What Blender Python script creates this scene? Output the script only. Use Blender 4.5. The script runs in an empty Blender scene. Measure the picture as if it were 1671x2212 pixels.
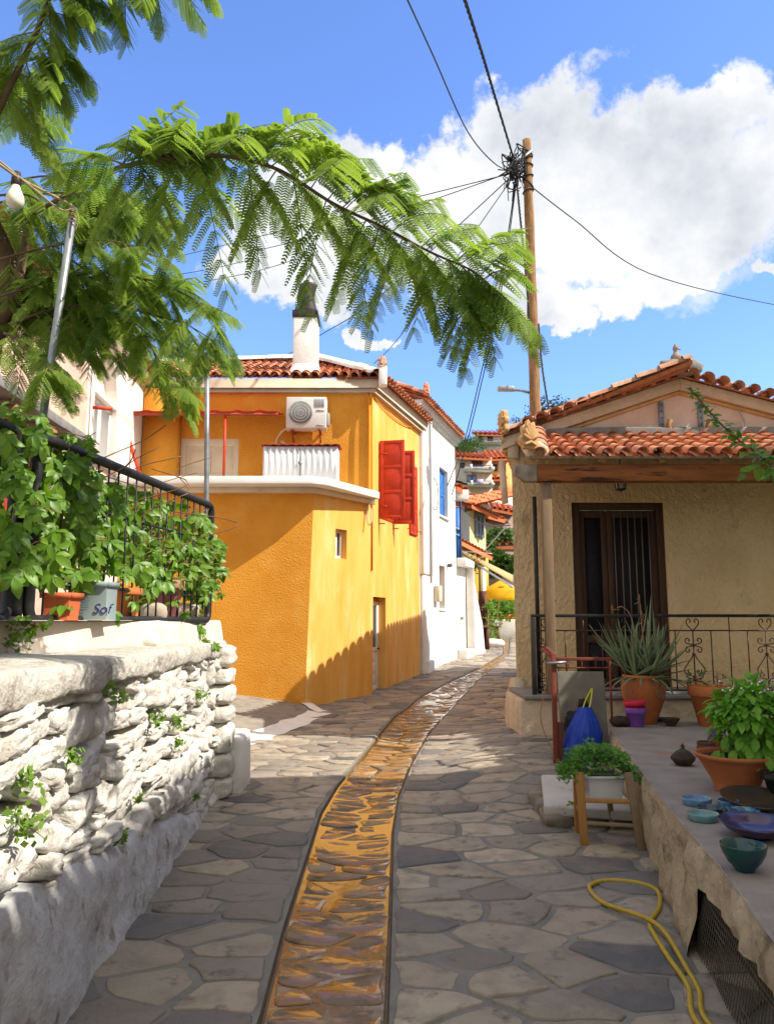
import bpy, math, random
import numpy as np
from mathutils import Vector, Matrix, noise
random.seed(7); rng = np.random.default_rng(7)
scn = bpy.context.scene; COL = scn.collection
R = math.radians
# ------------------------------------------------------------------ camera
EYE = 1.6; PITCH = R(8.0); FPX = 1666.0; CX, CY = 835.5, 1106.0     # photograph measured on a 1671 x 2212 grid
cd = bpy.data.cameras.new('camera'); cam = bpy.data.objects.new('camera', cd); COL.objects.link(cam)
cam.location = (0, 0, EYE); cam.rotation_euler = (R(90) + PITCH, 0, 0)
cd.sensor_fit = 'VERTICAL'; cd.sensor_height = 36; cd.lens = 36 * FPX / 2212; cd.clip_end = 3000; cd.clip_start = .05
scn.camera = cam
# ------------------------------------------------------------------ light
SUN_EL = R(45.5); SUN_H = Vector((.945, -.32, 0)).normalized()
SUN = Vector((SUN_H.x * math.cos(SUN_EL), SUN_H.y * math.cos(SUN_EL), math.sin(SUN_EL)))
sl = bpy.data.lights.new('sun', 'SUN'); sl.energy = 3.3; sl.angle = R(.5); sl.color = (1, .93, .82)
so = bpy.data.objects.new('sun', sl); COL.objects.link(so); so.rotation_euler = SUN.to_track_quat('Z', 'Y').to_euler(); so.location = SUN * 60
scn.view_settings.view_transform = 'Standard'; scn.view_settings.look = 'None'; scn.view_settings.exposure = 1.12; scn.view_settings.gamma = 1
SKY_STRENGTH = .15
_c, _s = math.cos(PITCH), math.sin(PITCH)
def ray(px, py):
    a = (px - CX) / FPX; b = (CY - py) / FPX
    return Vector((a, _c - b * _s, _s + b * _c))
def atY(px, py, Y):
    d = ray(px, py); t = Y / d.y; return Vector((d.x * t, Y, EYE + d.z * t))
def onZ(px, py, z):
    d = ray(px, py); t = (z - EYE) / d.z; return Vector((d.x * t, d.y * t, z))
def gz(Y):
    y = max(0., Y - 13); return .05 * y * min(1, y / 2)
def hit(px, py, zf):
    d = ray(px, py); t = 1.
    while EYE + d.z * t > zf(d.x * t, d.y * t) and t < 200: t += .01
    return Vector((d.x * t, d.y * t, EYE + d.z * t))
def G(px, py): return hit(px, py, lambda x, y: gz(y))
def onwall(px, py, A, B):
    d = ray(px, py); n = (B[1] - A[1], A[0] - B[0]); t = (A[0] * n[0] + A[1] * n[1]) / (d.x * n[0] + d.y * n[1])
    return Vector((d.x * t, d.y * t, EYE + d.z * t))
def world():
    w = bpy.data.worlds.new('World'); scn.world = w; w.use_nodes = True; nt = w.node_tree; N, L = nt.nodes, nt.links
    N.clear()
    def m(op, a, b=None, c=None, clamp=False):
        n = N.new('ShaderNodeMath'); n.operation = op; n.use_clamp = clamp
        for i, x in enumerate((a, b, c)):
            if x is None: continue
            if isinstance(x, (int, float)): n.inputs[i].default_value = x
            else: L.new(x, n.inputs[i])
        return n.outputs[0]
    sky = N.new('ShaderNodeTexSky'); sky.sky_type = 'NISHITA'; sky.sun_disc = False
    sky.sun_elevation = SUN_EL; sky.sun_rotation = math.atan2(SUN_H.x, SUN_H.y)
    sky.air_density = 1.0; sky.dust_density = .3; sky.ozone_density = 4.0; sky.altitude = 100
    tc = N.new('ShaderNodeTexCoord'); sx = N.new('ShaderNodeSeparateXYZ'); L.new(tc.outputs['Generated'], sx.inputs[0])
    u = m('ARCTAN2', sx.outputs[0], sx.outputs[1]); v = m('ARCSINE', sx.outputs[2])
    def nz(scale, detail, rough, off=(0, 0, 0)):
        mp = N.new('ShaderNodeMapping'); L.new(tc.outputs['Generated'], mp.inputs[0]); mp.inputs['Location'].default_value = off
        n = N.new('ShaderNodeTexNoise'); L.new(mp.outputs[0], n.inputs['Vector'])
        n.inputs['Scale'].default_value = scale; n.inputs['Detail'].default_value = detail; n.inputs['Roughness'].default_value = rough
        return n.outputs[0]
    wn = N.new('ShaderNodeTexNoise'); L.new(tc.outputs['Generated'], wn.inputs['Vector']); wn.inputs['Scale'].default_value = 7; wn.inputs['Detail'].default_value = 9; wn.inputs['Roughness'].default_value = .62
    wr = N.new('ShaderNodeSeparateColor'); L.new(wn.outputs[1], wr.inputs[0])
    u = m('ADD', u, m('MULTIPLY', m('SUBTRACT', wr.outputs[0], .5), .22)); v = m('ADD', v, m('MULTIPLY', m('SUBTRACT', wr.outputs[1], .5), .20))
    def blobs(lst, dv=0.):
        best = None
        for (px, py, rx, ry) in lst:
            d = ray(px, py).normalized(); u0 = math.atan2(d.x, d.y); v0 = math.asin(d.z); k = .88
            e = m('SQRT', m('ADD', m('POWER', m('DIVIDE', m('SUBTRACT', u, u0), rx / FPX / max(.5, math.cos(v0)) * k), 2.), m('POWER', m('DIVIDE', m('SUBTRACT', v, v0 + dv), ry / FPX * k), 2.)))
            f = m('SUBTRACT', 1., e)
            best = f if best is None else m('SMOOTH_MAX', best, f, .18)
        return best
    BL = [(690, 335, 95, 75), (795, 335, 80, 70), (640, 420, 130, 110), (940, 330, 90, 80), (1060, 290, 115, 95), (1190, 275, 110, 90), (1300, 330, 110, 90), (1455, 300, 95, 85),
          (1545, 250, 90, 70), (1660, 280, 90, 65), (1000, 470, 330, 170), (1300, 470, 300, 150), (1560, 440, 260, 160), (1130, 640, 150, 90), (1250, 640, 115, 45),
          (600, 470, 130, 120), (540, 585, 120, 85), (630, 345, 80, 70), (640, 540, 170, 120), (570, 630, 100, 65), (720, 600, 120, 90), (800, 700, 60, 22), (1460, 560, 230, 70), (1645, 612, 60, 28), (1180, 700, 70, 25)]
    base = blobs(BL)
    n1 = nz(9, 10, .66, (.3, .2, .7)); n0 = nz(26, 7, .65, (3, 1, 2))
    dens = m('ADD', m('ADD', base, m('MULTIPLY', m('SUBTRACT', n1, .5), 1.1)), m('MULTIPLY', m('SUBTRACT', n0, .5), .6))
    # unseen broken cloud added behind and above the view, to fill the shade
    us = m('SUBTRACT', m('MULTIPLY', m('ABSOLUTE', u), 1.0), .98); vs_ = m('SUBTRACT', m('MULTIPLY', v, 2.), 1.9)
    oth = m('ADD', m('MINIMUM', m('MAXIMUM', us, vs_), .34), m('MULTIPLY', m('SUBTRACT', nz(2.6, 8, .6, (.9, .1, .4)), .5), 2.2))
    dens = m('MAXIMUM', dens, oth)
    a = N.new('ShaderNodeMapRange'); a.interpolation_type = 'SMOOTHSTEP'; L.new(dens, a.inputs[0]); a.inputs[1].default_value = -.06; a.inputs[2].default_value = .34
    wis = m('ADD', blobs([(1300, 165, 75, 26), (1520, 620, 120, 60)]), m('MULTIPLY', m('SUBTRACT', n0, .5), 2.6))
    aw = N.new('ShaderNodeMapRange'); L.new(wis, aw.inputs[0]); aw.inputs[1].default_value = .15; aw.inputs[2].default_value = .9; aw.inputs[4].default_value = .55
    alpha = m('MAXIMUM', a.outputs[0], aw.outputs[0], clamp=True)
    # puffs: bright heads, grey hollows
    n2 = nz(5.5, 7, .6, (1.3, .4, .2)); n3 = nz(5.5, 7, .6, (1.32, .42, .26))
    lit = m('ADD', m('ADD', m('MULTIPLY', m('SUBTRACT', n2, n3), 2.6), m('MULTIPLY', m('SUBTRACT', nz(4.2, 6, .55, (.2, .9, .1)), .5), 1.5)), m('SUBTRACT', .98, m('MULTIPLY', m('MINIMUM', m('MAXIMUM', dens, 0), .8), .38)))
    sh = N.new('ShaderNodeMapRange'); L.new(lit, sh.inputs[0]); sh.inputs[1].default_value = .12; sh.inputs[2].default_value = 1.2
    ramp = N.new('ShaderNodeMix'); ramp.data_type = 'RGBA'; L.new(sh.outputs[0], ramp.inputs[0])
    k = 1 / SKY_STRENGTH * .50
    ramp.inputs[6].default_value = (.63 * k, .67 * k, .74 * k, 1); ramp.inputs[7].default_value = (1.02 * k, 1.02 * k, 1.02 * k, 1)
    cl = m('MULTIPLY', m('MAXIMUM', us, vs_), 3.5, clamp=True)      # the added cloud outside the view is tinted warm for its fill light
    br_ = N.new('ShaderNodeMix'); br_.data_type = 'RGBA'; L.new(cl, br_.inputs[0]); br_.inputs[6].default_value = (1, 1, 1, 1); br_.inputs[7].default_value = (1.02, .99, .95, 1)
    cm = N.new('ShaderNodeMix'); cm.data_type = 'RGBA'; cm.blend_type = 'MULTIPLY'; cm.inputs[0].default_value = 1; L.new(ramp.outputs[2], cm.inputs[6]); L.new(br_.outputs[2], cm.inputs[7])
    tint = N.new('ShaderNodeMix'); tint.data_type = 'RGBA'; tint.blend_type = 'MULTIPLY'; tint.inputs[0].default_value = 1
    L.new(sky.outputs[0], tint.inputs[6]); tint.inputs[7].default_value = SKY_TINT
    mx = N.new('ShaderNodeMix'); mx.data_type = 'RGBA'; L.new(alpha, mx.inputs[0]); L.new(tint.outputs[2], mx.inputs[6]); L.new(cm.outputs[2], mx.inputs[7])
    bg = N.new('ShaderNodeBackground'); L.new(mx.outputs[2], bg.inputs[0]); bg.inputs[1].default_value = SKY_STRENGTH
    o = N.new('ShaderNodeOutputWorld'); L.new(bg.outputs[0], o.inputs[0])
SKY_TINT = (.74, .82, 1.06, 1)
world()
# ------------------------------------------------------------------ materials
MATS = {}
def mat(name, c1, c2=None, ns=4., nd=8., contrast=(.35, .65), rough=.85, spec=.25, bump=0., bs=40., bd=.01, bdet=5., stain=None, ss=1.5, sl=(.55, .75),
        island=None, metal=0., transl=0., bvor=False, coat=0., stretch=None, rvar=None, c2b=None):
    """procedural Principled material: two colours mixed by noise, an optional stain colour, an optional colour per separate piece, noise bump"""
    if name in MATS: return MATS[name]
    m = bpy.data.materials.new(name); m.use_nodes = True; nt = m.node_tree; N, L = nt.nodes, nt.links; N.clear()
    out = N.new('ShaderNodeOutputMaterial'); p = N.new('ShaderNodeBsdfPrincipled'); L.new(p.outputs[0], out.inputs[0])
    tc = N.new('ShaderNodeTexCoord'); vec = tc.outputs['Object']
    if stretch:
        mp = N.new('ShaderNodeMapping'); L.new(vec, mp.inputs[0]); mp.inputs['Scale'].default_value = stretch; vec = mp.outputs[0]
    def nz(scale, det, rgh=.6):
        n = N.new('ShaderNodeTexNoise'); L.new(vec, n.inputs['Vector']); n.inputs['Scale'].default_value = scale; n.inputs['Detail'].default_value = det; n.inputs['Roughness'].default_value = rgh
        return n.outputs[0]
    def rng_(x, a, b, c=0., d=1.):
        r = N.new('ShaderNodeMapRange'); L.new(x, r.inputs[0]); r.inputs[1].default_value = a; r.inputs[2].default_value = b; r.inputs[3].default_value = c; r.inputs[4].default_value = d; return r.outputs[0]
    def mix(f, a, b):
        x = N.new('ShaderNodeMix'); x.data_type = 'RGBA'
        L.new(f, x.inputs[0])
        for i, q in ((6, a), (7, b)):
            if isinstance(q, tuple): x.inputs[i].default_value = q + (1,)
            else: L.new(q, x.inputs[i])
        return x.outputs[2]
    col = None
    if island:
        g = N.new('ShaderNodeNewGeometry'); cr = N.new('ShaderNodeValToRGB'); L.new(g.outputs['Random Per Island'], cr.inputs[0])
        els = cr.color_ramp.elements
        while len(els) < len(island): els.new(.5)
        for i, c in enumerate(island): els[i].position = i / (len(island) - 1); els[i].color = c + (1,)
        col = cr.outputs[0]
        if c2: col = mix(rng_(nz(ns, nd), contrast[0], contrast[1], 0, .75), col, c2)
    elif c2:
        col = mix(rng_(nz(ns, nd), *contrast), c1, c2)
    if stain:
        col = mix(rng_(nz(ss, 9, .68), sl[0], sl[1]), col if col is not None else c1, stain)
    if col is None: p.inputs['Base Color'].default_value = c1 + (1,)
    else: L.new(col, p.inputs['Base Color'])
    p.inputs['Roughness'].default_value = rough; p.inputs['Specular IOR Level'].default_value = spec; p.inputs['Metallic'].default_value = metal; p.inputs['Coat Weight'].default_value = coat
    if rvar:
        wm = nz(rvar[2], 7); a_, b_ = rvar[3:5] if len(rvar) > 3 else (.4, .6); L.new(rng_(wm, a_, b_, rvar[0], rvar[1]), p.inputs['Roughness'])
        if len(rvar) > 5: L.new(rng_(wm, a_, b_, .6, 0.), p.inputs['Coat Weight']); L.new(mix(rng_(wm, a_ - .02, b_), rvar[5], col), p.inputs['Base Color'])
    if bump:
        b = N.new('ShaderNodeBump'); b.inputs['Strength'].default_value = bump; b.inputs['Distance'].default_value = bd
        h = nz(bs, bdet)
        if bvor:
            vo = N.new('ShaderNodeTexVoronoi'); L.new(vec, vo.inputs['Vector']); vo.inputs['Scale'].default_value = bs * .5
            a = N.new('ShaderNodeMath'); a.operation = 'ADD'; L.new(h, a.inputs[0]); L.new(vo.outputs[0], a.inputs[1]); h = a.outputs[0]
        L.new(h, b.inputs['Height']); L.new(b.outputs[0], p.inputs['Normal'])
    if transl:
        t = N.new('ShaderNodeBsdfTranslucent')
        if col is None: t.inputs[0].default_value = tuple(min(1, x * 1.6) for x in c1) + (1,)
        else:
            hs = N.new('ShaderNodeHueSaturation'); hs.inputs['Value'].default_value = 1.7; hs.inputs['Saturation'].default_value = 1.1; L.new(col, hs.inputs['Color']); L.new(hs.outputs[0], t.inputs[0])
        ms = N.new('ShaderNodeMixShader'); ms.inputs[0].default_value = transl; L.new(p.outputs[0], ms.inputs[1]); L.new(t.outputs[0], ms.inputs[2]); L.new(ms.outputs[0], out.inputs[0])
    MATS[name] = m; return m
# ------------------------------------------------------------------ mesh builder
class MB:
    def __init__(s): s.v = []; s.n = 0; s.f = []
    def add(s, v, f):
        v = np.asarray(v, dtype=np.float64).reshape(-1, 3); s.v.append(v)
        for q in f if isinstance(f, list) else [f]:
            if isinstance(q, np.ndarray): s.f.append(q + s.n)
            else: s.f.append(np.asarray(q, dtype=np.int64)[None, :] + s.n)
        s.n += len(v); return s
    def quad(s, a, b, c, d): return s.add([a, b, c, d], [(0, 1, 2, 3)])
    def poly(s, pts): return s.add(pts, [tuple(range(len(pts)))])
    def box(s, c, size, rot=None):
        x, y, z = (q / 2 for q in size); v = [Vector((i, j, k)) for i in (-x, x) for j in (-y, y) for k in (-z, z)]
        if rot is not None: v = [rot @ q for q in v]
        c = Vector(c); return s.add([c + q for q in v], [(0, 1, 3, 2), (4, 6, 7, 5), (0, 4, 5, 1), (2, 3, 7, 6), (0, 2, 6, 4), (1, 5, 7, 3)])
    def bb(s, a, b): a, b = Vector(a), Vector(b); return s.box((a + b) / 2, [abs(q) for q in (b - a)])
    def beam(s, a, b, w, h, up=(0, 0, 1)):
        a, b = Vector(a), Vector(b); d = b - a; L = d.length; d.normalize(); up = Vector(up)
        sd = d.cross(up); sd = sd.normalized() if sd.length > 1e-4 else Vector((1, 0, 0)); u2 = sd.cross(d)
        return s.box((a + b) / 2, (w, L, h), Matrix((sd, d, u2)).transposed())
    def prism(s, poly, vec):
        n = len(poly); vec = Vector(vec); v = [Vector(p) for p in poly] + [Vector(p) + vec for p in poly]
        return s.add(v, [tuple(range(n)), tuple(range(n, 2 * n))[::-1]] + [(i, i + n, (i + 1) % n + n, (i + 1) % n) for i in range(n)])
    def tube(s, pts, r, seg=8, cap=True, jit=0.):
        P = [Vector(p) for p in pts]; n = len(P); rr = r if hasattr(r, '__len__') else [r] * n; V = []; ref = None
        for i in range(n):
            t = (P[min(i + 1, n - 1)] - P[max(i - 1, 0)]).normalized()
            if ref is None: ref = Vector((0, 0, 1)) if abs(t.z) < .9 else Vector((1, 0, 0))
            a = (ref - t * ref.dot(t)); a = a.normalized() if a.length > 1e-5 else t.orthogonal().normalized(); ref = a; b = t.cross(a)
            for k in range(seg):
                an = 2 * math.pi * k / seg; q = rr[i] * (1 + random.uniform(-jit, jit)); V.append(P[i] + (a * math.cos(an) + b * math.sin(an)) * q)
        F = [(i * seg + k, i * seg + (k + 1) % seg, (i + 1) * seg + (k + 1) % seg, (i + 1) * seg + k) for i in range(n - 1) for k in range(seg)]
        if cap: F += [tuple(range(seg))[::-1], tuple(range((n - 1) * seg, n * seg))]
        return s.add(V, F)
    def lathe(s, prof, c=(0, 0, 0), seg=28, sx=1., wob=0.):
        c = Vector(c); V = []; n = len(prof)
        for k in range(seg):
            an = 2 * math.pi * k / seg; w = 1 + wob * math.sin(3 * an + 1) + wob * .6 * math.sin(7 * an)
            for (r, z) in prof: V.append(c + Vector((math.cos(an) * r * sx * w, math.sin(an) * r * w, z)))
        F = [(k * n + i, ((k + 1) % seg) * n + i, ((k + 1) % seg) * n + i + 1, k * n + i + 1) for k in range(seg) for i in range(n - 1)]
        return s.add(V, F)
    def wall(s, A, B, z0, z1, holes=(), inn=(0, 1), d=.2, step=0):
        """flat wall from A to B with rectangular holes (u0,u1,z0,z1) and reveals d deep"""
        A2, B2 = Vector((A[0], A[1], 0)), Vector((B[0], B[1], 0)); D = B2 - A2; L = D.length; D.normalize(); I = Vector((inn[0], inn[1], 0)).normalized()
        us = sorted({0., L} | {h[i] for h in holes for i in (0, 1)}); zs = sorted({z0, z1} | {h[i] for h in holes for i in (2, 3)})
        pt = lambda u, z, k=0.: A2 + D * u + Vector((0, 0, z)) + I * k
        for a, b in zip(us, us[1:]):
            for e, f in zip(zs, zs[1:]):
                if any(h[0] - 1e-6 <= a and b <= h[1] + 1e-6 and h[2] - 1e-6 <= e and f <= h[3] + 1e-6 for h in holes): continue
                s.quad(pt(a, e), pt(b, e), pt(b, f), pt(a, f))
        for h in holes:
            c = [(h[0], h[2]), (h[1], h[2]), (h[1], h[3]), (h[0], h[3])]
            for i in range(4):
                p, q = c[i], c[(i + 1) % 4]; s.quad(pt(*p), pt(*q), pt(*q, d), pt(*p, d))
        return s
    def build(s, name, m, parent=None, loc=None, smooth=False, bevel=0., solid=0.):
        v = np.concatenate(s.v) if s.v else np.zeros((0, 3))
        off = Vector((0, 0, 0))
        if parent is not None:
            q = parent
            while q is not None: off += q.location; q = q.parent
        elif loc is not None: off = Vector(loc)
        v = v - np.array(off)
        me = bpy.data.meshes.new(name); tot = np.concatenate([np.full(len(q), q.shape[1]) for q in s.f]); lv = np.concatenate([q.ravel() for q in s.f])
        me.vertices.add(len(v)); me.vertices.foreach_set('co', v.astype(np.float32).ravel())
        me.loops.add(len(lv)); me.loops.foreach_set('vertex_index', lv.astype(np.int32))
        me.polygons.add(len(tot)); me.polygons.foreach_set('loop_start', (np.cumsum(tot) - tot).astype(np.int32)); me.polygons.foreach_set('loop_total', tot.astype(np.int32))
        me.update(calc_edges=True); me.validate()
        if smooth: me.polygons.foreach_set('use_smooth', np.ones(len(me.polygons), dtype=bool))
        me.materials.append(m)
        o = bpy.data.objects.new(name, me); COL.objects.link(o)
        if parent is not None: o.parent = parent
        elif loc is not None: o.location = loc
        if bevel:
            b = o.modifiers.new('bevel', 'BEVEL'); b.width = bevel; b.segments = 2; b.limit_method = 'ANGLE'; b.angle_limit = R(40)
        if solid:
            b = o.modifiers.new('solid', 'SOLIDIFY'); b.thickness = solid; b.offset = 0
        return o
def tag(o, label, cat, group=None, kind=None):
    o['label'] = label; o['category'] = cat
    if group: o['group'] = group
    if kind: o['kind'] = kind
    return o
def struct(o): o['kind'] = 'structure'; return o
def thing(name, label, cat, loc, group=None):
    o = bpy.data.objects.new(name, None); COL.objects.link(o); o.location = loc; o.empty_display_size = .2
    return tag(o, label, cat, group)
def copy_tree(o, loc, rz, label=None, scale=None):
    r = o.copy(); COL.objects.link(r); r.location = loc; r.rotation_euler = (0, 0, rz)
    if scale: r.scale = (scale,) * 3
    if label: r['label'] = label
    for ch in list(o.children):
        c = ch.copy(); COL.objects.link(c); c.parent = r
        for g in list(ch.children): d = g.copy(); COL.objects.link(d); d.parent = c
    return r
V = Vector
def smoothpath(pts, n=6):
    P = [Vector(p) for p in pts]; out = []
    for i in range(len(P) - 1):
        p0, p1, p2, p3 = P[max(i - 1, 0)], P[i], P[i + 1], P[min(i + 2, len(P) - 1)]
        for k in range(n):
            t = k / n; out.append(.5 * ((2 * p1) + (p2 - p0) * t + (2 * p0 - 5 * p1 + 4 * p2 - p3) * t * t + (3 * p1 - p0 - 3 * p2 + p3) * t ** 3))
    return out + [P[-1]]
def sag(a, b, s, n=24):
    a, b = Vector(a), Vector(b); return [a.lerp(b, i / n) - Vector((0, 0, 4 * s * (i / n) * (1 - i / n))) for i in range(n + 1)]
TILE_I = [(.70, .29, .15), (.63, .25, .13), (.74, .36, .21), (.50, .21, .12), (.66, .31, .17), (.32, .14, .10)]
terracotta = mat('terracotta_tile', (.5, .17, .08), c2=(.34, .13, .075), ns=7, contrast=(.5, .75), island=TILE_I, rough=.85, bump=.25, bs=60, bd=.004)
old_tile = mat('weathered_tile', (.5, .2, .1), c2=(.20, .13, .09), ns=9, contrast=(.42, .7), island=[(.54, .24, .13), (.44, .20, .12), (.58, .31, .18), (.36, .18, .12), (.47, .29, .19)], rough=.9, bump=.4, bs=50, bd=.005)
def tiles(mb, P0, U, W, n, L, w=.2, r=.092, row=.33, sg=7, hk=.9, pd=.04):
    """barrel tiles: n columns along unit U from P0, running up unit W; L(i) gives start and end length of column i"""
    P0, U, W = Vector(P0), Vector(U).normalized(), Vector(W).normalized(); N = U.cross(W).normalized()
    if N.z < 0: N = -N
    ang = np.linspace(0, math.pi, sg); ca, sa = np.cos(ang)[:, None], np.sin(ang)[:, None]
    Un, Wn, Nn = (np.array(q) for q in (U, W, N))
    for i in range(n):
        s0, s1 = L(i) if callable(L) else (0., L)
        if s1 - s0 < .05: continue
        base = np.array(P0 + U * ((i + .5) * w)); s = s0
        # channel under the barrels
        bp = base + Un * w / 2; a, b = bp + Wn * s0, bp + Wn * s1; rp = w * .42
        ring = lambda c: c + Un * ca * rp + Nn * (.02 - sa * pd)
        mb.add(np.concatenate([ring(a), ring(b)]), [np.array([(k, k + 1, k + 1 + sg, k + sg) for k in range(sg - 1)])])
        while s < s1 - .03:
            e = min(s + row + .05, s1); jr = r * random.uniform(.96, 1.04); lj = random.uniform(-.006, .008); jx = Un * random.uniform(-.008, .008)
            def rg(t, rad, lift): return base + jx + Wn * t + Un * ca * rad + Nn * (sa * rad * hk + lift + lj)
            A = rg(s, jr, .035); B = rg(e, jr * .86, .012); I = rg(s, jr - .016, .033); I2 = rg(s + .12, jr - .022, .028)
            v = np.concatenate([A, B, I, I2]); q = np.arange(sg - 1)
            st = lambda o1, o2: np.stack([q + o1 * sg, q + 1 + o1 * sg, q + 1 + o2 * sg, q + o2 * sg], 1)
            mb.add(v, [st(0, 1), st(0, 2), st(2, 3)]); s += row * random.uniform(.97, 1.03)
def arcrow(mb, P, Q, axis, up, n, r=.1, ln=.3, sg=8, lift=0.):
    """n barrel tiles side by side from P to Q with their axis along 'axis' (ridge, hip and verge rows)"""
    P, Q, axis, up = Vector(P), Vector(Q), Vector(axis).normalized(), Vector(up).normalized(); d = (Q - P).normalized()
    for i in range(n):
        c = P.lerp(Q, (i + .5) / n) + up * (lift + random.uniform(0, .012)); rr = r * random.uniform(.94, 1.05); vs = []
        for (t, k, z) in ((-ln / 2, 1., .0), (ln / 2, .92, .0), (-ln / 2, .82, .0), (-ln / 4, .78, 0)):
            for a in range(sg): an = math.pi * a / (sg - 1); vs.append(c + axis * t + d * math.cos(an) * rr * k + up * (math.sin(an) * rr * .85 * k + z))
        q = np.arange(sg - 1); st = lambda o1, o2: np.stack([q + o1 * sg, q + 1 + o1 * sg, q + 1 + o2 * sg, q + o2 * sg], 1)
        mb.add(vs, [st(0, 1), st(0, 2), st(2, 3)])
def ridgerow(mb, P, Q, r=.12, ln=.38, up=(0, 0, 1)):
    """overlapping ridge tiles laid end to end from P to Q"""
    P, Q = Vector(P), Vector(Q); d = (Q - P); n = max(1, int(d.length / ln)); d.normalize(); sd = d.cross(Vector(up)).normalized()
    for i in range(n):
        arcrow(mb, P.lerp(Q, (i + .5) / n) - sd * .01, P.lerp(Q, (i + .5) / n) + sd * .01, d, up, 1, r * random.uniform(.95, 1.08), ln * 1.15, lift=random.uniform(0, .02))
def blob(mb, c, size, seed, sub=7, p=3.2, amp=.1, fr=2.2, rot=None):
    """a rough stone: a rounded box displaced by noise"""
    c = Vector(c); V_, F = [], []; hx, hy, hz = (q / 2 for q in size)
    ln = np.linspace(-1, 1, sub)
    idx = {}
    def vid(x, y, z):
        k = (round(x, 4), round(y, 4), round(z, 4))
        if k in idx: return idx[k]
        q = Vector((x, y, z)); l = (abs(x) ** p + abs(y) ** p + abs(z) ** p) ** (1 / p); q = q / l
        nn = noise.fractal(q * fr + Vector((seed * 7.3, seed * 1.7, seed * 3.1)), 1., 2., 3); q = q * (1 + amp * nn)
        q = Vector((q.x * hx, q.y * hy, q.z * hz))
        if rot is not None: q = rot @ q
        idx[k] = len(V_); V_.append(c + q); return idx[k]
    for ax in range(3):
        for sgn in (-1, 1):
            for i in range(sub - 1):
                for j in range(sub - 1):
                    cs = []
                    for (a, b) in ((ln[i], ln[j]), (ln[i + 1], ln[j]), (ln[i + 1], ln[j + 1]), (ln[i], ln[j + 1])):
                        t = [0, 0, 0]; t[ax] = sgn; t[(ax + 1) % 3] = a; t[(ax + 2) % 3] = b; cs.append(vid(*t))
                    F.append(cs if sgn > 0 else cs[::-1])
    return mb.add(V_, [np.array(F)])
# ------------------------------------------------------------------ ground, street, channel
def lerpf(pts):
    xs = np.array([p[0] for p in pts]); ys = np.array([p[1] for p in pts]); return lambda q: float(np.interp(q, xs, ys))
CL = [G(*p) for p in [(560, 2205), (610, 2010), (660, 1855), (692, 1755), (727, 1698), (790, 1622), (850, 1548), (905, 1507), (965, 1476), (1040, 1440), (1085, 1412)]]
CR = [G(*p) for p in [(838, 2205), (845, 2000), (850, 1800), (862, 1720), (890, 1650), (930, 1580), (960, 1546), (1000, 1502), (1035, 1466), (1072, 1437), (1098, 1412)]]
xl = lerpf([(-4, CL[0].x - .35)] + [(p.y, p.x) for p in CL] + [(60, 9.)]); xr = lerpf([(-4, CR[0].x - .1)] + [(p.y, p.x) for p in CR] + [(60, 9.6)])
stone_pave = mat('flagstone', (.3, .25, .2), c2=(.22, .18, .145), ns=5, contrast=(.45, .7), island=[(.42, .35, .26), (.33, .28, .215), (.22, .20, .175), (.46, .385, .285), (.105, .105, .107), (.39, .325, .24), (.29, .25, .195), (.13, .13, .132), (.36, .29, .22), (.35, .30, .225)],
                 stain=(.13, .115, .10), ss=6, sl=(.55, .68), rough=.7, spec=.3, bump=1., bs=14, bd=.018, bdet=12)
mortar = mat('mortar_bed', (.18, .172, .158), c2=(.25, .235, .205), ns=3, stain=(.085, .086, .086), ss=5, rough=.9, bump=.6, bs=70, bd=.008)
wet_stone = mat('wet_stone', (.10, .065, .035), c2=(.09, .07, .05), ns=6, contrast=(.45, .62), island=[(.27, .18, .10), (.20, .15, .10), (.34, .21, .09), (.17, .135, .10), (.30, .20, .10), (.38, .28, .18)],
                stain=(.09, .06, .035), ss=7, sl=(.56, .68), rough=.2, spec=.3, bump=.4, bs=16, bd=.012, bdet=9, rvar=(.07, .6, 5.5, .475, .53, (.30, .135, .025)), stretch=(.8, 1.5, 1))  # ochre under the wet patches paints in the orange wall's reflection
water = mat('water_film', (.045, .026, .012), c2=(.05, .03, .015), ns=6, rough=.05, spec=1., bump=.35, bs=15, bd=.012, bdet=6, stretch=(1, .5, 1), coat=.5)
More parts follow.
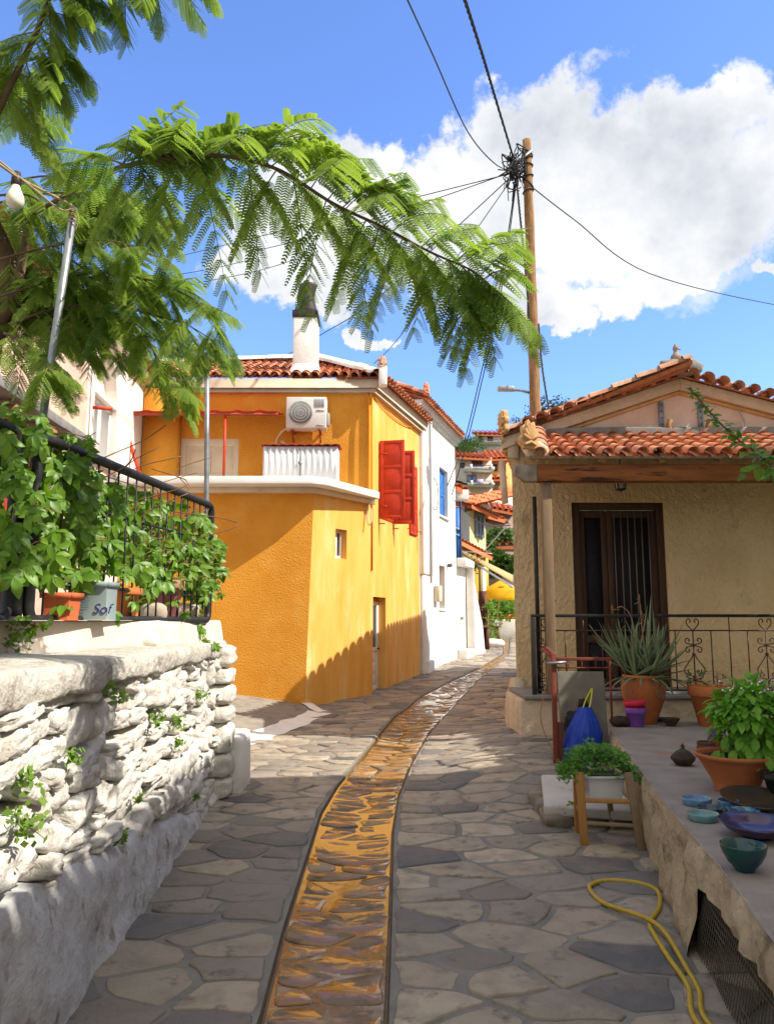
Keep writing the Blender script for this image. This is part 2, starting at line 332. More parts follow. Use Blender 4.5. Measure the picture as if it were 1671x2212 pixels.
def voronoi_stones(mb, inside, clip, bbox, rmin, rmax, joint, z0, hmin, hmax, sx=1.25, seed=1, cham=.014):
    rd = random.Random(seed); pts = []; cell = rmax; grid = {}
    x0, x1, y0, y1 = bbox
    for _ in range(int((x1 - x0) / sx * (y1 - y0) / rmin ** 2 * 9)):
        x, y = rd.uniform(x0 / sx, x1 / sx), rd.uniform(y0, y1)
        if not inside(x * sx, y): continue
        r = rmin + (rmax - rmin) * rd.random() ** .9; gx, gy = int(x // cell), int(y // cell); ok = True
        for i in range(gx - 1, gx + 2):
            for j in range(gy - 1, gy + 2):
                for (a, b, c) in grid.get((i, j), ()):
                    if (a - x) ** 2 + (b - y) ** 2 < min(r, c) ** 2 * 1.05: ok = False
        if ok: grid.setdefault((gx, gy), []).append((x, y, r)); pts.append((x, y))
    P = np.array(pts)
    for (x, y) in pts:
        d = (P[:, 0] - x) ** 2 + (P[:, 1] - y) ** 2; near = P[np.argsort(d)[1:26]]
        poly = [(x - 1, y - 1), (x + 1, y - 1), (x + 1, y + 1), (x - 1, y + 1)]; jt = joint * rd.uniform(.6, 1.6)
        def cut(poly, nx, ny, k):      # keep nx*px+ny*py <= k
            out = []
            for i in range(len(poly)):
                a, b = poly[i], poly[(i + 1) % len(poly)]; da, db = a[0] * nx + a[1] * ny - k, b[0] * nx + b[1] * ny - k
                if da <= 0: out.append(a)
                if da * db < 0: t = da / (da - db); out.append((a[0] + (b[0] - a[0]) * t, a[1] + (b[1] - a[1]) * t))
            return out
        for (a, b) in near:
            nx, ny = a - x, b - y; l = math.hypot(nx, ny); nx /= l; ny /= l
            poly = cut(poly, nx, ny, nx * (x + a) / 2 + ny * (y + b) / 2 - jt / 2)
            if len(poly) < 3: break
        if len(poly) < 3: continue
        for (nx, ny, k) in clip(x * sx, y): poly = cut(poly, nx * sx, ny, k) if len(poly) > 2 else poly
        if len(poly) < 3: continue
        q = [(a * sx, b) for a, b in poly]
        ar = abs(sum(q[i][0] * q[i - 1][1] - q[i - 1][0] * q[i][1] for i in range(len(q)))) / 2
        if ar < .006: continue
        # roughen and round the outline
        r2 = []
        for i in range(len(q)):
            a, b = q[i], q[(i + 1) % len(q)]; l = math.hypot(b[0] - a[0], b[1] - a[1]); k = max(1, int(l / .07))
            for t in range(k):
                f = t / k; px, py = a[0] + (b[0] - a[0]) * f, a[1] + (b[1] - a[1]) * f
                nn = noise.noise((px * 5, py * 5, seed)) * .035 + noise.noise((px * 17, py * 17, seed)) * .012; r2.append((px + nn, py + noise.noise((px * 5, py * 5, seed + 9)) * .03 + noise.noise((px * 17, py * 17, seed + 5)) * .012))
        q = r2
        for _ in range(1): q = [p for i in range(len(q)) for a, b in [(q[i], q[(i + 1) % len(q)])] for p in ((a[0] * .85 + b[0] * .15, a[1] * .85 + b[1] * .15), (a[0] * .15 + b[0] * .85, a[1] * .15 + b[1] * .85))]
        n = len(q); cx, cy = sum(p[0] for p in q) / n, sum(p[1] for p in q) / n; h = rd.uniform(hmin, hmax); tx, ty = rd.uniform(-.02, .02), rd.uniform(-.02, .02)
        vs = []
        for (k, zz) in ((0., -.03), (0., h * .55), (cham, h)):
            for (px, py) in q:
                dx, dy = px - cx, py - cy; l = math.hypot(dx, dy) + 1e-6; f = max(.3, 1 - k / l); X, Y = cx + dx * f, cy + dy * f
                vs.append((X, Y, z0(X, Y) + zz + (tx * dx + ty * dy) * (zz > 0)))
        vs.append((cx, cy, z0(cx, cy) + h)); idx = np.arange(n)
        mb.add(vs, [np.stack([idx + a * n, (idx + 1) % n + a * n, (idx + 1) % n + (a + 1) * n, idx + (a + 1) * n], 1) for a in (0, 1)] + [np.stack([idx + 2 * n, (idx + 1) % n + 2 * n, np.full(n, 3 * n)], 1)])
EDGE0, EDGE1 = G(498, 1618), G(692, 1541)          # white painted edge of the sloping forecourt
def court_side(x, y): return (EDGE1.x - EDGE0.x) * (y - EDGE0.y) - (EDGE1.y - EDGE0.y) * (x - EDGE0.x)   # > 0 on the forecourt
def smst(t): t = min(1., max(0., t)); return t * t * (3 - 2 * t)
def z_street(x, y): return gz(y) + .15 * smst((x - xr(y) - .1) / 1.1) * smst((y - 6.2) / 2.6) * (1 - smst((y - 10.4) / 2))
def GR(px, py): return hit(px, py, z_street)
def left_clip(x, y):
    s = (xl(y + .1) - xl(y - .1)) / .2; l = math.hypot(1, s); return [(1 / l, -s / l, (xl(y) - s * y - .035) / l)]
def right_clip(x, y):
    s = (xr(y + .1) - xr(y - .1)) / .2; l = math.hypot(1, s); return [(-1 / l, s / l, -(xr(y) - s * y + .03) / l)]
mb = MB()
voronoi_stones(mb, lambda x, y: x < xl(y) - .07 and x > xl(y) - 2.6 - max(0, .12 * (y - 9)) and (y < 9.3 or court_side(x, y) < -.35), left_clip, (-4.5, 4, .8, 30), .17, .60, .030, z_street, .003, .015, seed=3, sx=1.4, cham=.007)
voronoi_stones(mb, lambda x, y: x > xr(y) + .07 and x < xr(y) + 2.7, right_clip, (-1, 6, .8, 30), .17, .60, .030, z_street, .003, .015, seed=5, sx=1.4, cham=.007)
struct(mb.build('street_paving', stone_pave))
def ribbon(name, f0, f1, m, zf, y0=-3., y1=31., n=150, k=6):
    b = MB(); vs = []; ys = np.linspace(y0, y1, n)
    for y in ys:
        for i in range(k + 1): x = f0(y) + (f1(y) - f0(y)) * i / k; vs.append((x, y, zf(x, y)))
    F = [(j * (k + 1) + i, j * (k + 1) + i + 1, (j + 1) * (k + 1) + i + 1, (j + 1) * (k + 1) + i) for j in range(n - 1) for i in range(k)]
    b.add(vs, [np.array(F)]); return struct(b.build(name, m))
ribbon('street_bed', lambda y: xl(y) - 4.5, lambda y: xl(y) - .004, mortar, z_street, n=260, k=14)
ribbon('street_bed', lambda y: xr(y) + .004, lambda y: xr(y) + 4.5, mortar, z_street, n=400, k=50)
zc = lambda x, y: gz(y) - .034 + .028 * min(1, abs(x - (xl(y) + xr(y)) / 2) / max(.1, (xr(y) - xl(y)) / 2)) ** 2
kerb = mat('channel_kerb', (.17, .125, .085), c2=(.24, .17, .10), ns=8, rough=.5, bump=.6, bs=40)
mb = MB()
for f, sg in ((xl, -1), (xr, 1)):                      # cut edges of the channel
    ys = np.linspace(-3, 31, 240)
    for a, b in zip(ys, ys[1:]):
        mb.quad((f(a) + sg * .004, a, gz(a)), (f(b) + sg * .004, b, gz(b)), (f(b) - sg * .015, b, gz(b) - .07), (f(a) - sg * .015, a, gz(a) - .07))
struct(mb.build('channel_edge', kerb))
ribbon('channel_bed', lambda y: xl(y) + .005, lambda y: xr(y) - .005, kerb, lambda x, y: zc(x, y) - .022)
ribbon('water', lambda y: xl(y) + .02, lambda y: xr(y) - .02, water, lambda x, y: zc(x, y) - .003 + .004 * noise.noise((x * 3, y * 1.3, 1)), n=400, k=10)
mb = MB()
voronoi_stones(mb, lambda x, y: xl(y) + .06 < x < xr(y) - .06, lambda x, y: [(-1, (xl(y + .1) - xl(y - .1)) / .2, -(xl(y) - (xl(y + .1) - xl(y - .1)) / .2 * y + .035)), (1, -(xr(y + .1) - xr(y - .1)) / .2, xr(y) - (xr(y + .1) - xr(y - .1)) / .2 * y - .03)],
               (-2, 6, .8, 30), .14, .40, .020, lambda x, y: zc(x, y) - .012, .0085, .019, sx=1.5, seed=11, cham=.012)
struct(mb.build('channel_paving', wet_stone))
# forecourt: a ramp of rough concrete rising to the left
concrete_g = mat('forecourt_concrete', (.30, .265, .22), c2=(.22, .2, .17), ns=6, stain=(.16, .15, .13), ss=3, rough=.95, bump=.5, bs=90, bd=.006)
limewash = mat('limewash', (.80, .78, .73), c2=(.66, .62, .55), ns=5, contrast=(.5, .75), stain=(.45, .40, .34), ss=3, sl=(.64, .78), rough=.9, bump=.5, bs=30, bd=.01)
def zcourt(x, y): return gz(y) + .006 + max(0, .145 * court_side(x, y) / (EDGE1 - EDGE0).length)
mb = MB(); D_ = (EDGE1 - EDGE0); n1, n2 = 30, 24; vs = []
for i in range(n1 + 1):
    for j in range(n2 + 1):
        p = EDGE0 + D_ * (-.35 + 1.45 * i / n1) + V((-D_.y, D_.x, 0)).normalized() * (4.5 * j / n2 - .06); vs.append((p.x, p.y, zcourt(p.x, p.y) + .012 * noise.noise((p.x * 2, p.y * 2, 0))))
mb.add(vs, [np.array([(i * (n2 + 1) + j, i * (n2 + 1) + j + 1, (i + 1) * (n2 + 1) + j + 1, (i + 1) * (n2 + 1) + j) for i in range(n1) for j in range(n2)])])
struct(mb.build('forecourt', concrete_g))
def painted(name, pts, wd, lift, m):
    b = MB(); P = smoothpath(pts, 14); n = len(P); vs = []
    for i, p in enumerate(P):
        t = (P[min(i + 1, n - 1)] - P[max(i - 1, 0)]).normalized(); s = V((-t.y, t.x, 0)); w = wd * (1 + .45 * noise.noise(p * 2.3)) / 2
        o = .04 * noise.noise(p * 3 + V((5, 5, 5)))
        for k in (-1, 0, 1): q = p + s * (w * k + o); vs.append((q.x, q.y, zcourt(q.x, q.y) + lift + (.008 if k == 0 else 0)))
    b.add(vs, [np.array([(i * 3 + k, i * 3 + k + 1, (i + 1) * 3 + k + 1, (i + 1) * 3 + k) for i in range(n - 1) for k in (0, 1)])]); return struct(b.build(name, m))
painted('painted_edge', [EDGE0 - D_ * .05, EDGE0 + D_ * .3, EDGE0 + D_ * .7, EDGE1], .42, .006, limewash)
painted('painted_edge', [G(700, 1541), G(640, 1524) , G(560, 1506), G(480, 1488)], .24, .02, limewash)
# the ground sheet and the hill behind the village
earth = mat('dry_earth', (.20, .16, .10), c2=(.10, .12, .045), ns=.15, stain=(.06, .08, .03), ss=.4, sl=(.45, .6), rough=1., bump=.5, bs=3, bd=.1)
def zhill(x, y):
    b = gz(min(y, 34)) - .1; r = max(0, y - 34)
    return b + .30 * r * min(1, r / 14) * (1 if r < 110 else 110 / r) + 2.2 * noise.noise((x * .03, y * .03, 4)) * min(1, r / 20)
mb = MB(); xs = np.concatenate([np.linspace(-700, -60, 12), np.linspace(-50, 50, 41), np.linspace(60, 700, 12)]); ys = np.concatenate([np.linspace(-200, -10, 8), np.linspace(-6, 34, 33), np.linspace(36, 150, 40), np.linspace(165, 900, 14)])
vs = [(x, y, zhill(x, y)) for y in ys for x in xs]; nx = len(xs)
mb.add(vs, [np.array([(j * nx + i, j * nx + i + 1, (j + 1) * nx + i + 1, (j + 1) * nx + i) for j in range(len(ys) - 1) for i in range(nx - 1)])])
struct(mb.build('ground', earth, smooth=True))
# ------------------------------------------------------------------ orange house
ochre = mat('ochre_stucco', (.74, .345, .05), c2=(.62, .255, .028), ns=1.3, contrast=(.3, .75), stain=(.75, .41, .10), ss=1.1, sl=(.54, .85), rough=.9, spec=.1, bump=1.0, bs=34, bd=.02, bdet=4)
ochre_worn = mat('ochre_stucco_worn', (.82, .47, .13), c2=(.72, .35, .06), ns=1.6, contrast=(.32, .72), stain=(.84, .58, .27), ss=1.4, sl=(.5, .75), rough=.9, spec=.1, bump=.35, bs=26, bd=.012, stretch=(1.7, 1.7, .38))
ochre_smooth = mat('ochre_smooth', (.70, .27, .02), c2=(.66, .235, .013), ns=2, rough=.85, spec=.1, bump=.15, bs=25, bd=.006)
cream = mat('cream_plaster', (.72, .62, .48), c2=(.60, .50, .37), ns=3, stain=(.45, .34, .24), ss=3, sl=(.62, .8), rough=.85, bump=.2, bs=25, bd=.006)
pinkish = mat('pale_pink_plaster', (.70, .48, .38), c2=(.76, .60, .48), ns=2, rough=.85, bump=.15, bs=25)
white_wash = mat('whitewashed_plaster', (.80, .785, .75), c2=(.72, .68, .61), ns=2.2, contrast=(.45, .75), stain=(.55, .45, .36), ss=2.4, sl=(.64, .8), rough=.9, bump=.5, bs=14, bd=.014)
white_paint = mat('white_paint', (.80, .79, .77), c2=(.72, .70, .66), ns=3, stain=(.5, .44, .38), ss=6, sl=(.66, .8), rough=.5, bump=.05, bs=30)
cream_paint = mat('cream_joinery', (.66, .58, .42), rough=.45, spec=.4, bump=.04, bs=20)
red_paint = mat('red_shutter_paint', (.56, .05, .014), c2=(.46, .035, .01), ns=6, stain=(.30, .03, .015), ss=8, sl=(.6, .75), rough=.5, spec=.3, bump=.12, bs=40, bd=.004)
rust_red = mat('red_oxide_iron', (.42, .06, .03), c2=(.26, .05, .03), ns=12, stain=(.55, .25, .12), ss=9, sl=(.62, .75), rough=.7, bump=.15, bs=60, bd=.003)
glass = mat('window_glass', (.03, .035, .04), rough=.06, spec=.8)
dark = mat('dark_gap', (.012, .011, .010), rough=.9)
black_iron = mat('black_iron', (.016, .016, .017), c2=(.04, .035, .03), ns=14, contrast=(.55, .7), rough=.5, spec=.4, bump=.2, bs=60, bd=.002)
galv = mat('galvanised_pipe', (.34, .36, .38), c2=(.24, .25, .26), ns=14, stain=(.30, .20, .13), ss=14, sl=(.66, .75), rough=.45, metal=.6, bump=.08, bs=60, bd=.002)
cable_m = mat('black_cable', (.025, .025, .03), rough=.6)
A = V((-1.42, 14.2, 0)); C = V((-.35, 15.62, 0)); D = V((.79, 19.0, 0))
oh = thing('orange_house', 'ochre orange stucco house with red shutters and tiled roof on the left of the street', 'house', (-2.4, 16.5, 0))
CD = (D - C).normalized(); CDn = V((CD.y, -CD.x, 0)); AC_ = (C - A).normalized(); ACn = V((AC_.y, -AC_.x, 0))
ZE = 6.38      # top of the walls
mb = MB(); mb.wall((-5.0, 15.70), (-.33, 15.70), 3.9, ZE, holes=[(.72, 1.92, 3.95, 5.35)], inn=(0, 1), d=.16)
mb.wall((-5.0, 15.7), (-5.0, 21), 0, ZE, inn=(1, 0)); mb.bb((-4.98, 15.36, 3.9), (-4.28, 15.7, ZE - .05))
LCD = (D - C).length
mb.build('wall', ochre, oh)
mb = MB(); mb.wall(C, D, -.2, ZE, holes=[(.20, 1.0, .14, 2.08), (.56, 1.5, 3.75, 5.40), (2.72, 3.32, 3.62, 5.36)], inn=-CDn.xy, d=.24)
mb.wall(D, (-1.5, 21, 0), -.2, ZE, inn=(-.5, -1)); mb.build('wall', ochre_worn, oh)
ZS = 4.04      # terrace slab underside
mb = MB(); mb.quad((-5.6, 14.2, -.2), (A.x - .07, 14.2, -.2), (A.x + .06, 14.22, ZS), (-5.6, 14.22, ZS)); mb.build('wall', ochre, oh)
# battered right face of the annex, with its little window
mb = MB(); UW = (C - A).length
w0, w1 = (onwall(720, 1175, A, C) - A).xy.length, (onwall(745, 1175, A, C) - A).xy.length; z0_, z1_ = onwall(732, 1206, A, C).z, onwall(732, 1143, A, C).z
mb.wall(A + V((.06, .02, 0)), C, -.2, ZS, holes=[(w0, w1, z0_, z1_)], inn=-ACn.xy, d=.22)
for q in mb.v:                                        # the wall leans: wider at its foot, most at the corner
    s_, t_ = np.clip(((q[:, :2] - np.array(A.xy)) @ np.array(AC_.xy)) / UW, 0, 1), np.clip((q[:, 2] + .2) / (ZS + .2), 0, 1); q[:, 0] -= .13 * (1 - s_) * (1 - t_); q[:, 1] -= .02 * (1 - s_) * (1 - t_)
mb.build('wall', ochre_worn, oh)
def wframe(parent, name, P, U, W, H, n, m, fw=.05, dep=.05, mull=(), glz=True, gm=None, rails=()):
    """a window: frame bars, mullions and a pane; P lower left corner, U unit along, n outward"""
    mb = MB(); U, n, Z = Vector(U), Vector(n), V((0, 0, 1)); P = Vector(P)
    for u in (0, W - fw): mb.prism([P + U * u, P + U * (u + fw), P + U * (u + fw) + Z * H, P + U * u + Z * H], n * dep)
    for z in (0, H - fw): mb.prism([P + U * fw + Z * z, P + U * (W - fw) + Z * z, P + U * (W - fw) + Z * (z + fw), P + U * fw + Z * (z + fw)], n * (dep - .004))
    for q in mull: mb.prism([P + U * (W * q - fw * .4) + Z * fw, P + U * (W * q + fw * .4) + Z * fw, P + U * (W * q + fw * .4) + Z * (H - fw), P + U * (W * q - fw * .4) + Z * (H - fw)], n * (dep - .01))
    for q in rails: mb.prism([P + U * fw + Z * (H * q - .015), P + U * (W - fw) + Z * (H * q - .015), P + U * (W - fw) + Z * (H * q + .015), P + U * fw + Z * (H * q + .015)], n * (dep - .012))
    o = mb.build(name, m, parent, bevel=.004)
    if glz: g = MB(); g.poly([P + U * .01 + Z * .01 + n * .012, P + U * (W - .01) + Z * .01 + n * .012, P + U * (W - .01) + Z * (H - .01) + n * .012, P + U * .01 + Z * (H - .01) + n * .012]); g.build('pane', gm or glass, o)
    return o
P = A + V((.06, .02, 0)) + AC_ * w0 + V((0, 0, z0_)) - ACn * .2
wframe(oh, 'window', P, AC_, w1 - w0, z1_ - z0_, ACn, white_paint, fw=.06, mull=(.5,))
# terrace slab with its white edge
mb = MB(); OV = .50
out = [V((-5.75, 14.22 - OV, ZS)), V((A.x + .03, 14.22 - OV, ZS)), V((A.x + .06, 14.22, ZS)) + ACn * .26 + V((.05, -.18, 0)), C + V((0, 0, ZS)) + ACn * .24 + AC_ * .02, C + V((-.01, .0, ZS)), V((-.35, 15.66, ZS)), V((-5.75, 15.66, ZS))]
mb.prism(out, V((0, 0, .15))); mb.build('terrace_slab', white_paint, oh, bevel=.02)
mb = MB(); mb.prism([V((-5.6, 14.02, ZS - .09)), V((A.x + .02, 14.02, ZS - .09)), V((A.x + .05, 14.2, ZS - .09)) + ACn * .13, C + V((0, 0, ZS - .09)) + ACn * .13, C + V((-.02, -.02, ZS - .09)), V((-.4, 15.5, ZS - .09)), V((-5.6, 15.5, ZS - .09))], V((0, 0, .087))); mb.build('slab_lip', cream, oh, bevel=.01)
# cornice under the tiles
mb = MB(); k = .24
cor = lambda o, z: [V((-5.4, 15.70 - o, z)), V((-.33 + o * .75, 15.70 - o, z)), D + V((0, 0, z)) + CDn * o + CD * .25, D + V((0, 0, z)) - CDn * .2 + CD * .25, V((-.7, 16.1, z)), V((-5.4, 16.1, z))]
for (o0, o1, za, zb) in ((.10, .10, ZE - .06, ZE + .02), (.16, .20, ZE + .02, ZE + .20)):
    a, b = cor(o0, za), cor(o1, zb); n = len(a); mb.add(a + b, [(i, (i + 1) % n, (i + 1) % n + n, i + n) for i in range(n)] + [tuple(range(n)), tuple(range(n, 2 * n))])
mb.build('cornice', cream, oh)
# roof
E0 = V((-5.5, 15.42, ZE + .21)); EC = V((-.08, 15.42, ZE + .21)); ED = D + CDn * .28 + CD * .3 + V((0, 0, ZE + .19)); RL = V((-5.6, 18.9, 7.95)); RR = V((-1.75, 18.3, 7.95))
mb = MB(); W_ = (V((-5.5, 18.6, 7.95)) - E0); Ls = W_.length; nU = int((EC.x - E0.x) / .205)
def LF(i):
    x = E0.x + (i + .5) * .205; hipx = EC.x - x; hw = EC.x - RR.x
    return (0., Ls * min(1, hipx / hw))
tiles(mb, E0, (1, 0, 0), W_, nU, LF, w=.205, r=.097)
U2 = (ED - EC); n2 = int(U2.length / .205); W2 = (RR - EC) - U2.normalized() * (RR - EC).dot(U2.normalized()); L2 = W2.length; ap = (RR - EC).dot(U2.normalized())
tiles(mb, EC, U2, W2, n2, lambda i: (0., L2 * min(1, ((i + .5) * .205) / ap) if (i + .5) * .205 < ap else L2 * max(.1, 1 - ((i + .5) * .205 - ap) / 9)), w=.205, r=.097)
mb.quad(E0 - V((0, 0, .012)), EC - V((0, 0, .012)), RR - V((0, 0, .06)), RL - V((0, 0, .06))); mb.quad(EC - V((0, 0, .012)), ED - V((0, 0, .012)), ED + W2 * .9 - V((0, 0, .06)), RR - V((0, 0, .06)))
mb.build('roof', terracotta, oh)
tile_wash = mat('whitewashed_tile', (.78, .74, .68), c2=(.62, .50, .40), ns=5, contrast=(.5, .75), stain=(.34, .26, .2), ss=6, sl=(.6, .75), rough=.9, bump=.4, bs=30, bd=.01)
mb = MB(); ridgerow(mb, V((-5.6, 18.5, 7.9)), RR + V((0, 0, .02)), .15); ridgerow(mb, RR + V((0, 0, .03)), EC + V((-.1, .12, .08)), .17, .40); mb.build('ridge_tiles', tile_wash, oh, smooth=False)
def palmette(parent, c, h, w, m, face=(0, -1), name='antefix'):
    """an upright fan-shaped eaves ornament of lobes"""
    mb = MB(); f = Vector((face[0], face[1], 0)).normalized(); s = V((-f.y, f.x, 0)); c = Vector(c); out = []
    for k in range(49):
        a = math.pi * (1.12 - 1.24 * k / 48); rr = .74 + .26 * abs(math.sin(a * 4.5)); out.append(c + s * (math.cos(a) * w / 2 * rr) + V((0, 0, h * .32 + math.sin(a) * h * .68 * rr)))
    out = [c - s * w * .36] + out + [c + s * w * .36]; mb.prism(out, f * -.07)
    for k in range(7): a = math.pi * (.08 + .84 * k / 6); e = c + f * .012 + s * (math.cos(a) * w * .36) + V((0, 0, h * .32 + math.sin(a) * h * .52)); mb.tube([c + f * .012 + V((0, 0, h * .3)), e], [.022, .03], 6)
    mb.tube([c + f * .01 + s * -w * .3 + V((0, 0, h * .12)), c + f * .02 + V((0, 0, h * .22)), c + f * .01 + s * w * .3 + V((0, 0, h * .12))], .025, 6)
    return mb.build(name, m, parent, bevel=.008)
acro = mat('worn_ornament', (.62, .50, .42), c2=(.42, .2, .12), ns=12, stain=(.75, .7, .64), ss=8, rough=.9, bump=.4, bs=40)
mb = MB(); mb.bb((-.17, 15.36, ZE + .02), (.0, 15.56, ZE + .42)); mb.build('corner_block', white_wash, oh, bevel=.03)
palmette(oh, (-.08, 15.40, ZE + .38), .30, .22, acro, (.5, -.85))
# chimney with a sooty cowl
cx = onwall(658, 760, (-9, 15.95), (9, 15.95)).x; c0, c1 = atY(633, 700, 15.9), atY(684, 700, 15.9); ct = atY(658, 684, 15.9).z
ch = MB(); ch.prism([V((c0.x, 15.9, 6.6)), V((c1.x, 15.9, 6.6)), V((c1.x, 16.5, 6.6)), V((c0.x, 16.5, 6.6))], V((0, 0, ct - 6.6)))
cho = ch.build('chimney', white_wash, oh, bevel=.03)
mb = MB(); a, b = V((c0.x - .12, 15.76, 6.68)), V((c1.x + .14, 16.6, 6.68)); mb.add([a, (b.x, a.y, a.z), b, (a.x, b.y, a.z + .35), (c0.x + .02, 15.89, 7.05), (c1.x - .02, 15.89, 7.05), (c1.x - .02, 16.48, 7.3), (c0.x + .02, 16.48, 7.3)], [(0, 1, 5, 4), (1, 2, 6, 5), (2, 3, 7, 6), (3, 0, 4, 7)]); mb.build('flashing', white_wash, cho, smooth=False)
soot = mat('sooty_metal', (.018, .017, .016), c2=(.05, .04, .035), ns=8, rough=.6, spec=.3, bump=.2, bs=30)
mb = MB(); mb.bb((c0.x - .02, 15.88, ct + .003), (c1.x + .02, 16.52, ct + .15)); mb.prism([V((c0.x + .02, 15.92, ct + .15)), V((c1.x - .02, 15.92, ct + .15)), V((c1.x - .02, 16.5, ct + .15)), V((c0.x + .02, 16.5, ct + .15))], V((0, 0, .04))); mb.build('chimney_cap', soot, cho, bevel=.01)
mb = MB(); cc = V(((c0.x + c1.x) / 2 + .02, 16.2, ct + .19)); mb.lathe([(.17, 0), (.17, .09), (.14, .1)], cc, 20)
pts = []
for k in range(15):
    a = -1.15 + 1.5 * k / 14; pts.append((a, k))
vs = []
for k in range(15):                                   # curved half-pipe cowl
    t = k / 14; z = .02 + .66 * t; bow = .30 * (t - .55) ** 2
    for j in range(9): an = math.pi * (j / 8) ; vs.append(cc + V((-.19 * math.cos(an) + bow - .05, -.26 * math.sin(an) * (1 - .3 * t) + .1, z + .02)))
mb.add(vs, [np.array([(k * 9 + j, k * 9 + j + 1, (k + 1) * 9 + j + 1, (k + 1) * 9 + j) for k in range(14) for j in range(8)])]); mb.build('cowl', soot, cho, smooth=True, solid=.015)
# shutters
def shutter(P, U, n, W, H, name='shutter', panels=3, parent=None):
    mb = MB(); U, n, Z = Vector(U).normalized(), Vector(n).normalized(), V((0, 0, 1)); P = Vector(P); t = .035
    bar = lambda u0, u1, z0, z1, d0, d1: mb.prism([P + U * u0 + Z * z0 + n * d0, P + U * u1 + Z * z0 + n * d0, P + U * u1 + Z * z1 + n * d0, P + U * u0 + Z * z1 + n * d0], n * (d1 - d0))
    f = .07
    bar(0, f, 0, H, 0, t); bar(W - f, W, 0, H, 0, t)
    for k in range(panels + 1): z = (H - f) * k / panels; bar(f, W - f, z, z + f, .002, t - .002)
    for k in range(panels): z = (H - f) * k / panels + f; bar(f, W - f, z, z + (H - f) / panels - f, .012, t - .012)
    o = mb.build(name, red_paint, parent or oh, bevel=.005)
    for z in (.25, H - .3): h = MB(); h.prism([P + Z * z + n * (t + .001), P + U * .16 + Z * z + n * (t + .001), P + U * .16 + Z * (z + .025) + n * (t + .001), P + Z * (z + .025) + n * (t + .001)], n * .008); h.build('hinge', rust_red, o)
    return o
for (s0, s1, za, zb) in ((.56, 1.5, 3.75, 5.40), (2.72, 3.32, 3.62, 5.36)):
    fr = wframe(oh, 'window_frame', C + CD * s0 + V((0, 0, za)) - CDn * .07, CD, s1 - s0, zb - za, CDn, red_paint, fw=.06, dep=.09, mull=(.5,))
def rotv(v, deg): return Matrix.Rotation(R(deg), 3, 'Z') @ v
hl = C + CD * .56 + CDn * .03; shutter(hl + V((0, 0, 3.72)), rotv(CDn, 6), rotv(CD, 6) * -1, .53, 1.68)
hr = C + CD * 1.5 + CDn * .03; shutter(hr + V((0, 0, 3.72)), rotv(CDn, 14), rotv(CD, 14) * -1, .47, 1.66)
for q in (0, 1): shutter(C + CD * (2.73 + q * .295) + V((0, 0, 3.64)) + CDn * .012, CD, CDn, .29, 1.70)
for s in (.56, 1.5): mb = MB(); mb.tube([C + CD * s + V((0, 0, 3.62)), C + CD * s + CDn * .14 + V((0, 0, 3.62))], .012, 6); mb.build('shutter_stay', rust_red, oh)
for s in (2.6, 3.36): mb = MB(); mb.tube([C + CD * s + V((0, 0, 3.75)), C + CD * s + CDn * .12 + V((0, 0, 3.75)), C + CD * s + CDn * .12 + V((0, 0, 3.68))], .01, 6); mb.build('shutter_stay', rust_red, oh)
# street door set deep in its recess
def panel_door(parent, P, U, n, W, H, m, name='door'):
    mb = MB(); U, n, Z = Vector(U), Vector(n), V((0, 0, 1)); P = Vector(P)
    bar = lambda u0, u1, z0, z1, d0, d1: mb.prism([P + U * u0 + Z * z0 + n * d0, P + U * u1 + Z * z0 + n * d0, P + U * u1 + Z * z1 + n * d0, P + U * u0 + Z * z1 + n * d0], n * (d1 - d0))
    bar(0, .09, 0, H, 0, .06); bar(W - .09, W, 0, H, 0, .06); bar(.09, W - .09, H - .09, H, .002, .058); bar(.09, W - .09, 0, .12, .002, .058); bar(.09, W - .09, .44 * H, .44 * H + .08, .002, .058); bar(.09, W - .09, .12, .44 * H, .015, .03)
    for k in range(3): z = .14 + k * .24; bar(.15, W - .15, z, z + .18, .03, .045)
    o = mb.build(name, m, parent, bevel=.006); g = MB(); g.poly([P + U * .09 + Z * (.44 * H + .08) + n * .02, P + U * (W - .09) + Z * (.44 * H + .08) + n * .02, P + U * (W - .09) + Z * (H - .09) + n * .02, P + U * .09 + Z * (H - .09) + n * .02]); g.build('pane', glass, o)
    k = MB(); k.tube([P + U * (W - .05) + Z * (H * .47) + n * .06, P + U * (W - .05) + Z * (H * .47) + n * .1, P + U * (W - .16) + Z * (H * .47) + n * .1], .012, 6); k.build('handle', black_iron, o); return o
panel_door(oh, C + CD * .2 + V((0, 0, .14)) - CDn * .22, CD, CDn, .8, 1.86, white_paint)
mb = MB(); mb.prism([C + CD * .2 - CDn * .22 + V((0, 0, 2.003)), C + CD * 1.0 - CDn * .22 + V((0, 0, 2.003)), C + CD * 1.0 - CDn * .22 + V((0, 0, 2.078)), C + CD * .2 - CDn * .22 + V((0, 0, 2.078))], CDn * .05); mb.build('door_head', ochre_smooth, oh)
mb = MB(); mb.prism([C + CD * .14 + V((0, 0, .04)) - CDn * .22, C + CD * 1.06 + V((0, 0, .06)) - CDn * .22, C + CD * 1.06 + V((0, 0, .06)) + CDn * .06, C + CD * .14 + V((0, 0, .04)) + CDn * .06], V((0, 0, .1))); mb.build('doorstep', concrete_g, oh, bevel=.01)
